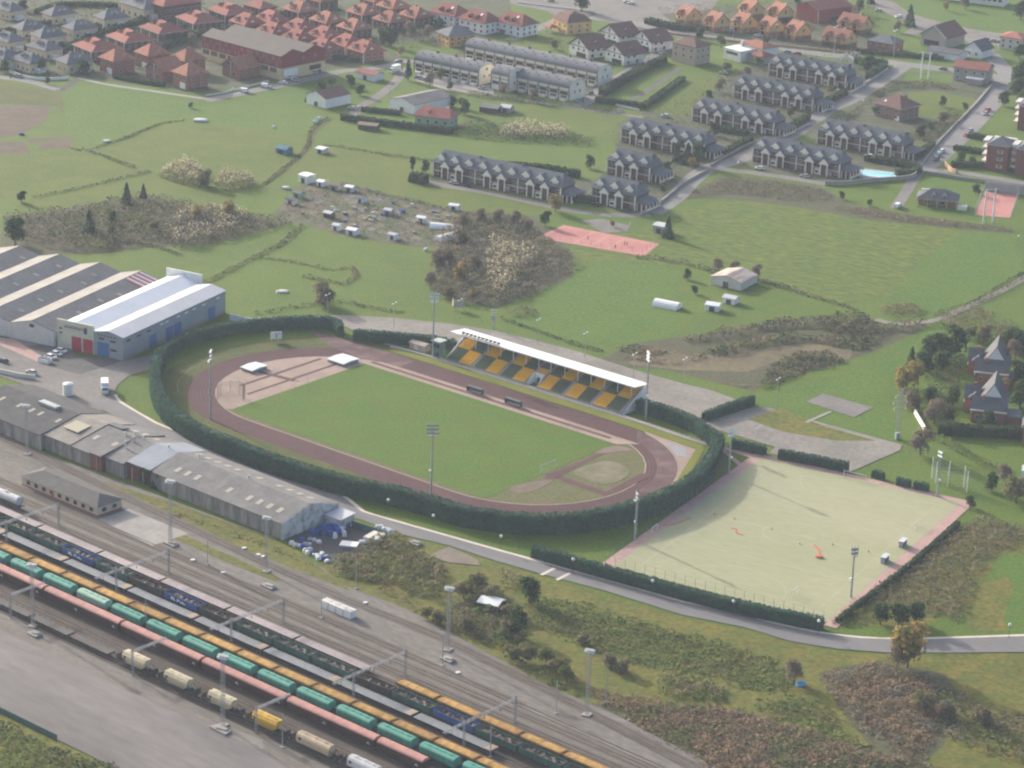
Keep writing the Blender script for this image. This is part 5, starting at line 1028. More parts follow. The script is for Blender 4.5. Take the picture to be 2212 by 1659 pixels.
# --- kinds
def k_hipdorm():
    t = thing('detached_house','','house'); w,d,h = 17.5,15,5.2; MB().box(0,0,0,w,d,h).build('wall',brickD,t); b = hiproof(MB(),w,d,h,4.4,1.4,6); b.build('roof',[tileR,fasc],t); hwins(t,w,d,(.9,3.2),5,4)
    for x in (-4,4): b = MB(); b.ex([(-2.6,0),(0,2.1),(2.6,0)],-1.2,5.5,'y'); b.build('upper_gable',tileR,t,(x,-3.4,h+1.9)); 
    for x in (-5.2,-2.9,2.9,5.2): gdorm(t,x,-4.3,h+1.4,1.2,2.2,1.1,0,fasc,tileR)
    for y in (-2.5,2.5): gdorm(t,5.4,y,h+1.4,1.2,2.2,1.1,HP,fasc,tileR)
    for x in (-8.2,0,8.2): MB().box(x,-8.4,0,.35,.35,h).build('column',fasc,t)
    return t
def k_pyr():
    t = thing('detached_house','','house'); w,d,h = 11.5,12,6.6; MB().box(0,0,0,w,d,h).build('wall',brick,t); hiproof(MB(),w,d,h,5.0,.8,2.2).build('roof',[tileO,tileO],t); hwins(t,w,d,(4.3,),4,2); wins(t,[(w/2+.04,-2,1.2,HP),(w/2+.04,3,1.2,HP)])
    b = MB(); b.ex([(-2.4,0),(0,2.4),(2.4,0)],-.2,4,'y'); b.build('side_gable',[tileO],t,(w/2+.5,1.0,h+.3),HP); wins(t,[(w/2+.75,1.0,h+.5,HP)],.9,1)
    MB().box(2.2,-d/2-.08,.02,4.2,.12,2.9).build('garage_door',white,t); chim(t,-2,2,h+3); return t
def k_gab():
    t = thing('detached_house','','house'); gabled(t,-6,6,-6.5,6.5,5.4,4.6,brick,tileO,'y',.8); wins(t,[(-1.2,-6.55,6.0,0),(1.2,-6.55,6.0,0),(-2.5,-6.55,1.4,0),(2.5,-6.55,1.4,0)],1.5,1.7); b = MB(); b.box(0,-6.6,.1,.3,.12,8); b.build('trim',fasc,t); wins(t,[(6.05,-2,3,HP),(6.05,3,3,HP)]); return t
def k_chal():
    t = thing('detached_house','','house'); w,d,h = 12.5,12,4.6; MB().box(0,0,0,w,d,h).build('wall',brickD,t); hiproof(MB(),w,d,h,4.8,1.3,5.0).build('roof',[tileO,tileR],t); hwins(t,w,d,(1.1,3.0),3,3,w=1.4)
    gdorm(t,0,-6.2,h+.6,3.6,5,1.0,0,creamL,tileO); gdorm(t,6.2,0,h+.6,3.8,5,1.0,HP,creamL,tileO); gdorm(t,-3.6,-4,h+2.4,.9,1.4,.8,0,brick,tileO)
    for x in (-6.5,6.5): MB().box(x,-6.9,0,.35,.35,h).build('column',creamL,t)
    chim(t,-2,1.5,h+3.4); return t
def k_red():
    t = thing('detached_house','','house'); w,d,h = 13,12,4.8; MB().box(0,0,0,w,d,h).build('wall',brick,t); hiproof(MB(),w,d,h,5.0,1.1,6.5).build('roof',[tileR,tileR],t); hwins(t,w,d,(1.0,2.9),3,3,w=1.4)
    gdorm(t,-2,-6.0,h+.5,3.4,5,1.0,0,creamL,tileR); gdorm(t,6.6,-1.5,h+.5,3.2,5,.9,HP,creamL,tileR); gdorm(t,3.4,-3.8,h+2.2,.9,1.6,.8,0,brickD,tileR)
    for x in (-6.9,6.9): MB().box(x,-6.8,0,.35,.35,h).build('column',creamL,t)
    chim(t,1,2,h+3.4,2,tileO); return t
def k_grey(rx):
    t = thing('detached_house','','house'); w,d,h = (15,10.5,4.7) if rx else (10,14.5,4.7); MB().box(0,0,0,w,d,h).build('wall',creamW,t); hiproof(MB(),w,d,h,3.9,.8).build('roof',[slate,slate],t); hwins(t,w,d,(1.2,),4 if rx else 2,3)
    for k in (-1.4,1.4):
        if rx: gdorm(t,k,-3.6,h+1.3,1.3,2.4,1.2,0,white,slate)
        else: gdorm(t,3.4,k,h+1.4,1.3,2.4,1.2,HP,white,slate)
    MB().box(w/2+1.2,2.5 if not rx else 0,0,2.4,4.5,2.6).build('porch',white,t); chim(t,-1,-2,h+2.4,1.8,greyW); return t
def k_or(double):
    t = thing('detached_house','','house'); w = 15 if double else 9.5; d,h = 10.5,5.6
    b = MB(); b.box(0,0,0,w,d,2.7); b.build('ground_floor',brick,t)
    gabled(t,-w/2,w/2,-d/2,d/2,2.72+2.4,4.3,yelW,tileO,'x',.7)
    for x in ((-3.6,3.6) if double else (-.6,)):
        b = MB(); b.ex([(-2.3,2.7),(2.3,2.7),(2.3,5.2),(0,7.6),(-2.3,5.2)],-d/2-.5,-d/2+4,'y'); g_ = b.build('front_gable',yelW,t,(x,0,0)); r = MB()
        for s in (-1,1): P = [(s*2.8,-d/2-1.0,4.85),(0,-d/2-1.0,7.8),(0,-d/2+4.2,7.8),(s*2.8,-d/2+4.2,4.85)]; r.slab(P if s < 0 else [P[1],P[0],P[3],P[2]],.16)
        r.build('gable_roof',tileO,g_); MB().box(0,-d/2-.53,3.0,2.6,.08,2.9).build('balcony_glass',dark,g_); MB().box(x,-d/2-.06,.3,2.4,.1,1.9).build('window',dark,t)
    wins(t,[(w/2+.05,0,4.2,HP)],1.0,2.2); wins(t,[(w/2+.05,-2.5,1,HP),(w/2+.05,2.5,1,HP)]); chim(t,2,1.2,8.2,1.4,offw); return t
def k_white():
    t = thing('detached_house','','house'); gabled(t,-7.2,7.2,-7,7,5.6,4.6,mat('render_white',(.80,.79,.75),(.74,.73,.69),s=.3,fine=.05),tileB,'y',1.1); b = MB(); b.box(0,-7.08,5.3,14.4,.12,.3); b.box(0,-7.08,5.6,.25,.12,4.2)
    for s in (-1,1): b.tube((s*7.2,-7.1,5.5),(0,-7.1,10.1),.16,n=4)
    b.build('timber_trim',brickD,t); wins(t,[(-4,-7.05,3.3,0),(0,-7.05,3.3,0),(4,-7.05,3.3,0),(0,-7.05,6.6,0)]); MB().box(2,-7.1,.1,7,.12,2.3).build('garage_door',dark,t); b = MB(); b.box(7.9,-1,2.7,1.6,12,.25); b.box(8.6,-1,2.9,.15,12,1.0); b.build('balcony',creamL,t); wins(t,[(7.25,-4,3,HP),(7.25,0,3,HP)],1.2,1.8); wins(t,[(7.25,2,.6,HP),(7.25,-4,.6,HP)],1.4,1.6); gdorm(t,4.6,0,7.2,1.3,2,.9,HP,white,tileB); return t
UL = lambda q: ORD[q]
for i,(x,y) in enumerate(((592,343),(808,284),(1025,225),(1259,161),(1462,106))):
    put('hipdorm',k_hipdorm,(0,0,x,y),20,17.5,5,-53,'broad red-roofed brick house with white eaves, %s from the left in its diagonal row' % UL(i),'white-eaved red-roofed houses')
for i,(x,y,lab) in enumerate(((731,404,'left corner of the row by the meadow, with one white garage door'),(961,369,'behind the brick gable house at the meadow'),(1195,404,'behind the one with white garage doors, close to the workshop'),(1207,498,'at the meadow edge below the workshop, with white garage door'))): put('pyr',k_pyr,(0,0,x,y),13,13.5,6.6,-48,'pyramid-roofed house '+lab,'pyramid-roofed brick houses')
put('gab',k_gab,(0,0,1055,470),13,14,5,-40,'brick house with plain gable between two pyramid roofs by the meadow','brick gable houses'); put('gab',k_gab,(0,0,1548,450),13,14,5.2,-42,'brick gable house in front of the long maroon workshop','brick gable houses')
o = PROTO['gab']
CH = [(0,1934,87),(0,2112,157),(1,78,205),(1,139,106),(1,310,154),(1,331,65),(1,480,125),(1,215,20),(0,2075,20)]
for i,(a,x,y) in enumerate(CH): put('chal',k_chal,(a,0,x,y),15,14.5,4.6,-47,'red-orange chalet with cream gables, '+('farthest left of its cluster','left of centre in its cluster','nearest the meadow in its cluster','in the middle of its cluster','right front of its cluster','right back of its cluster','farthest right of its cluster','at the top photo edge','above the leftmost one')[i],'orange-roofed chalets')
for i,(a,x,y) in enumerate(((0,1586,171),(0,1745,152),(0,1757,232),(0,1930,208),(0,1921,277),(0,2092,258),(0,2085,338),(1,30,310),(1,145,350))): put('red',k_red,(a,0,x,y),15.2,14,4.8,-50,'dark red-roofed house with cream gables, %s going right along the workshop' % UL(i),'red-roofed houses behind the workshop')
for i,(x,y,rx,lab) in enumerate(((193,419,1,'in front by the white garden wall, left'),(293,335,1,'second row, with two white dormers on a wide slope'),(430,419,0,'front right by the dark conifer, without neighbour to its right'),(262,250,0,'left of two with paired white dormers on the dark slope'),(470,200,0,'middle of the row under the street, dormers on the dark slope'),(674,132,0,'right end of the dormer row beside the red-roofed house'),(143,202,0,'behind the dormer row on the left'),(53,280,1,'cut by the left photo edge, second row'),(334,108,0,'by the round tree at the street'),(60,80,1,'cut by the left photo edge, at the top'),(20,390,1,'cut by the left photo edge, front row'))): put('grey%d' % rx,lambda: k_grey(rx),(0,0,x,y),16 if rx else 11.5,12 if rx else 16,4.7,-50 if not rx else -42,'grey-roofed cream house '+lab,'grey-roofed cream houses')
o = put('grey1',lambda: k_grey(1),(0,0,930,76),16,12,4.7,-45,'larger cream house with pale grey roof beside the white-eaved row','grey-roofed cream houses',1.35)
for i,(x,y) in enumerate(((15,109),(199,150),(380,155),(555,182),(728,208),(425,70),(615,88))): put('or1',lambda: k_or(False),(2,0,x,y),11,12,5.2,-60,'yellow-gabled orange-roofed house, '+('%s from the left along the main road' % UL(i) if i < 5 else ('left' if i == 5 else 'right')+' one of the two in the back row'),'orange-roofed yellow houses')
for i,(x,y) in enumerate(((1060,262),(1160,170))): put('or2',lambda: k_or(True),(2,0,x,y),16.5,12,5.2,-40,'wide orange-roofed yellow house with twin front gables, '+('nearer the main road' if i == 0 else 'behind the other twin-gabled one'),'orange-roofed yellow houses')
for i,(x,y) in enumerate(((1597,318),(1830,360),(1795,235),(2010,275))): put('whitec',k_white,(1,0,x,y),16.5,16,5.6,-50,'white gable-fronted house with brown roof, '+('front left','front right','back left','back right')[i]+' of the four','white gable-fronted houses')
# --- big single buildings
def placed(name,lab,cat,tile,h,w,d,rz,grp=None):
    i,j,x,y = tile; F = T(i,j,x,y,h); c = frame(F,R(rz),-w/2,d/2); c.z = 0; return thing(name,lab,cat,c,R(rz),grp)
w,d = 58,29; t = placed('workshop','long maroon and yellow workshop with twin brown gable roofs','workshop',(0,0,1820,520),0,w,d,-42.5)
b = MB(); b.box(0,0,0,w,d,5.6); b.build('lower_wall',mat('render_straw',(.58,.47,.27),(.53,.43,.25),s=.2,fine=.06),t)
for k,y0 in enumerate((-d/2,0)):
    b = MB(); b.ex([(y0,5.62),(y0,11.6),(y0+d/4,14.2),(y0+d/2,11.6),(y0+d/2,5.62)],-w/2-.05,w/2+.05); b.build('upper_wall',maroonW,t)
    for s in (-1,1):
        ya,yb = (y0-.2,y0+d/4) if s < 0 else (y0+d/4,y0+d/2+.2*k); za,zb = (11.75,14.45) if s < 0 else (14.45,11.75); b = MB(); b.slab([(-w/2-.3,ya,za),(w/2+.3,ya,za),(w/2+.3,yb,zb),(-w/2-.3,yb,zb)],.2); b.build('roof',brownR,t)
w,d = 58,29
wins(t,[(-w/2+2+k*2.3,-d/2-.1,z,0) for k in range(24) for z in (7,9.4) if (k*7+int(z)) % 5 > 1],.9,1.1,mat('frame_lilac',(.55,.45,.48),fine=0))
b = MB()
for k in range(9): b.box(-w/2+3+k*6.2,-d/2-.06,3.0,4.6,.1,2.2)
b.build('glass_band',darkm,t); MB().box(w/2+.06,8,2.2,.1,7.5,2.4).build('window',dark,t); MB().box(w/2+.06,-8,1.4,.08,9,3.4).build('sign_panel',white,t); b = MB(); b.box(w/2+.06,-8,0,.06,.3,1.4); wins(t,[(w/2+.1,0,8.5,HP),(w/2+.1,8,8.5,HP)],.7,1.2)
# terrace rows
def terrace(lab,n,tile0,tile1,annex=True,lots=True):
    p0,p1 = T(*tile0[:2],*tile0[2:],7.2),T(*tile1[:2],*tile1[2:],7.2); rz = R(-32); u = Vector((math.cos(rz),math.sin(rz),0)); L = (p1-p0).dot(u); U = 7.15; c = (p0+p1)/2
    c = frame(Vector((c.x,c.y,0)),rz,-(n*U)/2,-1.7); t = thing('terraced_house_row',lab,'terraced houses',c,rz,'slate-roofed terraced rows'); W_ = n*U; D = 10.5; H = 6.1
    b = MB(); b.box(W_/2,D/2,0,W_,D,H); b.build('wall',brickD,t); b = MB(); o = .6
    b.add([(-o,-o,H),(W_+o,-o,H),(W_+o,D+o,H),(-o,D+o,H),(2.2,D/2,H+4.8),(W_-2.2,D/2,H+4.8)],[(0,1,5,4),(1,2,5),(2,3,4,5),(3,0,4),(3,2,1,0)]); b.build('roof',slate,t)
    key = 'terr'
    if key not in WB:
        m = MB(); m.ex([(-1.15,0),(1.15,0),(1.15,1.7),(0,2.75),(-1.15,1.7)],0,3.0,'y'); m.box(0,-.03,.3,1.3,.07,1.25,0,1); m.ex([(-2.2,1.3),(2.2,1.3),(0,3.35)],-.7,-.3,'y'); WB['d1'] = m.mesh([trimW,white],'dormer'); r = MB()
        for s in (-1,1): P = [(s*1.95,-.28,1.2),(0,-.28,3.2),(0,3.3,3.2),(s*1.95,3.3,1.2)]; r.slab(P if s < 0 else [P[1],P[0],P[3],P[2]],.14)
        WB['d2'] = r.mesh(slate,'dormer_roof'); m = MB(); m.ex([(-1.75,5.3),(1.75,5.3),(0,7.0)],-1.8,3.0,'y',0); m.ex([(-2.5,5.1),(2.5,5.1),(0,7.6)],-2.3,-1.95,'y',0)
        for x in (-1.6,1.6): m.box(x,-1.65,0,.45,.45,5.3,0,0)
        m.box(0,-1.6,4.9,3.5,.3,.45,0,0); WB['g1'] = m.mesh([trimW],'porch'); r = MB()
        for s in (-1,1): P = [(s*2.4,-1.92,5.05),(0,-1.92,7.4),(0,3.2,7.4),(s*2.4,3.2,5.05)]; r.slab(P if s < 0 else [P[1],P[0],P[3],P[2]],.16)
        WB['g2'] = r.mesh(slate,'porch_roof'); m = MB(); m.box(0,0,0,2.8,.12,4.6); WB['g3'] = m.mesh(brickD,'porch_panel'); WB['bay'] = MB().box(0,-.6,0,2.6,1.2,2.3).mesh(trimW,'bay'); WB['bayw'] = MB().box(0,-1.23,.8,1.8,.06,1.0).mesh(dark,'window'); WB['col'] = MB().box(0,-.32,0,.4,.62,H-.1).mesh(trimW,'pilaster'); WB[key] = 1
    for k in range(n):
        x = U*(k+.5); o = obj('dormer',WB['d1'],t,(x,.6,H+.7)); obj('dormer_roof',WB['d2'],o); obj('pilaster',WB['col'],t,(U*k+.2,0,0)); wins(t,[(x+(1.7 if k % 3 else -1.7),-.05,3.5,0)],1.3,1.4,creamL)
        if k % 3 == 1: o = obj('bay',WB['bay'],t,(x,0,0)); obj('window',WB['bayw'],o)
        else: wins(t,[(x+(1.7 if k % 3 else -1.7),-.05,.9,0)],1.3,1.2,creamL); MB().box(x+(-1.6 if k % 3 else 1.6),-.06,.02,2.3,.1,2.1).build('garage_door',offw,t) if k % 2 else None
        if k % 3 < 2 and k < n-1: x = U*(k+1); o = obj('porch',WB['g1'],t,(x,0,0)); obj('porch_roof',WB['g2'],o); obj('porch_panel',WB['g3'],o,(0,-1.35,0))
        if k % 3 == 2: chim(t,U*(k+.9),D/2-.3,H+3.6,1.5,slateD)
    obj('pilaster',WB['col'],t,(W_-.2,0,0)); b = MB(); b.box(W_/2,-.2,2.55,W_,.3,.3); b.build('string_course',creamL,t)
    if annex:
        b = MB(); b.box(W_+2.2,D/2+1,0,4.2,D,2.9); b.build('annex_wall',brickD,t); b = MB(); X0,X1,Y0,Y1 = W_-.5,W_+5.2,0,D+2; b.add([(X0,Y0,3.1),(X1,Y0,3.1),(X1,Y1,3.1),(X0,Y1,3.1),(X0,D/2-2,5.1),(X0,D/2+3,5.1)],[(0,1,4),(1,2,5,4),(2,3,5),(3,2,1,0),(0,4,5,3)]); b.build('annex_roof',slate,t)
        for k in range(5): MB().box(W_+4.8,.5+k*(D+1)/4,0,.36,.36,3.05).build('column',creamL,t)
        for k in range(2): MB().box(W_+.6+k*2.1,.3,0,.36,.36,3.05).build('column',creamL,t)
        b = MB(); b.box(W_+4.85,D/2+1,.02,.14,D,1.0); b.build('parapet',creamL,t)
    return t
terrace('longest slate-roofed terrace, nine dormers, at the meadow by the allotments',9,(1,0,650,1040),(1,0,1400,1180)); terrace('short three-dormer slate terrace, farther from the meadow of the two short ones',3,(1,0,1785,1015),(1,0,1970,1065)); terrace('short three-dormer slate terrace at the street corner by the pink court',3,(1,0,1680,1200),(1,0,1880,1240))
terrace('six-dormer slate terrace behind the short terrace, left column of rows',6,(1,0,1870,820),(2,0,115,910)); terrace('six-dormer slate terrace, third from the road in the left column of rows',6,(2,0,120,690),(2,0,565,765)); terrace('six-dormer slate terrace, second from the main road in the left column of rows',6,(2,0,380,525),(2,0,825,625)); terrace('six-dormer slate terrace along the main road with the white arch',6,(2,0,605,395),(2,0,1040,470)); terrace('six-dormer slate terrace in front of the hip-roofed brick house',6,(2,0,930,830),(2,0,1400,915)); terrace('six-dormer slate terrace beside the blue swimming pool',6,(2,0,515,945),(2,0,990,1035))
# barrel-roofed terraces
def barrelrow(lab,tile,w,d,n,h=6.2,rz=-36.5,rise=3.4,yard=True):
    t = placed('terraced_house_row',lab,'terraced houses',tile,h,w,d,rz,'barrel-roofed terraced rows'); X = w/2; N = 12; pr = [(-d/2*math.cos(math.pi*k/N),h+rise*math.sin(math.pi*k/N)**.8) for k in range(N+1)]
    b = MB(); b.ex([(-d/2,0)]+pr+[(d/2,0)],-X,X); b.build('wall',creamL,t); b = MB(); V = []
    for x in (-X-.3,X+.3): V += [(x,y*1.03,z+.12) for y,z in pr]
    b.add(V,[(k,N+1+k,N+2+k,k+1) for k in range(N)]); b.add([(x,y,z-.1) for x,y,z in V],[(k+1,N+2+k,N+1+k,k) for k in range(N)]); b.build('roof',slate,t)
    U = w/n; b = MB(); b.box(0,-d/2-.05,h-1.75,w,.12,.3); b.box(0,-d/2-.05,2.7,w,.14,.2)
    for k in range(n+1): b.box(-X+U*k,-d/2-.12,0,.35,.3,h)
    b.build('timber_frame',brickD,t)
    for k in range(n):
        x = -X+U*(k+.5); MB().box(x,-d/2-.05,3.0,U*.72,.09,1.3).build('window',dark,t)
        if yard: MB().box(x+U*.1,-d/2-1.0,0,U*.55,2.0,1.1).build('terrace_wall',creamL,t); MB().box(x,-d/2-.05,.3,U*.6,.09,2.0).build('garage_door',darkm,t)
        for q,y in ((.25,-.68),(-.2,-.4)):
            j = (k*3+int(q*10)) % 3; ang = math.acos(-(y)) ; z = h+rise*math.sin(math.acos(-y))**.8; o = MB().box(0,0,0,.95,1.1,.14).build('skylight',lampw if j == 0 else dark,t,(x+q*U,y*d/2,z+.08)); o.rotation_euler = (R(35 if y < -.6 else 20),0,0)
        if k % 2: chim(t,x,1.2,h+rise-.3,1.4,brickD)
    wins(t,[(X+.05,0,h+.6,HP)],1.2,1.2); wins(t,[(X+.05,-2,3.2,HP),(X+.05,2,3.2,HP)],.9,1.3); return t
barrelrow('barrel-roofed slate terrace with rows of skylights and a yellow garden, left block',(1,0,890,475),40,13,7); barrelrow('longest barrel-roofed slate terrace with twin chimneys along its crest',(1,0,1660,480),82,13,13); barrelrow('barrel-roofed slate terrace block in front, ending in a white rounded gable',(1,0,1478,575),37,13,6); barrelrow('short taller barrel-roofed block joined to the left end of the front terrace',(1,0,1085,500),10.5,13,2,7.4,-36.5,3.2,False)
# single houses around
t = placed('detached_house','yellow villa with dark red mansard roof and red porch by the car park','house',(1,0,1465,155),6,15,15,-58); MB().box(0,0,0,15,15,6.4).build('wall',yelW,t); b = MB(); z = 6.42; X = 8; V = [(-X,-X,z),(X,-X,z),(X,X,z),(-X,X,z),(-4.5,-4.5,9.6),(4.5,-4.5,9.6),(4.5,4.5,9.6),(-4.5,4.5,9.6),(-1.5,0,11),(1.5,0,11)]; b.add(V,[(0,1,5,4),(1,2,6,5),(2,3,7,6),(3,0,4,7),(4,5,9,8),(5,6,9),(6,7,8,9),(7,4,8),(3,2,1,0)]); b.build('roof',tileB,t); hwins(t,15,15,(1,3.8),3,3); b = MB(); hiproof(b,6,5,2.8,1.5,.5); b.build('porch_roof',[tileO,tileO],t,(-3,-11,0)); b = MB()
for x in (-5.6,-.4): b.box(x,-12.8,0,.3,.3,2.8)
b.build('porch_posts',offw,t)
t = placed('detached_house','ochre house with grey pyramid roof behind the barrel-roofed terraces','house',(1,0,696,240),5.5,13,16,-60); MB().box(0,0,0,12,15,5.6).build('wall',ochW,t); hiproof(MB(),12,15,5.6,4,1.2).build('roof',[slate,slate],t); hwins(t,12,15,(1,3.4),3,4,w=1.5); chim(t,-2,-2,8.2,1.8)
for i,(x,y,s) in enumerate(((730,110,1),(925,155,1.05),(1165,172,1.1))):
    t = placed('terraced_house_row','white house with red-brown roof and skylights, '+('left','middle','right')[i]+' of three by the road','house',(1,0,x,y),6,17*s,14,-40,'white houses with red-brown roofs'); w = 17*s; t.name = 'detached_house'; MB().box(0,0,0,w,13,6).build('wall',white,t); hiproof(MB(),w,13,6,5,.8,w*.55).build('roof',[tileR,tileB],t); hwins(t,w,13,(1,3.6),4,3); gdorm(t,-2.5,-5.5,7,2.2,3,1.2,0,brickD,tileR); gdorm(t,2.5,-5.5,7,2.2,3,1.2,0,brickD,tileR); MB().box(-4,-6.6,.02,3.5,.1,2.2).build('garage_door',darkm,t); b = MB(); b.slab([(3,-3.6,9.15),(4.2,-3.6,9.15),(4.2,-2.2,10.0),(3,-2.2,10.0)],.06); b.build('skylight',lampw,t)
t = placed('detached_house','tall beige house with brown hipped roof beside a lane','house',(2,0,85,312),9.3,16,13,-42); MB().box(0,0,0,15,12,9.3).build('wall',beigeW,t); hiproof(MB(),15,12,9.3,3.2,.7).build('roof',[tileB,tileB],t); hwins(t,15,12,(3.4,6.6),3,3)
t = placed('detached_house','white villa with low terrace block and red tiled roofs by the main road','house',(2,0,372,405),0,12,11,-48); MB().box(0,0,0,12,11,5.4).build('wall',white,t); MB().box(0,-5.56,3.1,8,.1,1.2).build('window',dark,t); MB().box(0,0,5.42,12.4,11.4,.3).build('parapet',white,t); MB().box(4,10,0,16,12,6.8).build('rear_wall',white,t); b = MB(); hiproof(b,16,12,6.82,2.6,.6); b.build('roof',[tileO,tileO],t,(4,10,0)); MB().box(11.5,4,0,10,9,4).build('side_wall',greyW,t); b = MB(); hiproof(b,10,9,4.02,2,.5); b.build('side_roof',[tileR,tileR],t,(11.5,4,0)); wins(t,[(8,3.95,4.7,0),(11,3.95,4.7,0)]); chim(t,-2,3.5,5.7,3,white)
t = placed('detached_house','plain brick house with blue-grey hipped roof by the main road','house',(2,0,1361,346),0,15,12,-33); MB().box(0,0,0,15,12,4.6).build('wall',brick,t); hiproof(MB(),15,12,4.6,3.4,.6).build('roof',[slate,slate],t); hwins(t,15,12,(2.8,),4,2,w=.8,h=.6)
t = placed('detached_house','brick house with big maroon hipped roof and white eaves on a lawn','house',(2,0,1415,712),6,17.5,15.5,-47); MB().box(0,0,0,15.5,13.5,6).build('wall',mat('brick_pink',(.27,.16,.12),(.23,.135,.105),s=.5,fine=.1),t); hiproof(MB(),15.5,13.5,6,4.6,1.1,2.4).build('roof',[tileB,fasc],t); hwins(t,15.5,13.5,(1,3.7),3,3,w=1.5); MB().box(6,-6.8,.02,2.5,.1,2.2).build('garage_door',white,t); chim(t,3,2,8.6,2)
for x,y in ((-3,-5.2),(5.2,-2.2),(5.4,1.6)): b = MB(); o = MB().box(0,0,0,1.1,1.2,.12).build('skylight',lampw,t,(x,y,7.75)); o.rotation_euler = (R(36),0,0) if y < -4 else (0,R(-36),0); o.rotation_euler = (R(33),0,0) if y < -4 else (0,R(33),0)
t = placed('farmhouse','old stone house with shallow red roof at the road junction','house',(2,0,1965,548),0,17,11,-25); gabled(t,-8.5,8.5,-5.5,5.5,7,2.4,greyW,tileR,'x',.7); hwins(t,17,11,(1.2,4.4),4,2); b = MB(); b.box(3.5,-8,0,8,4.5,3); b.build('annex_wall',greyW,t); MB().box(3.5,-8,3.02,8.6,5.1,.3).build('annex_roof',white,t)
t = placed('chapel_hall','ruined-looking hall with steep red-brown roof slopes and open dark front','hall',(2,0,1700,320),0,15,20,-38); gabled(t,-7.5,7.5,-10,10,6,5.5,greyW,tileB,'y',.9); MB().box(-1,-10.06,.5,9,.1,3).build('opening',dark,t); b = MB()
for s in (-1,1): b.tube((s*8.2,-10.9,5.9),(0,-10.9,11.9),.28,n=4)
b.build('gable_trim',offw,t); t = placed('shed','long grey-roofed shed with white wall in front of the ruined-looking hall','shed',(2,0,1760,395),0,13,12,-30); gabled(t,-9,9,-6,6,3.2,1.6,white,slateD,'x',.4); MB().box(-4,-6.06,.02,3,.1,2.4).build('door',darkm,t)
t = placed('gabled_house','white-walled house with big dark roof right of the ruined-looking hall','house',(2,0,1935,385),0,11,13,-38); gabled(t,-5,5,-6,6,4.5,4,white,slateD,'y',.7); wins(t,[(-2,-6.05,1.4,0),(2,-6.05,1.4,0)])
t = placed('sports_hall','maroon-walled hall with broad red roof behind the orange-roofed houses','hall',(2,0,870,150),0,13,22,-52); gabled(t,-8,8,-13,13,7.5,3.2,maroonW,tileR,'y',.5); MB().box(8.06,-12,0,.14,.6,7.4).build('corner_post',offw,t); MB().box(8.06,2,.5,.1,9,2).build('window',dark,t)
t = placed('detached_house','beige house with orange roof at the upper edge behind the red hall','house',(2,0,1065,70),4.6,12,10,-45); MB().box(0,0,0,12,10,4.6).build('wall',beigeW,t); hiproof(MB(),12,10,4.6,3,.7).build('roof',[tileP,tileP],t)
t = placed('detached_house','long brick house with white window bands at the upper edge, left of the chalets','house',(0,0,1062,45),8.5,12,24,-47); MB().box(0,0,0,12,24,8.6).build('wall',brickD,t); hiproof(MB(),12,24,8.6,3.4,.8).build('roof',[tileR,tileR],t); wins(t,[(6.05,-10+k*3.3,z,HP) for k in range(7) for z in (2,5.2)],2.0,1.4)
t = placed('detached_house','brick house with dark roof at the upper edge behind the red-roofed houses','house',(0,0,1690,60),6,14,11,-45); MB().box(0,0,0,14,11,6).build('wall',brickD,t); hiproof(MB(),14,11,6,3,.7).build('roof',[tileR,tileR],t); hwins(t,14,11,(1,3.6),4,3)
for i,(x,y,lab) in enumerate(((2080,45,'cream block at the upper right edge, long and low'),(1890,20,'cream block at the upper right edge, left of the long one'))):
    t = placed('school_block',lab,'building',(2,0,x,y),0,26,12,-22); MB().box(0,0,0,26,12,6).build('wall',creamL,t); MB().box(0,0,6.02,26.6,12.6,.4).build('roof',rfL,t); wins(t,[(-11+k*3.1,-6.05,2.5,0) for k in range(8)],2,1.5)
t = placed('detached_house','pale pink-roofed white house at the right edge by the car row','house',(2,0,2190,335),0,12,11,-30); MB().box(0,0,0,12,11,6.5).build('wall',mat('render_shell',(.62,.56,.47),(.57,.51,.43),s=.3,fine=.05),t); hiproof(MB(),12,11,6.5,2.4,.7).build('roof',[tileP,tileP],t); hwins(t,12,11,(1.2,4),3,2)
# gate arch, pylons
t = thing('gate_arch','white arched gateway with a small bell gable beside the main road terrace','gate',T(2,0,1055,432),R(-32)); b = MB(); N = 10; outer = [(4.2*math.cos(math.pi*k/N),1.6+4.2*math.sin(math.pi*k/N)*.9) for k in range(N+1)]; inner = [(2.5*math.cos(math.pi*k/N),1.6+2.6*math.sin(math.pi*k/N)) for k in range(N+1)]
for k in range(N):
    q = [outer[k],outer[k+1],inner[k+1],inner[k]]; b.ex(q[::-1],-.4,.4,'y')
for s in (-1,1): b.box(s*3.35,0,0,1.75,.8,1.6)
b.build('arch',mat('arch_white',(.68,.64,.55),(.6,.57,.5),s=.5,fine=.08),t); b = MB(); b.box(0,0,5.3,2.0,.7,1.4); b.tube((0,0,6.7),(0,0,7.6),.7,.1,6); b.build('bell_gable',MATS['arch_white'],t)
def hpole(lab,pa,pb,H):
    t = thing('utility_pole',lab,'utility pole',pa,math.atan2(pb.y-pa.y,pb.x-pa.x)); L = (pb-pa).length
    for x in (0,L): MB().tube((x,0,0),(x,0,H),.42,.3,8).build('pole',white,t)
    b = MB(); b.box(L/2,0,H-.6,L+3.5,.3,.35); b.box(L/2,0,H-2.6,L,.15,.15); b.build('crossarm',greym,t); i = MB()
    for x in (-1.4,L/2,L+1.4): i.tube((x,0,H-1.5),(x,0,H-.6),.12,n=5)
    i.build('insulators',darkm,t)
hpole('twin white concrete utility poles on grass by the road junction',T(2,0,1543,512),T(2,0,1592,512),13.8); hpole('twin white utility poles in front of the small red court',T(2,0,1950,1446),T(2,0,2008,1442),14.5)
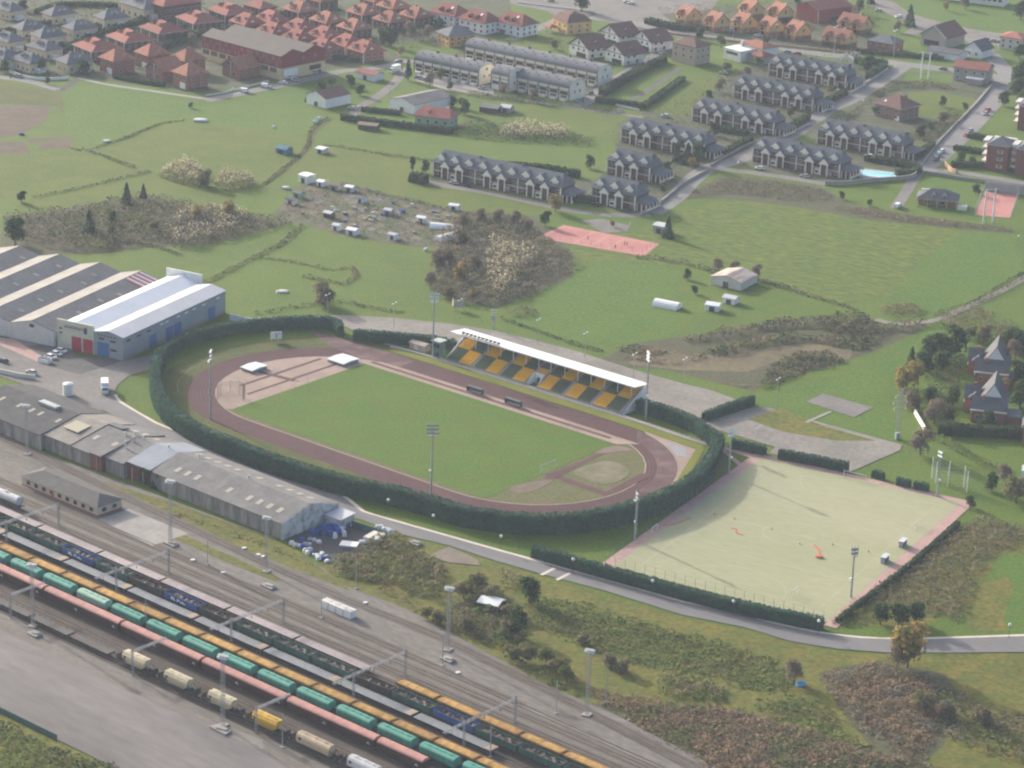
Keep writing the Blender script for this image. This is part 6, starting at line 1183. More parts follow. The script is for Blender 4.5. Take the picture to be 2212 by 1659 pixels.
t = thing('lattice_pylon','grey lattice electricity mast with a box at its foot by the autumn trees','pylon',T(2,1,1390,1178),R(20)); b = MB(); lattice(b,(0,0,0),(0,0,17),1.1,14)
for z,w in ((10.5,4.2),(12.5,5),(14.5,3.6)): b.box(0,0,z,w,.25,.25)
b.build('mast',gsteel,t); b = MB()
for z,w in ((10.5,4.2),(12.5,5),(14.5,3.6)):
    for s in (-1,1): b.box(s*w/2,0,z-.7,.14,.14,.7)
b.build('insulators',white,t); MB().box(-.6,-1.2,.1,1.4,1.0,2.2).build('switch_box',greym,t)
t = thing('antenna_pole','grey pole with stacked aerials at the lane below the thicket','antenna pole',T(1,1,985,470)); MB().tube((0,0,0),(0,0,7.2),.25,.18,8).build('pole',greym,t); b = MB(); b.box(0,0,3,1.1,.8,2.0); b.box(0,0,5.4,1.6,.5,.5); b.build('aerials',greym,t); b = MB(); b.box(0,0,7.0,2.4,.12,.12); b.build('crossarm',white,t)
t = thing('sign_board','pale weathered board on posts behind the lane, seen from its back','sign',T(1,1,762,352),R(10)); b = MB(); b.box(0,0,1.2,4,.2,2.6); b.box(-2.0,1.2,1.2,.2,2.4,2.6); b.build('board',mat('board_tan',(.36,.32,.26),(.42,.38,.31),s=.5),t); b = MB()
for x in (-1.8,1.8): MB().box(x,0,0,.2,.2,1.2).build('post',greym,t)
for i,(x,y,h,lab) in enumerate(((980,350,14,'in front of the twin-gabled orange houses'),(1365,375,14,'with a white double head beside the brick house'),(325,262,11,'beside the second orange-roofed house'),(25,190,11,'beside the first orange-roofed house'),(605,270,9,'beside the fourth orange-roofed house'))):
    o = dup(sl0); o.location = T(2,0,x,y); o.scale = (h/9,)*3; o['label'] = 'street lamp on the main road '+lab; o['group'] = 'street lamps on the main road'
# brick villas with slate A-frames (right)
for i,(x,y,lab) in enumerate(((2100,850,'brick villa with steep slate roof and a white gable, farther from the hockey turf'),(2085,1100,'brick villa with steep slate roof and a white gable, nearer the hockey turf'))):
    F = T(2,1,x-12,y); rz = R(-12); t = thing('villa',lab,'house',frame(Vector((F.x,F.y,0)),rz,-5.5,9),rz,'brick villas with slate roofs')
    gabled(t,-5,6,-9,-1,4.8,3.2,brick,slateD,'x',.5); b = MB(); b.box(.5,-9.35,4.35,12,.5,.45); b.build('eaves',creamL,t)
    b = MB(); b.ex([(-9.2,3.2),(-9.2,4.7),(-5,8.2),(-.9,4.7),(-.9,3.2)],-5.3,-5.03); b.build('painted_lit_gable',trimW,t)  # ivory plates put the sunlit brightness of the left cream gables into colour
    gabled(t,-3.2,6.2,-4.2,9,5.4,7.2,brick,slateD,'y',.35,'rear_wall','rear_roof'); b = MB(); b.ex([(-2.9,5.6),(5.9,5.6),(1.5,12.3)],-4.5,-4.23,'y'); b.build('white_gable',white,t)
    gabled(t,-8,-3.3,1,9,5.0,3.4,brick,slateD,'x',.4,'side_wall','side_roof'); b = MB(); b.ex([(.8,3.4),(.8,4.9),(5,8.6),(9.2,4.9),(9.2,3.4)],-8.3,-8.03); b.build('painted_lit_gable',trimW,t)
    for k in range(2): gdorm(t,-4.6-k*1.2,.2-k*.6,5.2-k*.8,1.6,2.2,1.2,0,brick,slateD)
    wins(t,[(-3,-9.05,1.5,0),(2.5,-9.05,1.5,0),(-5.05,-5,1.5,-HP),(-8.05,5,1.5,-HP)]); chim(t,-1.5,-6,6.6,2.4); chim(t,5.2,3,8.0,2.6); chim(t,-5,5,7.4,1.8); b = MB(); b.slab([(2,-8,5.75),(3,-8,5.75),(3,-6.8,6.7),(2,-6.8,6.7)],.08); b.build('skylight',lampw,t); MB().box(8.6,-4,0,4.6,8,2.8).build('side_wing',brick,t); MB().box(8.6,-4,2.82,5,8.4,.25).build('wing_roof',slate,t)
b = MB(); b.box(0,0,0,6,8,6); t = thing('villa','brick house cut by the right photo edge below the slate villas','house',T(2,1,2260,1200),R(-12),None); b.build('wall',brick,t); b = MB(); hiproof(b,6,8,6.02,3,.6); b.build('roof',[slateD,creamL],t)
t = thing('shed','white-walled small building cut by the right edge near the netted cage','shed',T(2,1,2235,1470),R(-12)); MB().box(0,0,0,4,5,4.5).build('wall',white,t); MB().box(0,0,4.52,4.4,5.4,.3).build('roof',rfL,t)
# apartment block
def flats(lab,tile,n=3):
    F = T(*tile); rz = R(-20); t = thing('apartment_block',lab,'apartment block',frame(Vector((F.x,F.y,0)),rz,-5,6),rz,'brick apartment blocks'); MB().box(0,0,0,9.5,11,11.5).build('wall',mat('brick_flats',(.24,.075,.055),(.20,.065,.048),s=.5,fine=.1),t)
    hiproof(MB(),9.5,11,11.5,3.2,.5).build('roof',[slate,offw],t)
    for k in range(4): o = MB().box(-6.1,2+k*.0,2.2+k*3.1,2.6,9+0*k,1.1).build('balcony',offw,t)
    for k in range(3): MB().box(1,6.6,5.4+k*3.1,10,2.2,1.1).build('balcony',offw,t)
    for k in range(3): MB().box(1.2,-5.6,1.6+k*3.3,2.4,.3,1.3).build('bay_window',white,t)
    wins(t,[(1.2,-5.75,1.9+k*3.3,0) for k in range(3)],1.6,.9); return t
flats('red brick apartment block with stepped white balconies, left of the two at the right edge',(2,0,2100,1120)); flats('red brick apartment block cut by the right edge, in front',(2,0,2290,1150)); flats('red brick apartment block cut by the right edge, farther up the street',(2,0,2300,860))
# bungalow, court, pool
t = placed('bungalow','bungalow with dark hipped roof, yellow eaves and open porch below the pool terrace','house',(2,0,1790,1310),3.4,18,11,-12); MB().box(0,1,0,16,8,3.3).build('wall',brick,t); hiproof(MB(),17,11,3.35,3.6,.4,6).build('roof',[slateD,mat('eave_yellow',(.52,.44,.20),fine=.05)],t)
for k in range(5): MB().box(-8+k*4,-5.4,0,.3,.3,3.3).build('column',MATS['eave_yellow'],t)
gdorm(t,-1.5,-4,4.3,1.6,2.4,1,0,offw,slateD); gdorm(t,3,-4,4.3,1.6,2.4,1,0,offw,slateD); b = MB(); b.box(-5.5,.6,6.0,3.6,1.2,.2); b.build('ridge_cap',offw,t); wins(t,[(-4,-3.05,1,0),(2,-3.05,1,0)],2,1.4); MB().box(10.5,-4,0,4,4,1.6).build('side_terrace',creamL,t)
# ---------------------------------------------------------------- streets, lawns and courts of the town
rd = mat('street_asphalt',(.20,.19,.185),(.17,.165,.16),s=.08,world=True,fine=.12,fs=.5,mid=(.24,.23,.22),ms=.05,mfac=.5); pav = mat('street_paving',(.30,.275,.25),(.26,.24,.22),s=.1,world=True,fine=.12)
gdn = mat('garden_ground',(.045,.068,.026),(.068,.075,.038),s=.15,world=True,fine=.45,fs=.5,mid=(.12,.10,.08),ms=.1,mfac=.6)
sheet('garden_ground',TL(0,0,((-400,-60),(-400,440),(60,480),(420,500),(520,500),(1300,600),(1560,560),(1830,520),(2212,430)))+T10((250,420),(420,370),(620,300),(1100,230),(1100,-60)),gdn)
sheet('lawn',T10((250,300),(560,260),(620,330),(400,370)),gA); sheet('lawn',T10((1150,270),(1340,240),(1400,300),(1200,320),(1080,280)),gB); sheet('garden_ground',T10((480,480),(830,300),(1750,500),(1560,640),(1050,600)),gdn)
sheet('paved_court',T10((500,460),(900,560),(1000,540),(980,620),(700,590),(480,520)),pav)
sheet('garden_ground',TL(2,0,((-560,60),(0,60),(800,0),(1300,230),(1250,330),(900,330),(-300,200))),gdn)
sheet('garden_ground',TL(2,0,((-420,800),(600,360),(1330,430),(1060,600),(820,760),(430,1000),(120,1080),(-130,1320),(-330,1400),(-600,1300),(-1650,1180),(-1600,1130),(-500,1180),(-430,960))),gdn)
sheet('garden_ground',TL(2,0,((800,860),(1180,640),(1450,470),(1800,480),(2030,520),(1500,1090),(900,960))),gdn); sheet('garden_ground',TL(2,0,((360,1070),(760,940),(1500,1080),(1480,1160),(950,1200))),gdn)
sheet('lawn',TL(2,0,((1460,600),(1620,590),(1900,640),(1850,760),(1500,760))),gB); sheet('lawn',TL(2,0,((1450,480),(1750,490),(1740,540),(1430,530))),gC); sheet('lawn',TL(2,0,((1370,240),(1560,210),(1550,330),(1680,380),(1380,370))),gA); sheet('lawn',TL(2,0,((1380,20),(2150,10),(2212,170),(1800,170),(1500,80))),gC)
sheet('lawn',TL(2,0,((-540,640),(-280,690),(0,560),(60,470),(-120,440))),gA); sheet('lawn',TL(2,0,((-220,720),(0,760),(190,620),(230,500),(140,480))),gB); sheet('lawn',TL(2,0,((1140,1110),(1500,1160),(1440,1290),(1000,1310),(960,1230))),gA); sheet('lawn',TL(2,0,((1600,1150),(1960,1180),(1900,1430),(1500,1340))),gC); sheet('lawn',TL(2,0,((1480,930),(1640,930),(1620,1010),(1530,1040))),gB)
sheet('scrub_ground',TL(2,0,((-20,1290),(230,1150),(480,1150),(900,1215),(1100,1330),(1450,1385),(2130,1480),(2140,1515),(1200,1425),(700,1335),(250,1285))),scrubg)
sheet('plaza',T10((1090,0),(1250,-60),(2500,-60),(2400,60),(2080,90),(2212,200),(2212,250),(1850,150),(1640,95),(1420,115),(1330,70),(1100,25)),asphl,'pale car park and plaza at the top of the photograph')
def road(pts,w,m=rd,lab=None): return ribbon('road',pts,w,m,lab)
road(TL(2,0,((-600,110),(-300,155),(0,215),(300,258),(550,292),(850,345),(1150,378),(1400,412),(1700,450),(2050,500),(2300,540))),11,rd,'main road through the town'); road(TL(2,0,((2120,500),(2040,600),(1900,760),(1760,900),(1640,1010),(1540,1085))),13); road(TL(2,0,((2130,510),(2010,370),(1900,270),(1840,220))),10); sheet('plaza',TL(2,0,((1250,-20),(1380,20),(1480,90),(1700,150),(1900,195),(2300,250),(2300,330),(1990,290),(1850,240),(1420,220),(1500,170),(1330,90),(1180,20))),asphl)
road(TL(2,0,((1430,430),(1250,550),(1100,640),(960,705),(830,785),(700,880),(520,960),(330,1045),(170,1090),(60,1170),(-60,1290),(-200,1380))),9); road(TL(2,0,((150,1085),(600,1140),(940,1195))),6,asphl); road(T10((480,1170),(650,1200),(1000,1258),(1400,1345),(1700,1392),(2000,1392)),6,asphl); road(TL(2,0,((1500,1090),(1800,1120),(2300,1200))),6); road(TL(2,0,((1530,1110),(1450,1240),(1380,1350))),5,asphl)
road(T10((2230,255),(2050,350),(1900,445),(1750,530),(1620,640),(1540,690)),7); road(T10((1090,260),(1250,195),(1420,120)),6); road(TL(0,0,((1330,650),(1560,605),(1900,535),(2212,462)))+T10((200,445),(400,405),(520,385)),7); road(T10((390,440),(360,520),(230,630),(110,700),(80,760)),5,asphl); road(TL(0,0,((-300,470),(0,500),(200,530),(380,580))),6); road(TL(0,0,((390,590),(520,500))),3,asphd); road(TL(0,0,((505,505),(700,548),(1000,592),(1330,640))),3,pav); road(T10((480,500),(700,560),(950,610),(1100,640),(1500,700),(1800,740),(1950,760)),4,asphl); road(T10((1780,730),(1900,640),(2060,540),(2200,440)),3,asph)
ribbon('lane',TL(0,0,((2140,770),(2040,860),(2010,930),(1930,1030),(1800,1130),(1690,1210))),3.0,gV); ribbon('wheel_rut',TL(0,0,((2130,765),(2030,860),(1985,950),(1900,1040),(1690,1205))),.5,soil)
ribbon('lane',TL(2,1,((2300,60),(2200,150),(2000,260),(1800,350),(1640,415),(1400,440),(1250,410))),3.2,grav); road(T10((850,750),(720,860),(560,870)),3,gV)
sheet('red_court',T10((1260,1540),(1440,1458),(2062,1580),(1962,1662)),clay,'pink-red sports court beyond the stadium'); sheet('paved_court',T10((1560,1430),(1750,1410),(1880,1440),(1850,1500),(1700,1510)),asphl); sheet('lawn',T10((1400,1370),(1700,1400),(1870,1430),(1860,1460),(1700,1420),(1440,1410)),gC)
cl_ = mat('court_line',(.62,.45,.42),fine=.05,world=True); cpt = T10((1290,1540),(1440,1470),(2030,1584),(1950,1648))
for a,c in ((0,1),(1,2),(2,3),(3,0)): ribbon('court_line',[cpt[a],cpt[c]],.18,cl_,sm=0)
for k in (.33,.5,.67): ribbon('court_line',[cpt[1].lerp(cpt[2],k),cpt[0].lerp(cpt[3],k)],.18,cl_,sm=0)
sheet('red_court',TL(2,0,((1893,1395),(1960,1240),(2172,1262),(2122,1412))),clay,'small pink-red court below the apartment blocks')
b = MB(); kerbline(TL(2,0,((1955,1236),(2220,1265))),.4,4.2,mb=b,sm=0); tag(b.build('court_wall',mat('court_wall',(.40,.385,.36),(.34,.33,.31),s=.3)),'grey rebound wall behind the small red court','wall'); wirefence('grey wire fence along the left side of the small red court',[T(2,0,1890,1398),T(2,0,1958,1236)],3.5,3,greym); wirefence('grey wire fence along the right side of the small red court',[T(2,0,2125,1415),T(2,0,2178,1262)],3.5,3,greym); wirefence('low wire fence round the near side of the pink-red court',[cpt[0],cpt[3],cpt[2]],2.4,4,wire)
sheet('pool_terrace',TL(2,0,((1140,1150),(1180,1090),(1390,1120),(1370,1170),(1250,1175))),conc); pl = thing('swimming_pool','turquoise swimming pool with white coping by the slate terrace','swimming pool',T(2,0,1262,1130),R(-12)); MB().box(0,0,.05,16,10,.12).build('coping',white,pl); MB().box(0,0,.08,14.6,8.6,.13).build('water',mat('pool_water',(.25,.60,.72),(.30,.66,.76),s=.3,fine=.03,rough=.1,spec=.5),pl)
# ---------------------------------------------------------------- garden walls, hedges
def wall(lab,P,h=1.2,w=.35,m=offw,grp=None):
    c = P[0]; b = MB(); kerbline([p-c for p in P],w,h,mb=b,sm=3); return tag(b.build('garden_wall',m,None,(c.x,c.y,0)),lab,'wall',grp)
wstone = mat('stone_wall',(.36,.32,.27),(.30,.27,.23),s=.4,fine=.15)
wall('white garden wall in front of the grey-roofed cream houses',TL(0,0,((60,470),(180,510),(300,520),(440,515))),1.3,.35,white); wall('white-edged wall round the paved entrance below the workshop',TL(0,0,((1330,625),(1480,600),(1740,530))),.9,.3,offw); wall('pale stone wall with balusters round the arch terrace garden',TL(2,0,((1000,590),(1090,605),(1200,535),(1330,450))),1.2,.4,mat('wall_ivory',(.55,.51,.43),(.5,.46,.39),s=.4)); wall('pale stone wall along the pool garden above the meadow',TL(2,0,((920,1200),(1050,1200),(1250,1180),(1480,1160),(1520,1110))),2.0,.5,wstone); wall('brown stone wall along the straight street, meadow side',TL(2,0,((2000,560),(1900,680),(1760,820),(1640,950),(1560,1060))),1.0,.5,wstone); wall('low stone wall along the sloping street below the hip-roofed house',TL(2,0,((830,810),(620,900),(430,940),(180,1080))),1.1,.5,wstone); wall('stone wall along the lower end of the sloping street',TL(2,0,((160,1110),(0,1200),(-120,1300),(-280,1400))),1.2,.5,wstone); wall('orange-tinted wall at the corner under the apartment blocks',TL(2,0,((1700,1075),(1735,1110),(1770,1125))),2.0,.4,mat('wall_orange',(.50,.31,.19),fine=.1)); wall('pale wall along the near side of the main road by the white villa',TL(2,0,((-60,700),(120,730),(-380,650))) if 0 else TL(1,0,((1660,650),(1800,690),(1930,720))),1.0,.4,offw); wall('whitish wall in the upper car park',TL(1,0,((1140,20),(1640,82))),.8,.5,offw); wall('dark retaining wall below the road at the apartment blocks',TL(2,0,((1590,1130),(1900,1180),(2230,1220))),1.6,.5,conc); wall('pale wall slanting beside the autumn trees',TL(2,1,((1500,1020),(1570,1140))),1.8,.35,white)
b = MB(); kerbline(TL(2,0,((-150,215),(300,270),(800,320),(1150,350))),.2,1.2,mb=b,sm=2)
P = smooth_path(TL(2,0,((-150,215),(300,270),(800,320),(1150,350))),6)
for p in P: b.box(p.x,p.y,0,.5,.5,1.7)
tag(b.build('garden_wall',MATS['wall_orange']),'long low wall with yellow posts in front of the orange-roofed houses','wall')
GH = 'garden hedges of the town'
for lab,pts,w,h in (('dark hedge in front of the green-walled house with red roof',((0,775),(300,815),(720,865)),3,2.6),('dark hedge at the back of the small paddock by the farm',((130,720),(380,745)),2.4,2),('dark hedge block at the left end of the longest terrace',((455,1170),(545,1190)),5,3.5),('dark hedge behind the longest terrace',((1000,1090),(1300,1110),(1540,1150)),3,3),('dark hedge between the longest terrace and the corner terrace',((1500,1310),(1620,1310)),4,2.6),('dark hedge beside the walled lawn of the barrel terraces',((1650,660),(1950,705)),3,2.6),('dark hedge along the lane to the beige house',((1690,620),(1900,490),(2090,400)),4,3),('dark hedge between the two bright lawns',((1960,700),(2100,600),(2212,520)),3,2)):
    hedge('hedge',lab,T10(*pts),w,h,lDark,.8,2.2,GH)
for lab,pts,w,h in (('dark hedge round the arch terrace corner garden',((1110,410),(1310,430),(1200,520)),3,3),('dark hedge round the pool garden',((1180,1040),(1500,1095),(1500,1130),(1380,1140)),3,2.5),('dark hedge along the brick house by the main road',((1120,340),(1400,365),(1690,390)),3,2),('dark hedge behind the fourth slate terrace, toward the cross street',((220,850),(420,880)),3,2.6),('dark hedge above the cross street beside the second slate terrace',((900,690),(1050,610)),3.5,2.4),('dark hedge above the cross street beside the third slate terrace',((650,870),(810,770)),3,2.4),('dark hedge above the cross street beside the fourth slate terrace',((260,1010),(440,910)),3,2.2),('dark hedge at the right end of the terrace before the hip-roofed house',((1500,1040),(1620,950)),3,2.6),('dark hedge rows in the apartment block garden, upper',((1850,890),(2000,910)),4,2),('dark hedge rows in the apartment block garden, lower',((1760,970),(1960,1000)),4,2),('dark hedge at the street corner under the apartment blocks',((1740,1080),(2000,1090)),3,2.4),('dark hedge at the lower left of the orange-roofed houses',((-230,150),(-60,190),(90,200)),5,3)):
    hedge('hedge',lab,TL(2,0,pts),w,h,lDark,.8,2.2,GH)
# ---------------------------------------------------------------- farm buildings, sheds, allotments
def shed(lab,tile,w,d,h,rh,rz,wm,rm,axis='x',name='shed',cat='shed',grp=None,door=True):
    t = placed(name,lab,cat,tile,0,w,d,rz,grp); gabled(t,-w/2,w/2,-d/2,d/2,h,rh,wm,rm,axis,.3)
    if door: MB().box(0,-d/2-.06,.02,min(2.2,w*.4),.1,min(2.2,h*.8)).build('door',darkm,t)
    return t
shed('white-walled barn with dark brown roof on the meadow by the road bend',(0,0,2110,705),13,16,4.6,2.6,-42,white,tileB,'y','barn','barn'); shed('long white farm shed with grey roof behind the green-walled house',(1,0,470,745),16,26,4.6,2.0,-42,white,rfG,'y'); t = placed('detached_house','pale green house with red half-hipped roof and a dormer','house',(1,0,700,835),0,17,10,-20); MB().box(0,0,0,17,10,4.4).build('wall',mintW,t); hiproof(MB(),17,10,4.4,3.8,.8,13).build('roof',[tileP,tileP],t); hwins(t,17,10,(1.6,),4,2,w=1.4); gdorm(t,-2,-3.6,5.4,1.6,2.6,1.0,0,offw,tileP); chim(t,5,1,6.8,1.4,offw)
shed('low white hut with reddish roof by the truck on the road',(1,0,215,530),12,7,3,1.2,-35,white,tileR); shed('grey lean-to roof with dark front beside the bramble patch',(1,0,1010,740),9,7,2.4,.8,-20,darkm,rfG); shed('small rusty shed beside the grey lean-to',(1,0,1090,735),5,6,2.4,.8,-20,greyW,rfL); shed('white cabin on the meadow above the allotments',(0,0,1990,1195),5,5,3.2,.4,-40,white,white); shed('blue-roofed shed alone on the meadow',(0,0,1850,1005),5.5,5,2.2,.9,-35,mat('tarp_blue',(.06,.16,.24),(.09,.2,.28),s=.6),MATS['tarp_blue']); shed('white open shelter on the meadow right of the grassy lane',(0,0,2095,1000),4,4,2,.4,-30,offw,white); shed('brown shed under the green house hedge',(1,0,230,850),9,4,2.2,.8,-15,brickD,wT); shed('small stone hut by the pink-red court',(1,0,2090,1520),5,5,3,.5,-30,greyW,rfL)
shed('striped tin-roofed shed in the thicket above the gravel lot',(2,1,375,225),13,13,3,1.6,-32,offw,mat('tin_striped',(.46,.42,.36),(.36,.27,.235),s=.5,fine=.1,stretch=(1,6,1),lo=.48,hi=.52),'y'); shed('white tin shed below the striped tin-roofed shed',(2,1,335,320),5,4,2.2,.6,-30,white,rfL); shed('small white shed lowest at the corner of the thicket plot',(2,1,230,365),5,4,2.2,.6,-20,white,rfW); shed('white-tarped shelter in the scrub beside the railway',(1,2,1010,660),6,5,2.2,.6,-25,darkm,white)
def tunnel(lab,p,L,r,rz): t = thing('polytunnel',lab,'greenhouse',p,rz); N = 8; MB().ex([(r*math.cos(math.pi*(N-k)/N),r*.95*math.sin(math.pi*(N-k)/N)) for k in range(N+1)],-L/2,L/2).build('cover',white,t); b = MB(); [b.box(-L/2+L*k/5,0,0,.12,2*r*1.02,.3) for k in range(6)]; b.build('base_frame',greym,t); return t
tunnel('white polytunnel greenhouse on the meadow beyond the grandstand',T(1,1,2110,330),10,2.6,R(-28)); tunnel('white polytunnel at the right end of the allotments, slanting',T(1,0,690,1545),12,2.2,R(50)); tunnel('grey-white polytunnel above the slanting one in the allotments',T(1,0,655,1480),10,2.2,R(-10))
bed = [mat('bed_soil',(.10,.078,.058),(.13,.105,.08),s=.4,world=True,fine=.3),mat('bed_green',(.055,.085,.035),(.08,.10,.045),s=.5,world=True,fine=.4,fs=.9),mat('bed_grey',(.16,.155,.15),(.12,.118,.11),s=.4,world=True,fine=.2),mat('bed_straw',(.17,.15,.10),(.13,.12,.075),s=.4,world=True,fine=.3)]
sheet('allotment_ground',TL(0,0,((1760,1390),(1960,1200),(2212,1180)))+T10((150,1210),(330,1270),(900,1390),(760,1430),(700,1590),(480,1600),(0,1530),(-150,1480),(-350,1430)),mat('allotment_ground',(.058,.078,.03),(.085,.078,.05),s=.2,world=True,fine=.5,fs=.6,mid=(.13,.115,.09),ms=.15,mfac=.6),'patchwork ground of the allotment gardens')
random.seed(21); AR = R(-28); a0 = T(1,0,150,1400)
for i in range(-6,9):
    for j in range(-4,4):
        p = frame(a0,AR,i*6.5+random.uniform(-1,1),j*7.5+random.uniform(-1,1)); 
        if not inpoly(np.array([p.x]),np.array([p.y]),[(q.x,q.y) for q in TL(0,0,((1790,1385),(1960,1220),(2212,1200)))+T10((150,1230),(330,1290),(820,1390),(700,1560),(480,1580),(0,1510),(-350,1410))])[0]: continue
        w,d = random.uniform(3.5,6),random.uniform(3.5,7); sheet('garden_bed',[frame(p,AR,x*w/2,y*d/2) for x,y in ((-1,-1),(1,-1),(1,1),(-1,1))],bed[random.choice((0,0,1,1,1,2,3,3))])
al = [('white allotment shed beside the white cabin',(0,0,2090,1215),white),('greenish-white allotment hut at the left corner',(0,0,1945,1290),mintW),('cream allotment hut left of the grey beds',(0,0,1905,1330),creamL),('grey allotment shed, third along the upper edge',(0,0,2185,1240),greyW),('white-roofed allotment shed at the top beside the orange tarp',(1,0,70,1250),offw),('pale allotment shed in the middle row',(1,0,140,1320),white),('brown allotment shed at the middle left',(1,0,-70,1420),brickD),('white allotment cold frame at the lower left',(1,0,-20,1500),white),('white sheet-covered allotment frame at the lower edge',(1,0,90,1530),white),('low white allotment frame above the polytunnels',(1,0,540,1450),white),('tiny white allotment hut near the hedge end',(1,0,755,1370),white),('grey allotment shed between beds, centre',(1,0,320,1400),greyW),('white tank hut on the lower boundary of the allotments',(1,0,350,1560),white)]
for lab,tile,m in al: shed(lab,tile,random.uniform(3,4.5),random.uniform(2.5,3.5),2.1,.5,-28+random.uniform(-8,8),m,random.choice((rfL,rfW,rfG)),grp='allotment sheds')
# ---------------------------------------------------------------- small things on the meadows
lump('bag_pile',7,4,1.2,sk,'heap of white bags in the middle of the upper left meadow','pile',T(0,0,1300,785),None); lump('bag_pile',4,3,1,offw,'pale rubble heap at the lower field hedge','pile',T(0,0,690,920),None); lump('tarp_heap',2.5,2,1,blueb,'small blue heap at the ploughed patch edge','pile',T(0,0,140,875),None); lump('bag_pile',4,3,1.2,offw,'white junk heap left of the allotments','pile',T(0,0,1855,1225),None); lump('bale',2.6,2,1.4,sk,'white bale at the bend of the grassy lane, upper','bale',T(0,0,2068,775),None); lump('bale',2.6,2,1.2,sk,'white bale at the bend of the grassy lane, lower','bale',T(0,0,2040,795),None); lump('bale',2,1.6,1,sk,'single white bale out on the meadow','bale',T(0,0,1775,828),None); lump('tarp_heap',2.6,2,1.3,mat('tarp_sky',(.10,.32,.55),(.13,.36,.6),s=1),'bright blue tarpaulin heap in the lower right scrub','tarpaulin',T(2,2,765,1125),None); lump('bale',2,1.6,1.2,sk,'white tank lying below the allotment polytunnel','tank',T(1,0,550,1625),None); lump('bag_pile',5,3,.8,offw,'pale rubble pile in the small field behind the hedge','pile',T(0,1,1830,235),None); lump('bag_pile',4,3,1,white,'white and orange sheet on the hedge corner by the gravel lot','pile',T(2,1,60,1065),None)
sheepm = mat('wool',(.55,.50,.40),(.48,.43,.34),s=2,fine=.1)
for i,(x,y) in enumerate(((345,660),(360,690),(372,705),(390,660),(370,728),(415,715))):
    t = thing('sheep','cream sheep in the small paddock beside the farm shed','sheep',T(1,0,x,y),i*1.1,'sheep in the paddock'); b = MB(); b.tube((-.55,0,.62),(0,0,.68),.24,.36,8); b.tube((0,0,.68),(.5,0,.66),.36,.26,8); b.tube((.45,0,.75),(.8,0,1.0),.16,.13,6); b.tube((.75,0,1.02),(1.02,0,.86),.13,.08,6)
    for lx in (-.4,.36):
        for ly in (-.16,.16): b.tube((lx,ly,.5),(lx,ly,0),.08,.05,5)
    b.build('body',sheepm,t)
def person(lab,p,m1,m2,rz=0):
    t = thing('person',lab,'person',p,rz,None); b = MB(); b.tube((0,.1,.02),(.02,.1,.48),.06,.075,6); b.tube((.02,.1,.48),(0,.09,.9),.075,.1,6); b.tube((.14,-.1,.02),(.08,-.1,.48),.06,.075,6); b.tube((.08,-.1,.48),(0,-.09,.9),.075,.1,6); b.build('trousers',m2,t)
    b = MB(); b.tube((0,0,.86),(0,0,1.15),.17,.19,8); b.tube((0,0,1.15),(0,0,1.45),.19,.13,8); b.tube((0,0,1.42),(0,0,1.53),.07,.06,6); b.tube((0,0,1.5),(.01,0,1.62),.08,.11,8); b.tube((.01,0,1.62),(.01,0,1.76),.11,.06,8)
    for s in (-1,1): b.tube((0,s*.2,1.42),(.05,s*.25,1.12),.055,.045,6); b.tube((.05,s*.25,1.12),(.15,s*.22,.86),.045,.035,6)
    b.build('body',m1,t); return t
cD = mat('cloth_dark',(.03,.03,.04),fine=.1); cR = mat('cloth_red',(.35,.04,.04),fine=.1); cB = mat('cloth_blue',(.05,.09,.2),fine=.1)
for (a,c,x,y,m1,lab) in ((0,1,1805,1437,cD,'person in dark clothes on the road behind the long warehouse, left of the red one'),(0,1,1855,1448,cR,'person in red top on the road behind the long warehouse'),(0,1,1895,1450,cD,'person in dark clothes on the road, right of the red one'),(1,0,1775,1610,cD,'person in dark clothes on the pink-red court, left of the others'),(1,0,1835,1590,cD,'person in dark clothes standing in the middle of the pink-red court group'),(1,0,1850,1592,cB,'person in blue on the pink-red court, right of the group'),(1,0,1598,1552,cB,'person in blue alone near the left half of the pink-red court')): person(lab,T(a,c,x,y),m1,cD,random.random()*6)
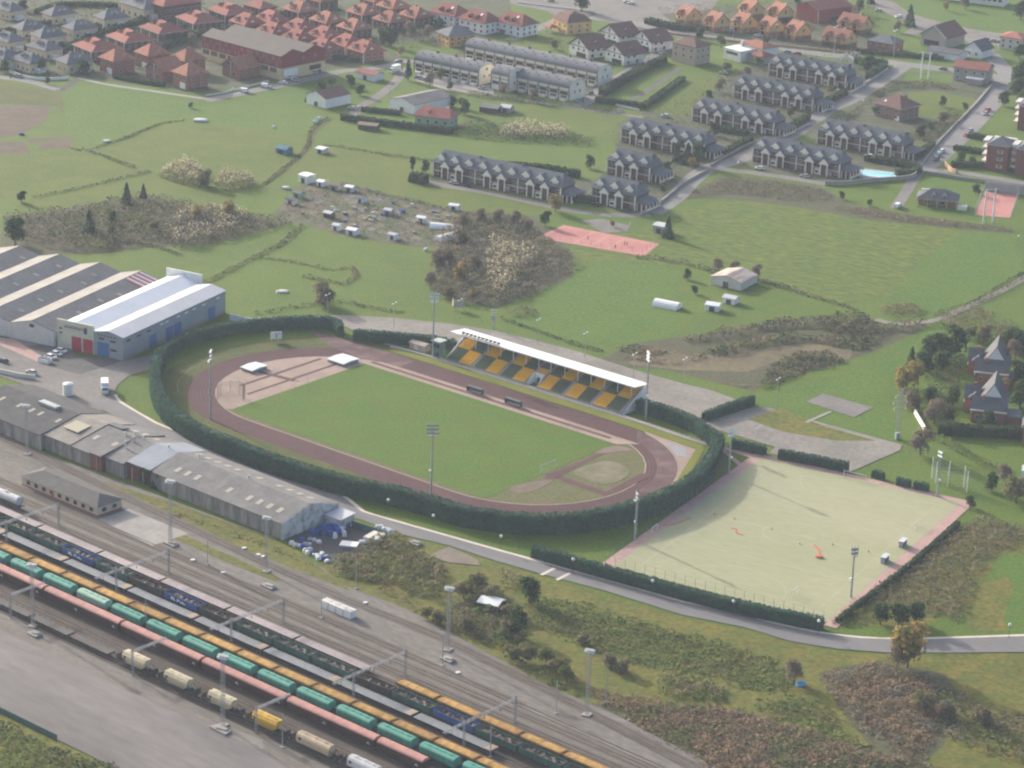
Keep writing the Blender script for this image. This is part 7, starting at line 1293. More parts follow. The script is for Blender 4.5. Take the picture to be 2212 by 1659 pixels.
# ---------------------------------------------------------------- cars in the town
cars = [(0,0,1590,600,'V',-20,'white van parked on the meadow edge below the workshop, left'),(0,0,1725,568,'V',-20,'white van parked below the workshop corner, right of the other'),(0,0,1835,545,'white',-20,'white car below the workshop corner, right of the vans'),(0,0,1915,528,'silver',-20,'silver car below the yellow end wall of the workshop'),(0,0,1870,510,'white',-20,'white car close to the yellow end wall of the workshop'),(0,0,2060,470,'grey',-20,'dark grey car beside the workshop, right of the window'),(0,0,2030,478,'silver',-20,'silver car beside the dark grey one at the workshop'),(0,0,120,500,'silver',-30,'silver car at the white garden wall of the grey-roofed houses'),(1,0,500,512,'blue',-35,'blue car left in the pair before the barrel-roofed block'),(1,0,530,520,'silver',-35,'silver car right in the pair before the barrel-roofed block'),(1,0,370,405,'blue',30,'blue car behind the parked truck'),(1,0,910,580,'silver',-30,'silver car in the court between the barrel-roofed blocks'),(1,0,730,1195,'silver',-30,'silver car in front of the longest slate terrace, left'),(1,0,820,1212,'dark',-30,'dark car in front of the longest slate terrace, right of the silver one'),(1,0,1650,1335,'dark',-30,'dark car in front of the corner slate terrace'),(1,0,1770,545,'white',50,'white car on the lane beside the longest barrel terrace'),(1,0,1545,662,'teal',50,'teal car at the white rounded gable'),(1,0,1610,612,'grey',50,'grey car near the white rounded gable, above the teal one'),(1,0,2080,350,'silver',50,'silver car on the lane by the beige house'),(1,0,2100,760,'silver',-20,'silver car at the hedge above the fourth slate terrace'),(1,0,70,710,'silver',-20,'silver car on the lane by the white barn'),(2,0,500,1100,'white',-20,'white car parked before the slate terrace by the pool'),(2,0,790,1150,'silver',-30,'silver-blue car before the slate terrace by the pool, farther right'),(2,0,965,715,'white',50,'white car driving on the cross street'),(2,0,265,480,'silver',-25,'silver car under the garden trees of the white villa'),(2,0,1210,1020,'white',-30,'white car before the terrace above the pool hedge'),(2,0,1390,330,'white',60,'white car beside the brick house with hipped roof'),(2,0,1115,362,'silver',-20,'silver car on the main road by the arch'),(2,0,1690,455,'dark',-20,'dark car at the main road below the twin poles'),(2,0,1975,720,'red',50,'red car on the straight street, upper part'),(2,0,1960,745,'silver',50,'silver car just below the red car on the straight street'),(2,0,1860,855,'silver',50,'silver car on the straight street by the hedge rows'),(2,0,1840,885,'red',50,'small red car below the silver one by the hedge rows'),(2,0,1675,990,'white',50,'white car at the lower left end of the straight street'),(2,0,1655,1015,'teal',50,'teal car in the row at the lower end of the straight street'),(2,0,1640,1040,'dark',50,'dark red-black car lowest in the row on the straight street'),(2,0,1395,1345,'V',60,'white van at the end of the driveway by the bungalow'),(2,0,1400,115,'white',20,'white car on the pale road at the upper right'),(2,0,1270,75,'silver',-20,'silver car on the pale road, left of the white one'),(2,0,2120,240,'red',0,'red car in the car park at the upper right'),(2,0,1970,265,'dark',0,'dark car leftmost in the upper right car park'),(2,0,2010,272,'grey',0,'grey car second in the upper right car park'),(2,0,2060,275,'dark',0,'dark car third in the upper right car park'),(1,0,1850,20,'silver',0,'silver car in the plaza at the top'),(1,0,1880,28,'white',0,'white car in the plaza at the top, right of the silver one'),(1,0,1360,12,'grey',0,'grey car in the plaza left of the round tree'),(2,0,310,205,'silver',-20,'silver car in front of the third orange-roofed house'),(2,0,490,238,'white',-20,'white car in front of the fourth orange-roofed house'),(2,0,680,345,'teal',-20,'greenish car on the main road behind the arch terrace'),(2,0,745,355,'red',-20,'reddish car on the main road behind the arch terrace')]
for (a,c,x,y,k,rz,lab) in cars:
    if k == 'V': van(lab,T(a,c,x,y),R(rz+180),False)
    else: putcar(k,T(a,c,x,y),R(rz),lab)
van('white box truck standing on the road by the barrel-roofed blocks',T(1,0,345,470),R(60))
glt = [(0,0,1508,575,'at the paved entrance below the workshop'),(1,0,108,690,'at the bend of the lane by the white barn'),(1,0,315,560,'beside the road below the truck'),(1,0,2055,1290,'at the corner of the corner slate terrace'),(1,0,950,600,'between the barrel-roofed blocks'),(2,0,1170,650,'beside the cross street below the arch garden'),(2,0,360,1050,'at the pool terrace corner'),(2,0,2180,1530,'at the end of the field lane by the right edge')]
for (a,c,x,y,lab) in glt: p = T(a,c,x,y,4.2); p.z = 0; o = dup(gl0); o.location = p; o['label'] = 'white globe lamp '+lab; o['group'] = 'globe lamps in the town'

AP = TL(0,0,((1790,1385),(1960,1220),(2212,1200)))+T10((150,1230),(330,1290),(820,1390),(700,1560),(480,1580),(0,1510),(-350,1410))
thicket('vegetable_plants','patchy green and straw-coloured plants in the allotment gardens',AP,.9,[lGreen,lOlive,lStraw,lDark,lBrown],.28,.85,2.2,'vegetables',.8)
random.seed(8)
for i in range(30):
    p = AP[0].lerp(AP[4],random.random()).lerp(AP[7].lerp(AP[5],random.random()),random.uniform(.1,.9)); k = i % 5
    b = MB(); b.box(0,0,0,random.uniform(.8,2.6),random.uniform(.6,1.4),random.uniform(.4,1.3),0); b.box(.2,.1,b.v[4][2]+.01,.5,.5,.12); tag(b.build(('crate','barrel_rack','board_stack','cold_frame','water_tank')[k],(offw,greyW,wT,greyW,blueb)[k],None,(p.x,p.y,.06),AR+random.uniform(-.3,.3)),('whitish crate','grey rack','tan stack of boards','pale cold frame','blue water tank')[k]+' among the allotment beds',('crate','rack','boards','cold frame','tank')[k],('whitish crates','grey racks','board stacks','cold frames','blue tanks')[k]+' in the allotments')
# ---------------------------------------------------------------- trees
TP = {}
def crown(kind,n,rw,h0,h1,mats,leafs):
    """leaf clumps filling several uneven lobes"""
    P = []; Nn = []; MI = []
    lob = []
    if kind == 'cone':
        z = h0+(h1-h0)*rng.random(n)**1.5; r = rw*(1-(z-h0)/(h1-h0))**.8*(.75+.25*rng.random(n))*(1+.18*np.sin(z*5)); a = rng.random(n)*2*math.pi; P = np.stack([r*np.cos(a),r*np.sin(a),z],1); Nn = np.stack([np.cos(a),np.sin(a),np.full(n,.5)],1); MI = (rng.random(n) < .35).astype(int)
    else:
        k = {'round': 9,'bare': 7,'column': 6,'spread': 12}[kind]; cz = (h0+h1)/2
        for i in range(k):
            a = i*2.4+rng.random(); q = rng.random()**.5; zz = cz+(h1-h0)*.33*(rng.random()*2-1); lob.append((rw*.55*q*math.cos(a),rw*.55*q*math.sin(a),zz,rw*rng.uniform(.38,.6),(h1-h0)*rng.uniform(.2,.32)))
        lob.append((0,0,cz+(h1-h0)*.12,rw*.62,(h1-h0)*.36))
        li = rng.integers(0,len(lob),n); L_ = np.array(lob)[li]; d = rng.normal(0,1,(n,3)); d /= np.linalg.norm(d,axis=1)[:,None]; d[:,2] = np.where(d[:,2] < -.5,-d[:,2],d[:,2]); rr = (1-.45*rng.random(n)**2)[:,None]
        P = np.stack([L_[:,0]+d[:,0]*L_[:,3]*rr[:,0],L_[:,1]+d[:,1]*L_[:,3]*rr[:,0],np.maximum(L_[:,2]+d[:,2]*L_[:,4]*rr[:,0],h0*.6+.5*rng.random(n))],1); Nn = d; MI = np.clip((li+rng.integers(0,2,n)) % len(mats),0,len(mats)-1)
    return leaves_mesh('crown',P,Nn,leafs,mats,MI,.45,None,1.0,.2)
def trunkmesh(h,r,rw):
    b = MB(); b.tube((0,0,0),(.05*h,0,h*.5),r,r*.65,7); b.tube((.05*h,0,h*.5),(0,.03*h,h*.95),r*.65,r*.2,6)
    for k in range(5): a = k*1.3; b.tube((.04*h,0,h*(.35+.08*k)),(rw*.6*math.cos(a),rw*.6*math.sin(a),h*(.6+.07*k)),r*.4,r*.1,5)
    return b.mesh(bark,'trunk')
KINDS = {'dark': ('round',1100,3.6,.6,8,[lDark,lGreen,lDark],.68),'green': ('round',900,3.2,.6,6.5,[lGreen,lOlive],.65),'olive': ('round',1000,3.4,.4,6,[lOlive,lBrown,lOlive],.65),'bare': ('bare',1700,3.4,.8,7.5,[lGrey,lGrey,lBrown],.4),'autumn': ('round',1000,3.4,.5,7.5,[lAut,lOlive,lAut],.62),'conifer': ('cone',520,2.6,.3,9,[lDark,lCyp],.8),'cypress': ('column',480,1.5,.2,8,[lCyp,lDark],.7),'brown': ('round',1100,3.4,.3,6,[lBrown,lOlive,lGrey],.58)}
NAMES = {'dark': 'evergreen_tree','green': 'leafy_tree','olive': 'willow_tree','bare': 'bare_tree','autumn': 'autumn_tree','conifer': 'conifer_tree','cypress': 'cypress_tree','brown': 'brown_tree'}
def tree(kind,p,s,lab,grp=None,sz=None):
    if kind not in TP:
        k,n,rw,h0,h1,ms,lf = KINDS[kind]; t = thing(NAMES[kind],'','tree'); obj('crown',crown(k,n,rw,h0,h1,ms,lf),t); obj('trunk',trunkmesh(h1*.85,.2 if kind != 'dark' else .3,rw),t); TP[kind] = t; o = t
    else: o = dup(TP[kind])
    o.location = (p.x,p.y,0); o.rotation_euler = (0,0,random.random()*6.28); o.scale = (s,s,sz or s*random.uniform(.9,1.1)); o['label'] = lab
    if grp: o['group'] = grp
    elif 'group' in o: del o['group']
    return o
random.seed(5)
TR = [
 ('dark',0,0,100,1590,1.35,'big dark round tree at the left photo edge above the sheds'),('conifer',0,0,822,1318,.85,'dark conifer at the top of the scrub, left of a pair'),('conifer',0,0,930,1285,.6,'dark conifer at the top of the scrub, right of a pair'),('conifer',0,0,580,1510,1.0,'dark conifer low in the left scrub'),('dark',0,0,725,1450,.6,'dark tree in the middle of the left scrub'),('dark',0,0,720,1535,.5,'small dark tree below the middle of the left scrub'),('autumn',0,0,1275,1430,.75,'ochre bushy tree among the pampas in the left scrub, left'),('autumn',0,0,1480,1410,.8,'ochre bushy tree among the pampas in the left scrub, right'),('olive',0,0,1000,1500,.7,'olive bushy tree in the lower left scrub'),('brown',0,0,1330,1210,1.0,'brown bare-looking tree between two pampas clumps on the meadow'),('dark',0,0,140,1310,.6,'dark bush at the field edge above the big round tree'),('dark',0,0,1235,700,.35,'small dark bush alone at the top of the meadow'),
 ('dark',0,0,150,75,.85,'round dark tree at the street, upper left corner'),('dark',0,0,270,470,.7,'dark tree at the front grey-roofed houses, by the garden wall'),('dark',0,0,545,480,.9,'dark tree between grey-roofed and pyramid-roofed houses'),('dark',0,0,30,470,.7,'dark tree cut by the left edge at the garden wall'),('dark',0,0,640,215,.6,'dark garden tree between dormer houses and the white-eaved row'),('dark',0,0,400,330,.6,'dark garden tree left of the white-eaved row'),('dark',0,0,100,240,.5,'small dark tree between grey-roofed houses'),('dark',0,0,1190,240,.8,'dark tree behind the maroon workshop, left'),('dark',0,0,1110,275,.7,'dark tree behind the pyramid-roofed houses'),('bare',0,0,1240,290,.9,'bare grey tree at the left end of the workshop'),('dark',0,0,1410,175,.7,'dark tree between white-eaved house and workshop'),('dark',0,0,1830,120,.5,'dark tree between the orange chalets at left'),('dark',0,0,310,545,.4,'small dark bush in front of the white garden wall'),
 ('dark',0,0,2080,600,.8,'dark tree left of the white barn, big'),('green',0,0,2150,560,.7,'green tree behind the white barn'),('dark',1,0,60,560,.7,'dark tree right behind the white barn'),('dark',1,0,120,620,.7,'dark tree right of the white barn at the lane'),('conifer',0,0,1990,660,.5,'small dark conifer beside the barn wall'),
 ('cypress',1,0,432,520,1.2,'dark columnar tree beside the white truck road'),('green',1,0,640,520,.8,'green tree in front of the left barrel block'),('bare',1,0,575,560,.95,'bare pinkish tree in front of the left barrel block'),('dark',1,0,705,580,.5,'small dark round tree by the barrel block court'),('dark',1,0,320,300,1.1,'tall dark tree behind the orange chalets, left'),('dark',1,0,270,290,.9,'dark tree beside the tall dark one behind the chalets'),('bare',1,0,450,250,1.1,'bare grey tree on the lawn left of the ochre house, left'),('bare',1,0,560,250,1.0,'bare grey tree on the lawn left of the ochre house, right'),('autumn',1,0,388,360,.55,'small orange tree on the lawn by the truck road'),('dark',1,0,640,190,.7,'dark tree between the chalets and white houses'),('dark',1,0,770,140,.5,'dark bush between the white red-roofed houses, left'),('dark',1,0,920,150,.5,'dark bush between the white red-roofed houses, right'),('dark',1,0,800,320,.6,'dark bush at the left end of the longest barrel terrace'),('dark',1,0,1557,75,1.35,'big dark round tree at the plaza above the yellow villa'),('dark',1,0,1180,150,.4,'small dark tree right of the white houses'),('dark',1,0,1380,320,.6,'dark tree behind the yellow villa porch'),('green',1,0,1720,500,.8,'green tree at the right end of the longest barrel terrace'),('green',1,0,1650,540,.7,'green tree between the two right barrel gables'),('green',1,0,780,700,.7,'dark green bush right of the farm shed roof'),('dark',1,0,720,690,.7,'dark bush behind the green-walled house, left'),('dark',1,0,800,740,.8,'dark bush right of the green-walled house'),('bare',1,0,1050,620,.8,'bare tree before the front barrel terrace, left'),('bare',1,0,1240,660,.8,'bare tree before the front barrel terrace, right'),('cypress',1,0,462,1110,.85,'slim dark cypress left of the longest terrace'),('dark',1,0,545,1120,.6,'dark tree at the left gable of the longest terrace'),('autumn',1,0,1385,1375,.9,'pale orange tree on the verge by the corner terrace'),('autumn',1,0,1755,1470,.5,'small orange tree behind the pink-red court'),('dark',1,0,1320,1465,.7,'dark tree left of the pink-red court'),('conifer',1,0,2115,1540,.9,'dark conifer beside the small stone hut'),('dark',1,0,1610,1090,.7,'dark tree between the longest and the short terraces'),('conifer',1,0,2175,1050,.9,'dark conifer right of the short terraces, left'),('conifer',2,0,30,1060,1.0,'dark conifer right of the short terraces, middle'),('dark',2,0,100,1070,1.1,'dark tree right of the short terraces by the street'),('autumn',2,0,60,1090,.6,'orange-brown tree in front of the conifers by the street'),('dark',1,0,2110,1130,.7,'dark tree behind the corner terrace'),('dark',1,0,2080,1250,.5,'dark bush at the right end of the corner terrace'),
 ('olive',2,0,290,460,.7,'palm-like dark tree in the garden of the white villa'),('bare',2,0,240,600,.9,'bare tree left of the third slate terrace'),('bare',2,0,420,500,.7,'bare olive tree before the white villa side wing'),('green',2,0,490,440,.9,'green tree between the white villa and the arch terrace'),('conifer',2,0,560,370,.6,'dark cypress at the corner of the arch terrace'),('dark',2,0,525,330,.8,'dark tree on the main road behind the white villa'),('green',2,0,250,310,.9,'bright green tree left of the white villa'),('dark',2,0,110,260,.7,'dark tree behind the beige house'),('dark',2,0,1190,480,1.1,'dark palm-like tree in the arch corner garden'),('dark',2,0,170,650,.6,'dark bush at the third slate terrace gable'),('olive',2,0,960,610,.7,'olive tree at the right end of the second slate terrace'),('dark',2,0,700,760,.6,'dark tree at the right end of the third slate terrace'),('dark',2,0,200,880,.7,'dark tree at the right end of the fourth slate terrace'),('green',2,0,1245,745,.6,'yellow-green tree at the left wall of the hip-roofed house'),('dark',2,0,1685,690,.6,'dark round tree on the lawn right of the hip-roofed house'),('dark',2,0,1830,715,.45,'small dark tree at the right end of the hip-roofed house lawn'),('olive',2,0,1690,800,.8,'olive tree below the lawn of the hip-roofed house'),('dark',2,0,1540,900,.8,'dark tree behind the right end of the pool-side terraces'),('green',2,0,1610,860,.7,'green tree above the bright lawn by the straight street'),('conifer',2,0,1470,170,1.2,'tall dark conifer on the bank at the upper right'),('bare',2,0,1390,210,.8,'bare tree left of the tall conifer at the upper right'),('dark',2,0,1140,90,.9,'dark tree behind the twin-gabled orange houses'),('conifer',2,0,1220,25,.9,'dark conifer at the top edge by the pale road'),('dark',2,0,740,30,.7,'dark tree among the orange-roofed houses at the top edge'),('autumn',2,0,1705,70,.6,'thin brownish tree on the upper right lawn'),('bare',2,0,1830,60,.9,'bare tree on the upper right lawn'),('dark',2,0,2190,130,1.3,'dark tree at the upper right edge'),('dark',2,0,2180,380,1.0,'dark tree at the right edge by the shell-coloured house'),('dark',2,0,2190,560,1.6,'big dark tree at the right edge over the junction'),('dark',2,0,2170,650,1.4,'big dark tree at the right edge along the straight street'),('dark',2,0,2080,690,.9,'dark tree at the straight street behind the red car'),('dark',2,0,2220,730,1.4,'dark tree at the right edge above the far apartment block'),('dark',2,0,1800,1060,.7,'dark shrub tree at the corner wall under the apartments'),('green',2,0,1880,1070,.6,'green shrub tree in the apartment garden'),('dark',2,0,1030,1290,.4,'small dark bush on the rough bank above the meadow'),('dark',2,0,1210,1335,.4,'small dark bush alone on the lawn left of the bungalow'),('dark',2,0,1900,1260,.6,'dark tree between the bungalow and the small court'),
 ('dark',2,1,30,150,.6,'dark tree left of the striped tin-roofed shed, upper'),('dark',2,1,75,245,.5,'dark tree left of the striped tin-roofed shed, lower'),('bare',2,1,230,100,.9,'bare tree above the striped tin-roofed shed, left'),('bare',2,1,330,110,.8,'bare tree above the striped tin-roofed shed, right'),('bare',2,1,470,150,.9,'bare tree right of the striped tin-roofed shed'),
 ('conifer',2,1,1480,710,.8,'dark conifer at the front of the villa wood'),('dark',2,1,1590,690,1.3,'dark tree in the villa wood, left'),('dark',2,1,1680,670,1.4,'dark tree in the villa wood, middle'),('dark',2,1,1770,640,1.4,'dark tree in the villa wood, right'),('dark',2,1,1560,750,1.2,'dark tree in the villa wood, front left'),('dark',2,1,1680,740,1.1,'dark tree in the villa wood, front right'),('autumn',2,1,1430,880,1.25,'yellow autumn tree behind the lattice mast, left'),('autumn',2,1,1500,850,1.2,'yellow autumn tree behind the lattice mast, upper right'),('brown',2,1,1480,1000,1.2,'brownish autumn tree beside the lattice mast'),('olive',2,1,1470,960,1.1,'olive-yellow tree right of the lattice mast'),('bare',2,1,1630,1090,1.5,'tall bare grey tree before the nearer brick villa'),('dark',2,1,1600,960,.9,'dark tree left of the nearer brick villa'),('dark',2,1,1750,970,.9,'dark tree between the tall bare tree and the villa'),('dark',2,1,1720,1080,.8,'dark tree at the foot of the nearer brick villa, left'),('dark',2,1,1970,1110,.9,'dark tree before the wall of the nearer brick villa'),('autumn',2,1,2080,880,.7,'ochre tree right between the two brick villas'),('olive',2,1,2080,590,1.3,'olive-brown tree behind the farther brick villa'),('dark',2,1,2120,620,1.2,'dark tree right behind the farther brick villa'),('dark',2,1,2180,640,1.3,'dark tree at the right edge behind the villas'),('dark',2,1,2190,850,1.4,'dark tree at the right edge beside the farther villa'),('dark',2,1,2185,980,1.3,'dark tree at the right edge beside the nearer villa'),('bare',2,1,2150,680,1.1,'bare tree right of the farther villa'),('bare',2,1,1950,560,1.1,'bare grey tree left behind the farther villa'),('olive',2,1,1860,540,.9,'grey-green tree at the end of the field lane'),('bare',2,1,1540,1290,1.5,'spreading bare tree on the grass by the tall netted cage'),('dark',2,1,2000,1520,.8,'dark tree right of the tall netted cage'),('olive',2,1,2160,1600,1.5,'olive tree at the right edge below the netted cage'),('bare',2,1,2090,1480,1.0,'bare tree behind the netted cage at the right'),('dark',2,1,1860,1630,.6,'dark bush at the right corner of the hockey turf'),
 ('bare',1,1,620,100,1.5,'bare grey tree at the left of the middle thicket'),('brown',1,1,680,60,1.4,'brown tree at the top left of the middle thicket'),('autumn',1,1,770,180,1.3,'ochre-olive tree in the middle of the thicket behind the stand'),('brown',1,1,860,90,1.3,'brown tree right of the ochre tree in the thicket'),('bare',1,1,580,200,1.2,'bare tree lowest at the left of the middle thicket'),('brown',1,1,690,270,1.0,'brown tree at the foot of the middle thicket'),('autumn',1,1,850,290,.7,'small ochre tree at the foot of the middle thicket'),('brown',1,0,780,1590,1.4,'brown tree at the upper edge of the middle thicket'),('bare',1,0,790,1480,1.3,'bare tree beside the slanting polytunnel'),('bare',1,0,900,1450,1.2,'bare tree above the thicket, second from the polytunnel'),('bare',1,0,1010,1450,1.2,'bare tree above the thicket, third from the polytunnel'),('bare',1,0,1130,1460,1.2,'bare tree above the thicket, fourth from the polytunnel'),('bare',1,0,1210,1500,1.0,'bare tree above the thicket, nearest the pink-red court'),('brown',0,1,2095,320,1.3,'brown bush by the lane lamp behind the hedge'),
 ('olive',1,2,790,560,1.5,'olive tree beside the mast on the railway bank'),('brown',1,2,950,590,1.3,'brown tree behind the white-tarped shelter'),('olive',1,2,880,500,1.3,'olive tree above the white-tarped shelter'),('olive',1,2,1090,680,1.1,'olive tree right of the white-tarped shelter'),('brown',1,2,800,770,1.2,'brown bush below the white-tarped shelter, left'),('brown',1,2,1080,800,1.1,'brown bush below the white-tarped shelter, right'),('dark',1,2,1140,800,.9,'dark bush at the right of the shelter bushes'),('olive',1,2,560,690,.9,'olive bush on the bank left of the mast'),('olive',1,2,620,720,1.0,'olive bush on the bank directly left of the mast'),('olive',1,2,1110,960,1.2,'olive willow first from the left in the bank row'),('olive',1,2,1210,960,1.3,'olive willow second in the bank row'),('green',1,2,1330,990,1.2,'green willow third in the bank row'),('olive',1,2,1400,1050,1.3,'olive willow fourth in the bank row'),('green',1,2,1460,1100,1.1,'green willow last in the bank row by the mast'),('brown',1,2,1570,860,.9,'brown bush in the rough grass above the willows'),('brown',1,2,1730,1000,1.0,'brown bush in the rough grass right of the second mast, left'),('brown',1,2,1820,1040,1.0,'brown bush in the rough grass right of the second mast, right'),('dark',1,2,1220,590,.9,'dark bush below the speed humps'),('autumn',2,2,1455,1010,1.5,'ochre tree beside the road at the right, over the bracken'),('bare',2,2,1390,1010,1.1,'bare tree left of the ochre roadside tree'),('olive',2,2,1560,1290,1.4,'grey-olive bush in the lower right scrub'),('brown',2,2,1700,1330,1.2,'brown bush right of the grey-olive one'),('brown',2,2,1930,1370,1.3,'brown bush at the lower right in the grass'),('bare',2,2,720,1110,.9,'brown bush behind the blue tarpaulin heap'),('dark',2,2,1280,730,.8,'dark shrub by the pavement at the brown scrub, left'),('dark',2,2,1400,740,.9,'dark shrub by the pavement at the brown scrub, middle'),('dark',2,2,1510,730,.8,'dark shrub by the pavement at the brown scrub, right')]
for (k,a,c,x,y,s,lab) in TR:
    f = .72 if c == 2 and k in ('olive','brown','green') else .9 if (a,c) == (2,1) else .74 if a == 1 and k in ('bare','brown','autumn') and (c == 1 or y > 1400) else 1.05; tree(k,T(a,c,x,y),s*f,lab,None,s*f*.8 if f == .72 else None)
# ---------------------------------------------------------------- thickets, pampas, hedgerows
BR = [lGrey,lDark,lBrown,lDark,lOlive]; SC = [lOlive,lGreen,lYel,lBrown]
thicket('scrub','brown and grey scrub below the upper left meadow',TL(0,0,((20,1400),(300,1370),(780,1290),(960,1270),(1280,1330),(1430,1345),(1700,1400),(1900,1440),(1800,1480),(1400,1590),(1180,1625),(1000,1570),(800,1620),(600,1640),(200,1600),(60,1500))),3.2,BR,.9,1.0,5)
thicket('pampas','pale pampas plumes in the left scrub',TL(0,0,((1160,1380),(1500,1350),(1640,1410),(1480,1530),(1200,1600),(1040,1540))),3.4,[lGrey,lStraw,lPampas,lOlive,lBrown],.9,.8,3,'pampas'); thicket('pampas','small pale pampas clump at the lower end of the left scrub',TL(0,0,((580,1580),(700,1550),(770,1580),(720,1630),(600,1640))),2.6,[lStraw,lOlive,lGrey],1,.8,3,'pampas')
def pampas(lab,pts,h,low=True,tile=None,grp='pampas clumps on the meadow'):
    P = pts; o = thicket('pampas_clump',lab,P,h,[lOlive,lStraw,lPampas,lPampas,lStraw],2.0,.8,2.6,'pampas',2.0,'thing',.35); o['group'] = grp; return o
pampas('big pale pampas clump on the meadow, left of the brown tree',TL(0,0,((1040,1120),(1150,1075),(1290,1090),(1320,1160),(1300,1215),(1150,1190),(1040,1150))),5); pampas('pale pampas clump on the meadow, right of the brown tree',TL(0,0,((1390,1180),(1450,1120),(1540,1150),(1640,1170),(1650,1215),(1500,1235),(1400,1225))),4.6)
thicket('brambles','dark green brambles below the pampas fringe behind the longest terrace',T10((720,870),(880,770),(1000,800),(1400,850),(1640,900),(1600,950),(1300,940),(1000,920),(800,900)),2.4,[lDark,lOlive,lGreen],.9,1.0,4); thicket('pampas','row of pale pampas plumes in the brambles behind the longest terrace',T10((1000,880),(1110,810),(1300,820),(1490,850),(1470,900),(1300,905),(1100,900)),3.8,[lStraw,lPampas,lPampas,lOlive],1.2,.9,2.6,'pampas')
thicket('thicket','grey-brown thicket behind the grandstand lane',T11((560,240),(590,60),(620,-110),(700,-240),(900,-270),(1200,-240),(1250,-180),(1420,-60),(1500,20),(1300,180),(1180,290),(1000,320),(800,330)),3.6,[lGrey,lBrown,lOlive,lGrey],1.2,1.0,5); thicket('pampas','tall pale pampas in the thicket behind the grandstand',T11((900,60),(960,-100),(1120,-60),(1290,-40),(1290,60),(1180,140),(1080,260),(980,300),(930,180)),4.6,[lStraw,lPampas,lGrey,lPampas],1.0,.85,2.6,'pampas')
thicket('scrub','brown scrub tongue right of the pampas behind the grandstand',T11((1100,240),(1300,150),(1450,40),(1560,60),(1400,180),(1230,290)),2.2,[lBrown,lOlive,lGrey],1,.9,3); thicket('scrub','low brown bramble patch on the bank behind the grandstand',T11((1060,370),(1180,320),(1290,340),(1260,400),(1100,410)),1.8,[lBrown,lOlive],1.2,.8,3)
thicket('scrub','upper dark bank of bushes beyond the gravel lot',T21((0,540),(250,490),(560,430),(800,420),(1000,375),(1180,385),(1290,450),(1580,420),(1540,470),(1330,500),(1100,530),(800,470),(400,520),(100,570)),3.4,[lBrown,lDark,lGrey,lDark,lOlive],1.5,1.1,5); thicket('scrub','lower dark band of bushes beyond the gravel lot',T21((90,640),(330,570),(650,510),(850,530),(1150,540),(1330,530),(1180,610),(1000,600),(830,560),(600,590),(300,650)),2.8,[lDark,lOlive,lBrown],1.5,1.1,5); thicket('scrub','front bushes of the scrub bank at the lawn edge',T21((440,840),(640,640),(900,620),(1050,670),(1080,690),(760,780),(520,870),(100,780)),2.0,[lOlive,lBrown,lDark],1.5,1.0,4); thicket('scrub','reddish scrub at the left end of the scrub bank',T11((1760,620),(1900,580),(2212,640),(2212,700),(2000,700),(1800,660))+T21((150,640),(0,690)),2.0,[lRed,lBrown,lDark],1.5,.9,3)
thicket('bracken','reddish bracken patch beside the field lane',T21((1255,345),(1330,310),(1500,310),(1595,360),(1500,395),(1330,390)),1.8,[lRed,lBrown],1.2,.9,3,'bracken'); thicket('bracken','reddish bracken strip right of the field lane',T21((1650,430),(1880,330),(2050,390),(1980,420),(1790,480)),1.8,[lRed,lBrown,lGrey],1,.9,3,'bracken'); thicket('brambles','grey-green brambles below the bracken strip',T21((1780,480),(1980,420),(2150,420),(2180,520),(2050,560),(1850,560)),2.6,[lOlive,lGreen,lStraw,lGrey],.9,.9,3)
thicket('pampas','tangled pale reeds on the bank between bale yard and railway',T12((-60,300),(90,270),(200,180),(420,170),(480,250),(650,330),(690,420),(640,560),(480,560),(300,480),(-60,420)),3.0,[lOlive,lStraw,lOlive,lGreen,lStraw,lBrown],2.4,.85,3,'reeds',1.2); thicket('bracken','reddish low bracken along the railway bank',T12((180,450),(330,470),(520,610),(460,660),(300,560)),1.1,[lRed,lBrown,lOlive],1.5,.7,2.5,'bracken'); thicket('scrub','dark green scrub at the foot of the long warehouse',T02((1000,0),(1150,0),(1500,120),(1850,250),(2100,390),(2212,420),(2100,360),(1850,190),(1500,80))[:6]+T02((1900,320),(1500,170)),1.1,[lGreen,lDark,lBrown],1.5,.7,2.5)
thicket('scrub','green and brown bushes round the white-tarped shelter',T12((700,560),(900,440),(1100,560),(1220,760),(1180,860),(1000,880),(760,820),(600,740)),3.0,[lOlive,lBrown,lGrey,lGreen],2.2,.9,3.5); thicket('pampas','pale reeds above the dark bush below the speed humps',T12((1020,380),(1250,440),(1240,500),(1080,520)),2.4,[lStraw,lOlive,lGreen],2.2,.8,2.5,'reeds',1.2)
thicket('rough_grass_tufts','tussocky green rough grass on the slope below the road',T12((1180,560),(1500,560),(2000,700),(2700,900),(2900,1000),(3000,1180),(2700,1180),(2300,1080),(1900,1000),(1500,860),(1250,760)),.6,[lYel,lGreen,lYel,lOlive],2.0,.9,4,'rough grass',3); thicket('rough_grass_tufts','bright tussocky grass in the middle of the lower right slope',T22((380,1230),(800,1180),(1000,1300),(1100,1420),(1250,1540),(900,1480),(500,1300)),.6,[lYel,lGreen,lYel,lOlive],2.0,.9,3.5,'rough grass',3)
thicket('pampas','pale reed clump right of the second mast',T12((2030,1110),(2120,1050),(2350,1090),(2500,1160),(2480,1230),(2250,1230),(2080,1200)),2.4,[lStraw,lOlive,lStraw,lGreen],2.2,.85,2.5,'reeds',1.2); thicket('scrub','dark low scrub along the railway at the willows',T12((1040,900),(1300,1020),(1480,1120),(1560,1180),(1480,1200),(1250,1090),(1030,960)),2.4,[lDark,lOlive,lGreen,lBrown],2.2,.8,3)
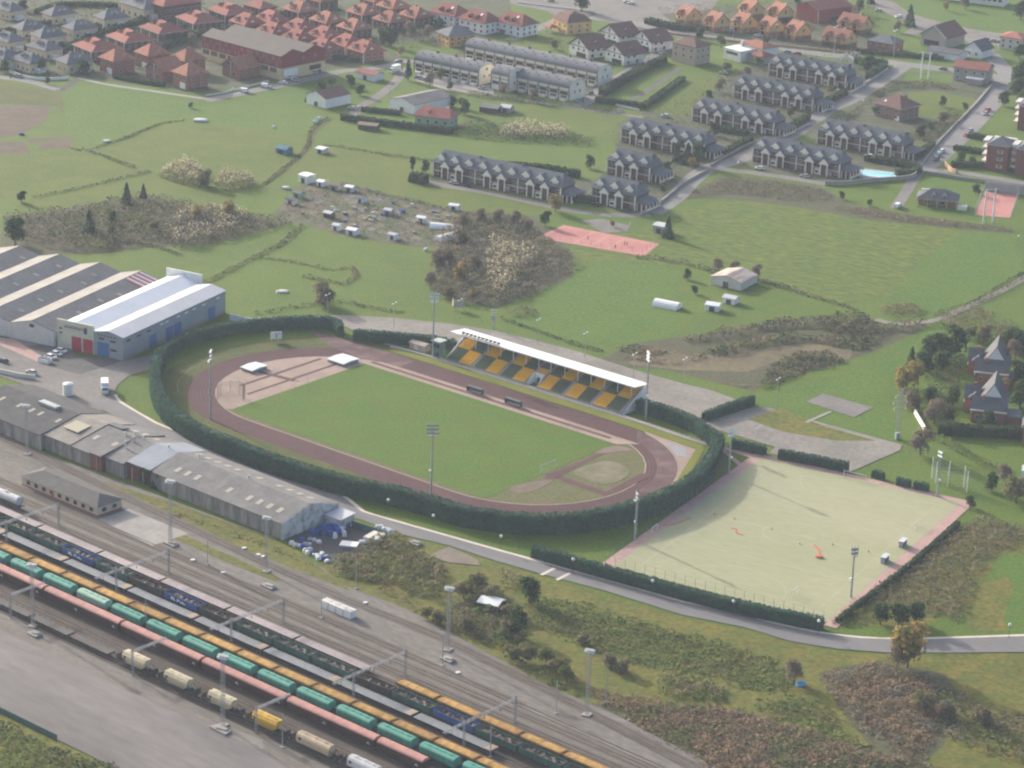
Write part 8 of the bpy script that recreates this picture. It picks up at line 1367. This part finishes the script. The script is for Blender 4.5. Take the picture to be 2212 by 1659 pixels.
thicket('bracken','reddish-brown bracken slope along the railway at the lower right',T12((1560,1150),(2000,1190),(2500,1250),(2950,1370),(3300,1480),(3700,1680),(2500,1720),(2200,1580),(1880,1400)),1.3,[lRed,lBrown,lRed,lOlive],1.9,.9,4,'bracken',3); thicket('bracken','reddish-brown bracken field under the ochre roadside tree',T22((880,1050),(1250,970),(1400,1010),(1650,1100),(1720,1250),(1700,1450),(1500,1640),(1250,1480),(1080,1380),(980,1230)),1.4,[lRed,lBrown,lRed,lGrey],1.9,.9,4,'bracken',3); thicket('scrub','olive scrub at the bottom edge of the lower right slope',T22((700,1600),(1000,1540),(1300,1560),(1700,1660),(1500,1750),(700,1720)),1.6,[lOlive,lGreen,lBrown],1.2,1.0,4); thicket('scrub','olive scrub in the bottom right corner',T22((1500,1180),(1800,1150),(2000,1300),(2250,1300),(2300,1660),(1900,1560),(1650,1450)),1.4,[lOlive,lGreen,lBrown,lGrey],1.0,1.0,4)
thicket('scrub','brown wild scrub right of the hockey turf',T22((1150,560),(1300,420),(1500,300),(1800,60),(2000,30),(2250,120),(2200,230),(2020,290),(1950,400),(1870,620),(1800,730),(1600,680),(1300,650)),2.0,[lBrown,lGrey,lOlive,lBrown],1.2,.9,3.5); thicket('scrub','green scrub between hockey turf and pavement',T22((980,680),(1150,570),(1300,650),(1250,740),(1000,770)),1.4,[lOlive,lGreen,lYel],1.3,.8,3); thicket('scrub','green rough scrub behind the teal fence, bottom left',TL(0,2,((-300,1330),(0,1340),(350,1500),(800,1690),(-300,1750))),1.8,[lYel,lGreen,lOlive,lDark],1.6,.9,3.5)
thicket('scrub','dry brown bank between the slate terraces and the big meadow',TL(2,0,((0,1290),(230,1160),(480,1160),(700,1190),(900,1230),(1000,1290),(700,1310),(300,1260))),1.3,[lBrown,lOlive,lGrey],.8,.9,4); thicket('scrub','brown hedge bank below the bungalow',TL(2,0,((950,1340),(1200,1350),(1500,1400),(2100,1480),(2130,1510),(1500,1450),(1100,1390))),1.3,[lBrown,lRed,lOlive],.9,.9,3); thicket('scrub','brown and green shrubs round the garden of the hip-roofed house',TL(2,0,((1000,760),(1150,680),(1250,590),(1400,520),(1700,550),(1750,590),(1450,580),(1280,640),(1180,700),(1100,780),(960,800))),1.8,[lOlive,lBrown,lDark,lGreen],.9,1.0,4); thicket('scrub','mixed shrubs between the hip-roofed house and the terrace in front',TL(2,0,((1050,800),(1250,830),(1500,850),(1700,720),(1850,760),(1700,880),(1560,920),(1450,890),(1100,840))),1.6,[lOlive,lBrown,lDark,lGreen],.7,1.0,4)
HG = 'field hedgerows'
for lab,pts,w,h,ms in (('dark hedgerow line from the ploughed patch toward the meadow middle',T00((455,965),(600,990),(740,1040),(870,1085)),2.2,1.2,BR),('low dark hedgerow across the lower left field',T00((200,1280),(500,1225),(760,1160),(975,1112)),1.8,1.0,BR),('low hedgerow beside the white bag heap',T00((600,965),(850,880),(1050,800),(1200,780)),1.8,.7,[lOlive,lGreen]),('hedgerow on the outer side of the grassy lane',T00((2130,765),(2020,840),(1985,960),(1900,1040),(1780,1140),(1700,1200)),1.6,1.0,[lDark,lOlive]),('brown hedgerow across the meadow left of the longest terrace',T10((-130,940),(0,955),(300,1005),(600,1045)),1.8,1.0,BR),('brown hedgerow between allotments and the terrace meadow',T10((0,1185),(240,1255),(480,1310),(760,1380)),1.8,1.2,BR),('dark hedgerow from the allotments down to the small field',T00((1960,1460),(1850,1560),(1750,1620),(1660,1665))+T01((1500,90),(1330,170)),2.2,1.4,[lBrown,lDark,lOlive]),('hedgerow on the upper side of the small field',T01((1680,10),(1900,40),(2150,90))+T11((60,70),(90,130),(0,190)),1.8,1.1,[lOlive,lBrown]),('scruffy hedgerow with stones in the small field',T01((1950,130),(2100,160),(2212,180)),2.2,1.2,BR),('dark hedgerow along the back of the lane, left part',T01((1650,375),(1950,330),(2212,300))+T11((150,330),(400,370)),1.8,1.2,[lDark,lOlive]),('dark hedgerow along the back of the lane, right part',T11((1020,405),(1250,480),(1500,570),(1700,620)),1.8,1.2,[lDark,lOlive]),('brown hedgerow crossing from the striped shed toward the bracken',T21((420,140),(640,200),(850,270),(1130,350)),2.2,1.5,BR),('dark hedgerow along the upper side of the field lane',T21((2212,110),(2050,220),(1850,320),(1640,390)),2.6,1.6,[lDark,lOlive]),('dark hedgerow between lawn and scrub bank at the lane end',T21((1640,440),(1720,480),(1790,530)),2.6,2,[lDark,lBrown]),('dark hedgerow along the villa gardens toward the netted cage',T21((1640,1180),(1800,1260),(1950,1350),(2120,1400)),3,2.2,[lOlive,lDark,lYel]),('brown hedgerow along the near edge of the big meadow',T11((1900,10),(2050,20),(2212,50))+T21((100,70),(300,130)),2.6,1.6,BR),('dark hedgerow under the bare trees behind the left field',T01((1180,0),(1000,-60),(800,-100)),2,1.3,BR),('dark ditch hedgerow behind the brambles and barrel terrace',T10((800,610),(1100,650),(1500,690),(1830,740)),4,2,[lDark,lOlive,lGrey])):
    hedgerow('hedgerow',lab,pts,w*1.45,h*1.3,ms,.75,1.8,HG)
hedge('hedge','dark clipped hedge below the nearer brick villa',T21((1650,1150),(1900,1165),(2200,1178)),3.5,3.4,lDark,.6,3,'clipped hedges round the lots')
thicket('shrubbery','dark green shrubbery in the gardens of the brick villas',T21((1520,720),(1700,620),(1850,590),(1830,850),(1790,1000),(1850,1110),(2180,1120),(2200,1150),(1660,1140),(1580,1020),(1560,860)),2.2,[lDark,lGreen,lDark,lOlive,lBrown],.5,1.1,5)
thicket('shrubbery','dark shrubs behind the brick villas',T21((1840,580),(1950,520),(2150,560),(2230,700),(2230,1000),(2130,960),(2120,640)),3.2,[lDark,lGrey,lOlive,lDark],.5,1.1,5)

# garden hedges and shrubs between the houses
for lab,pts,w,h in (('garden hedge between the dormer houses and the white-eaved row, lower',((330,380),(600,250),(760,190)),3.5,2.5),('garden hedge between the dormer houses and the white-eaved row, upper',((800,190),(1000,110),(1080,80)),3.5,2.5),('hedge along the front of the pyramid-roofed houses at the light path',((740,505),(900,535),(1060,560)),3,1.8),('dark garden hedge behind the pyramid-roofed houses',((1020,330),(1200,260),(1300,230)),5,3),('garden hedge between the front grey-roofed houses',((120,330),(280,300),(400,260)),3,2.2),('garden hedge behind the dormer houses at the left',((0,220),(200,180),(380,150)),3,2.2),('garden hedge along the upper left street',((240,90),(420,40),(760,50)),4,2.2),('hedge between the workshop and the red-roofed houses',((1480,190),(1700,250),(1960,330)),3,2.4),('hedge between the red-roofed houses and the chalets',((1780,140),(1980,190),(2200,260)),3,2.4),('hedge below the lowest red-roofed house',((2100,370),(2212,390),(2330,400)),3,2)): hedge('hedge',lab,TL(0,0,pts),w,h,lDark,.8,2.2,GH)
thicket('shrubbery','mixed garden shrubs among the red and grey roofs, upper left',TL(0,0,((-100,60),(300,0),(1000,0),(1700,60),(2212,30),(2212,380),(1900,330),(1500,190),(1280,240),(1000,480),(500,500),(-100,480))),2.2,[lDark,lGreen,lOlive,lDark,lBrown],.13,1.1,6,'shrubs'); thicket('shrubbery','mixed garden shrubs between chalets and barrel-roofed terraces',T10((0,180),(600,140),(640,260),(480,330),(300,300),(260,420),(0,380)),2.0,[lDark,lOlive,lGrey,lGreen],.22,1.0,5,'shrubs'); thicket('shrubbery','garden shrubs round the slate terraces',TL(2,0,((-420,830),(560,360),(1300,440),(820,760),(430,1000),(120,1080),(-330,1390),(-560,1290),(-430,990))),1.6,[lDark,lOlive,lGreen,lBrown],.16,.95,5,'shrubs'); thicket('shrubbery','garden shrubs round the white chalets and yellow villa',T10((1300,260),(1500,200),(2150,280),(2100,400),(1800,460),(1500,400)),1.6,[lDark,lOlive,lGreen,lBrown],.2,.95,5,'shrubs'); thicket('shrubbery','garden shrubs behind the orange-roofed houses',TL(2,0,((-200,60),(500,0),(1250,40),(1250,250),(1100,290),(700,130),(0,90))),2,[lDark,lOlive,lGreen,lBrown],.16,1,5,'shrubs')
# ---------------------------------------------------------------- light, sky, air
SUN_AZ = R(131.5); SUN_EL = R(20.0)
w = bpy.data.worlds.new('World'); S.world = w; w.use_nodes = True; nt = w.node_tree
sky = nt.nodes.new('ShaderNodeTexSky'); sky.sky_type = 'NISHITA'; sky.sun_disc = False; sky.sun_elevation = SUN_EL; sky.sun_rotation = math.pi/2-SUN_AZ
sky.air_density = .8; sky.dust_density = 5.0; sky.ozone_density = 1.0
nt.links.new(sky.outputs[0],nt.nodes['Background'].inputs['Color']); nt.nodes['Background'].inputs['Strength'].default_value = 0.15
sl = bpy.data.lights.new('sun','SUN'); sl.energy = 2.9; sl.angle = R(.53); sl.color = (1,.95,.88); so = bpy.data.objects.new('sun',sl); COL.objects.link(so)
sd = Vector((math.cos(SUN_AZ)*math.cos(SUN_EL),math.sin(SUN_AZ)*math.cos(SUN_EL),math.sin(SUN_EL))); so.rotation_euler = sd.to_track_quat('Z','Y').to_euler(); so.location = (-300,1200,400)
S.view_settings.view_transform = 'Standard'; S.view_settings.look = 'None'; S.view_settings.gamma = 1; S.view_settings.exposure = 1.05
if HAZE:
    hb = MB(); hb.box(0,1050,-1,1500,2300,CAMH+6)
    hm = bpy.data.materials.new('haze'); hm.use_nodes = True; hm.node_tree.nodes.clear()
    out = hm.node_tree.nodes.new('ShaderNodeOutputMaterial'); pv = hm.node_tree.nodes.new('ShaderNodeVolumePrincipled')
    pv.inputs['Color'].default_value = (.76,.87,1.0,1); pv.inputs['Density'].default_value = HAZE; pv.inputs['Anisotropy'].default_value = .0
    hm.node_tree.links.new(pv.outputs[0],out.inputs['Volume']); ho = hb.build('haze',hm); ho['kind'] = 'stuff'; ho['label'] = 'thin blue-grey haze in the air'
cy = S.cycles; cy.max_bounces = 5; cy.diffuse_bounces = 2; cy.glossy_bounces = 2; cy.transmission_bounces = 2; cy.volume_bounces = 0; cy.transparent_max_bounces = 8
cy.use_denoising = True; cy.denoiser = 'OPENIMAGEDENOISE'; cy.pixel_filter_type = 'BLACKMAN_HARRIS'; cy.filter_width = 2.2
cy.use_adaptive_sampling = True; cy.adaptive_threshold = .01; cy.volume_step_rate = 4; cy.volume_max_steps = 64
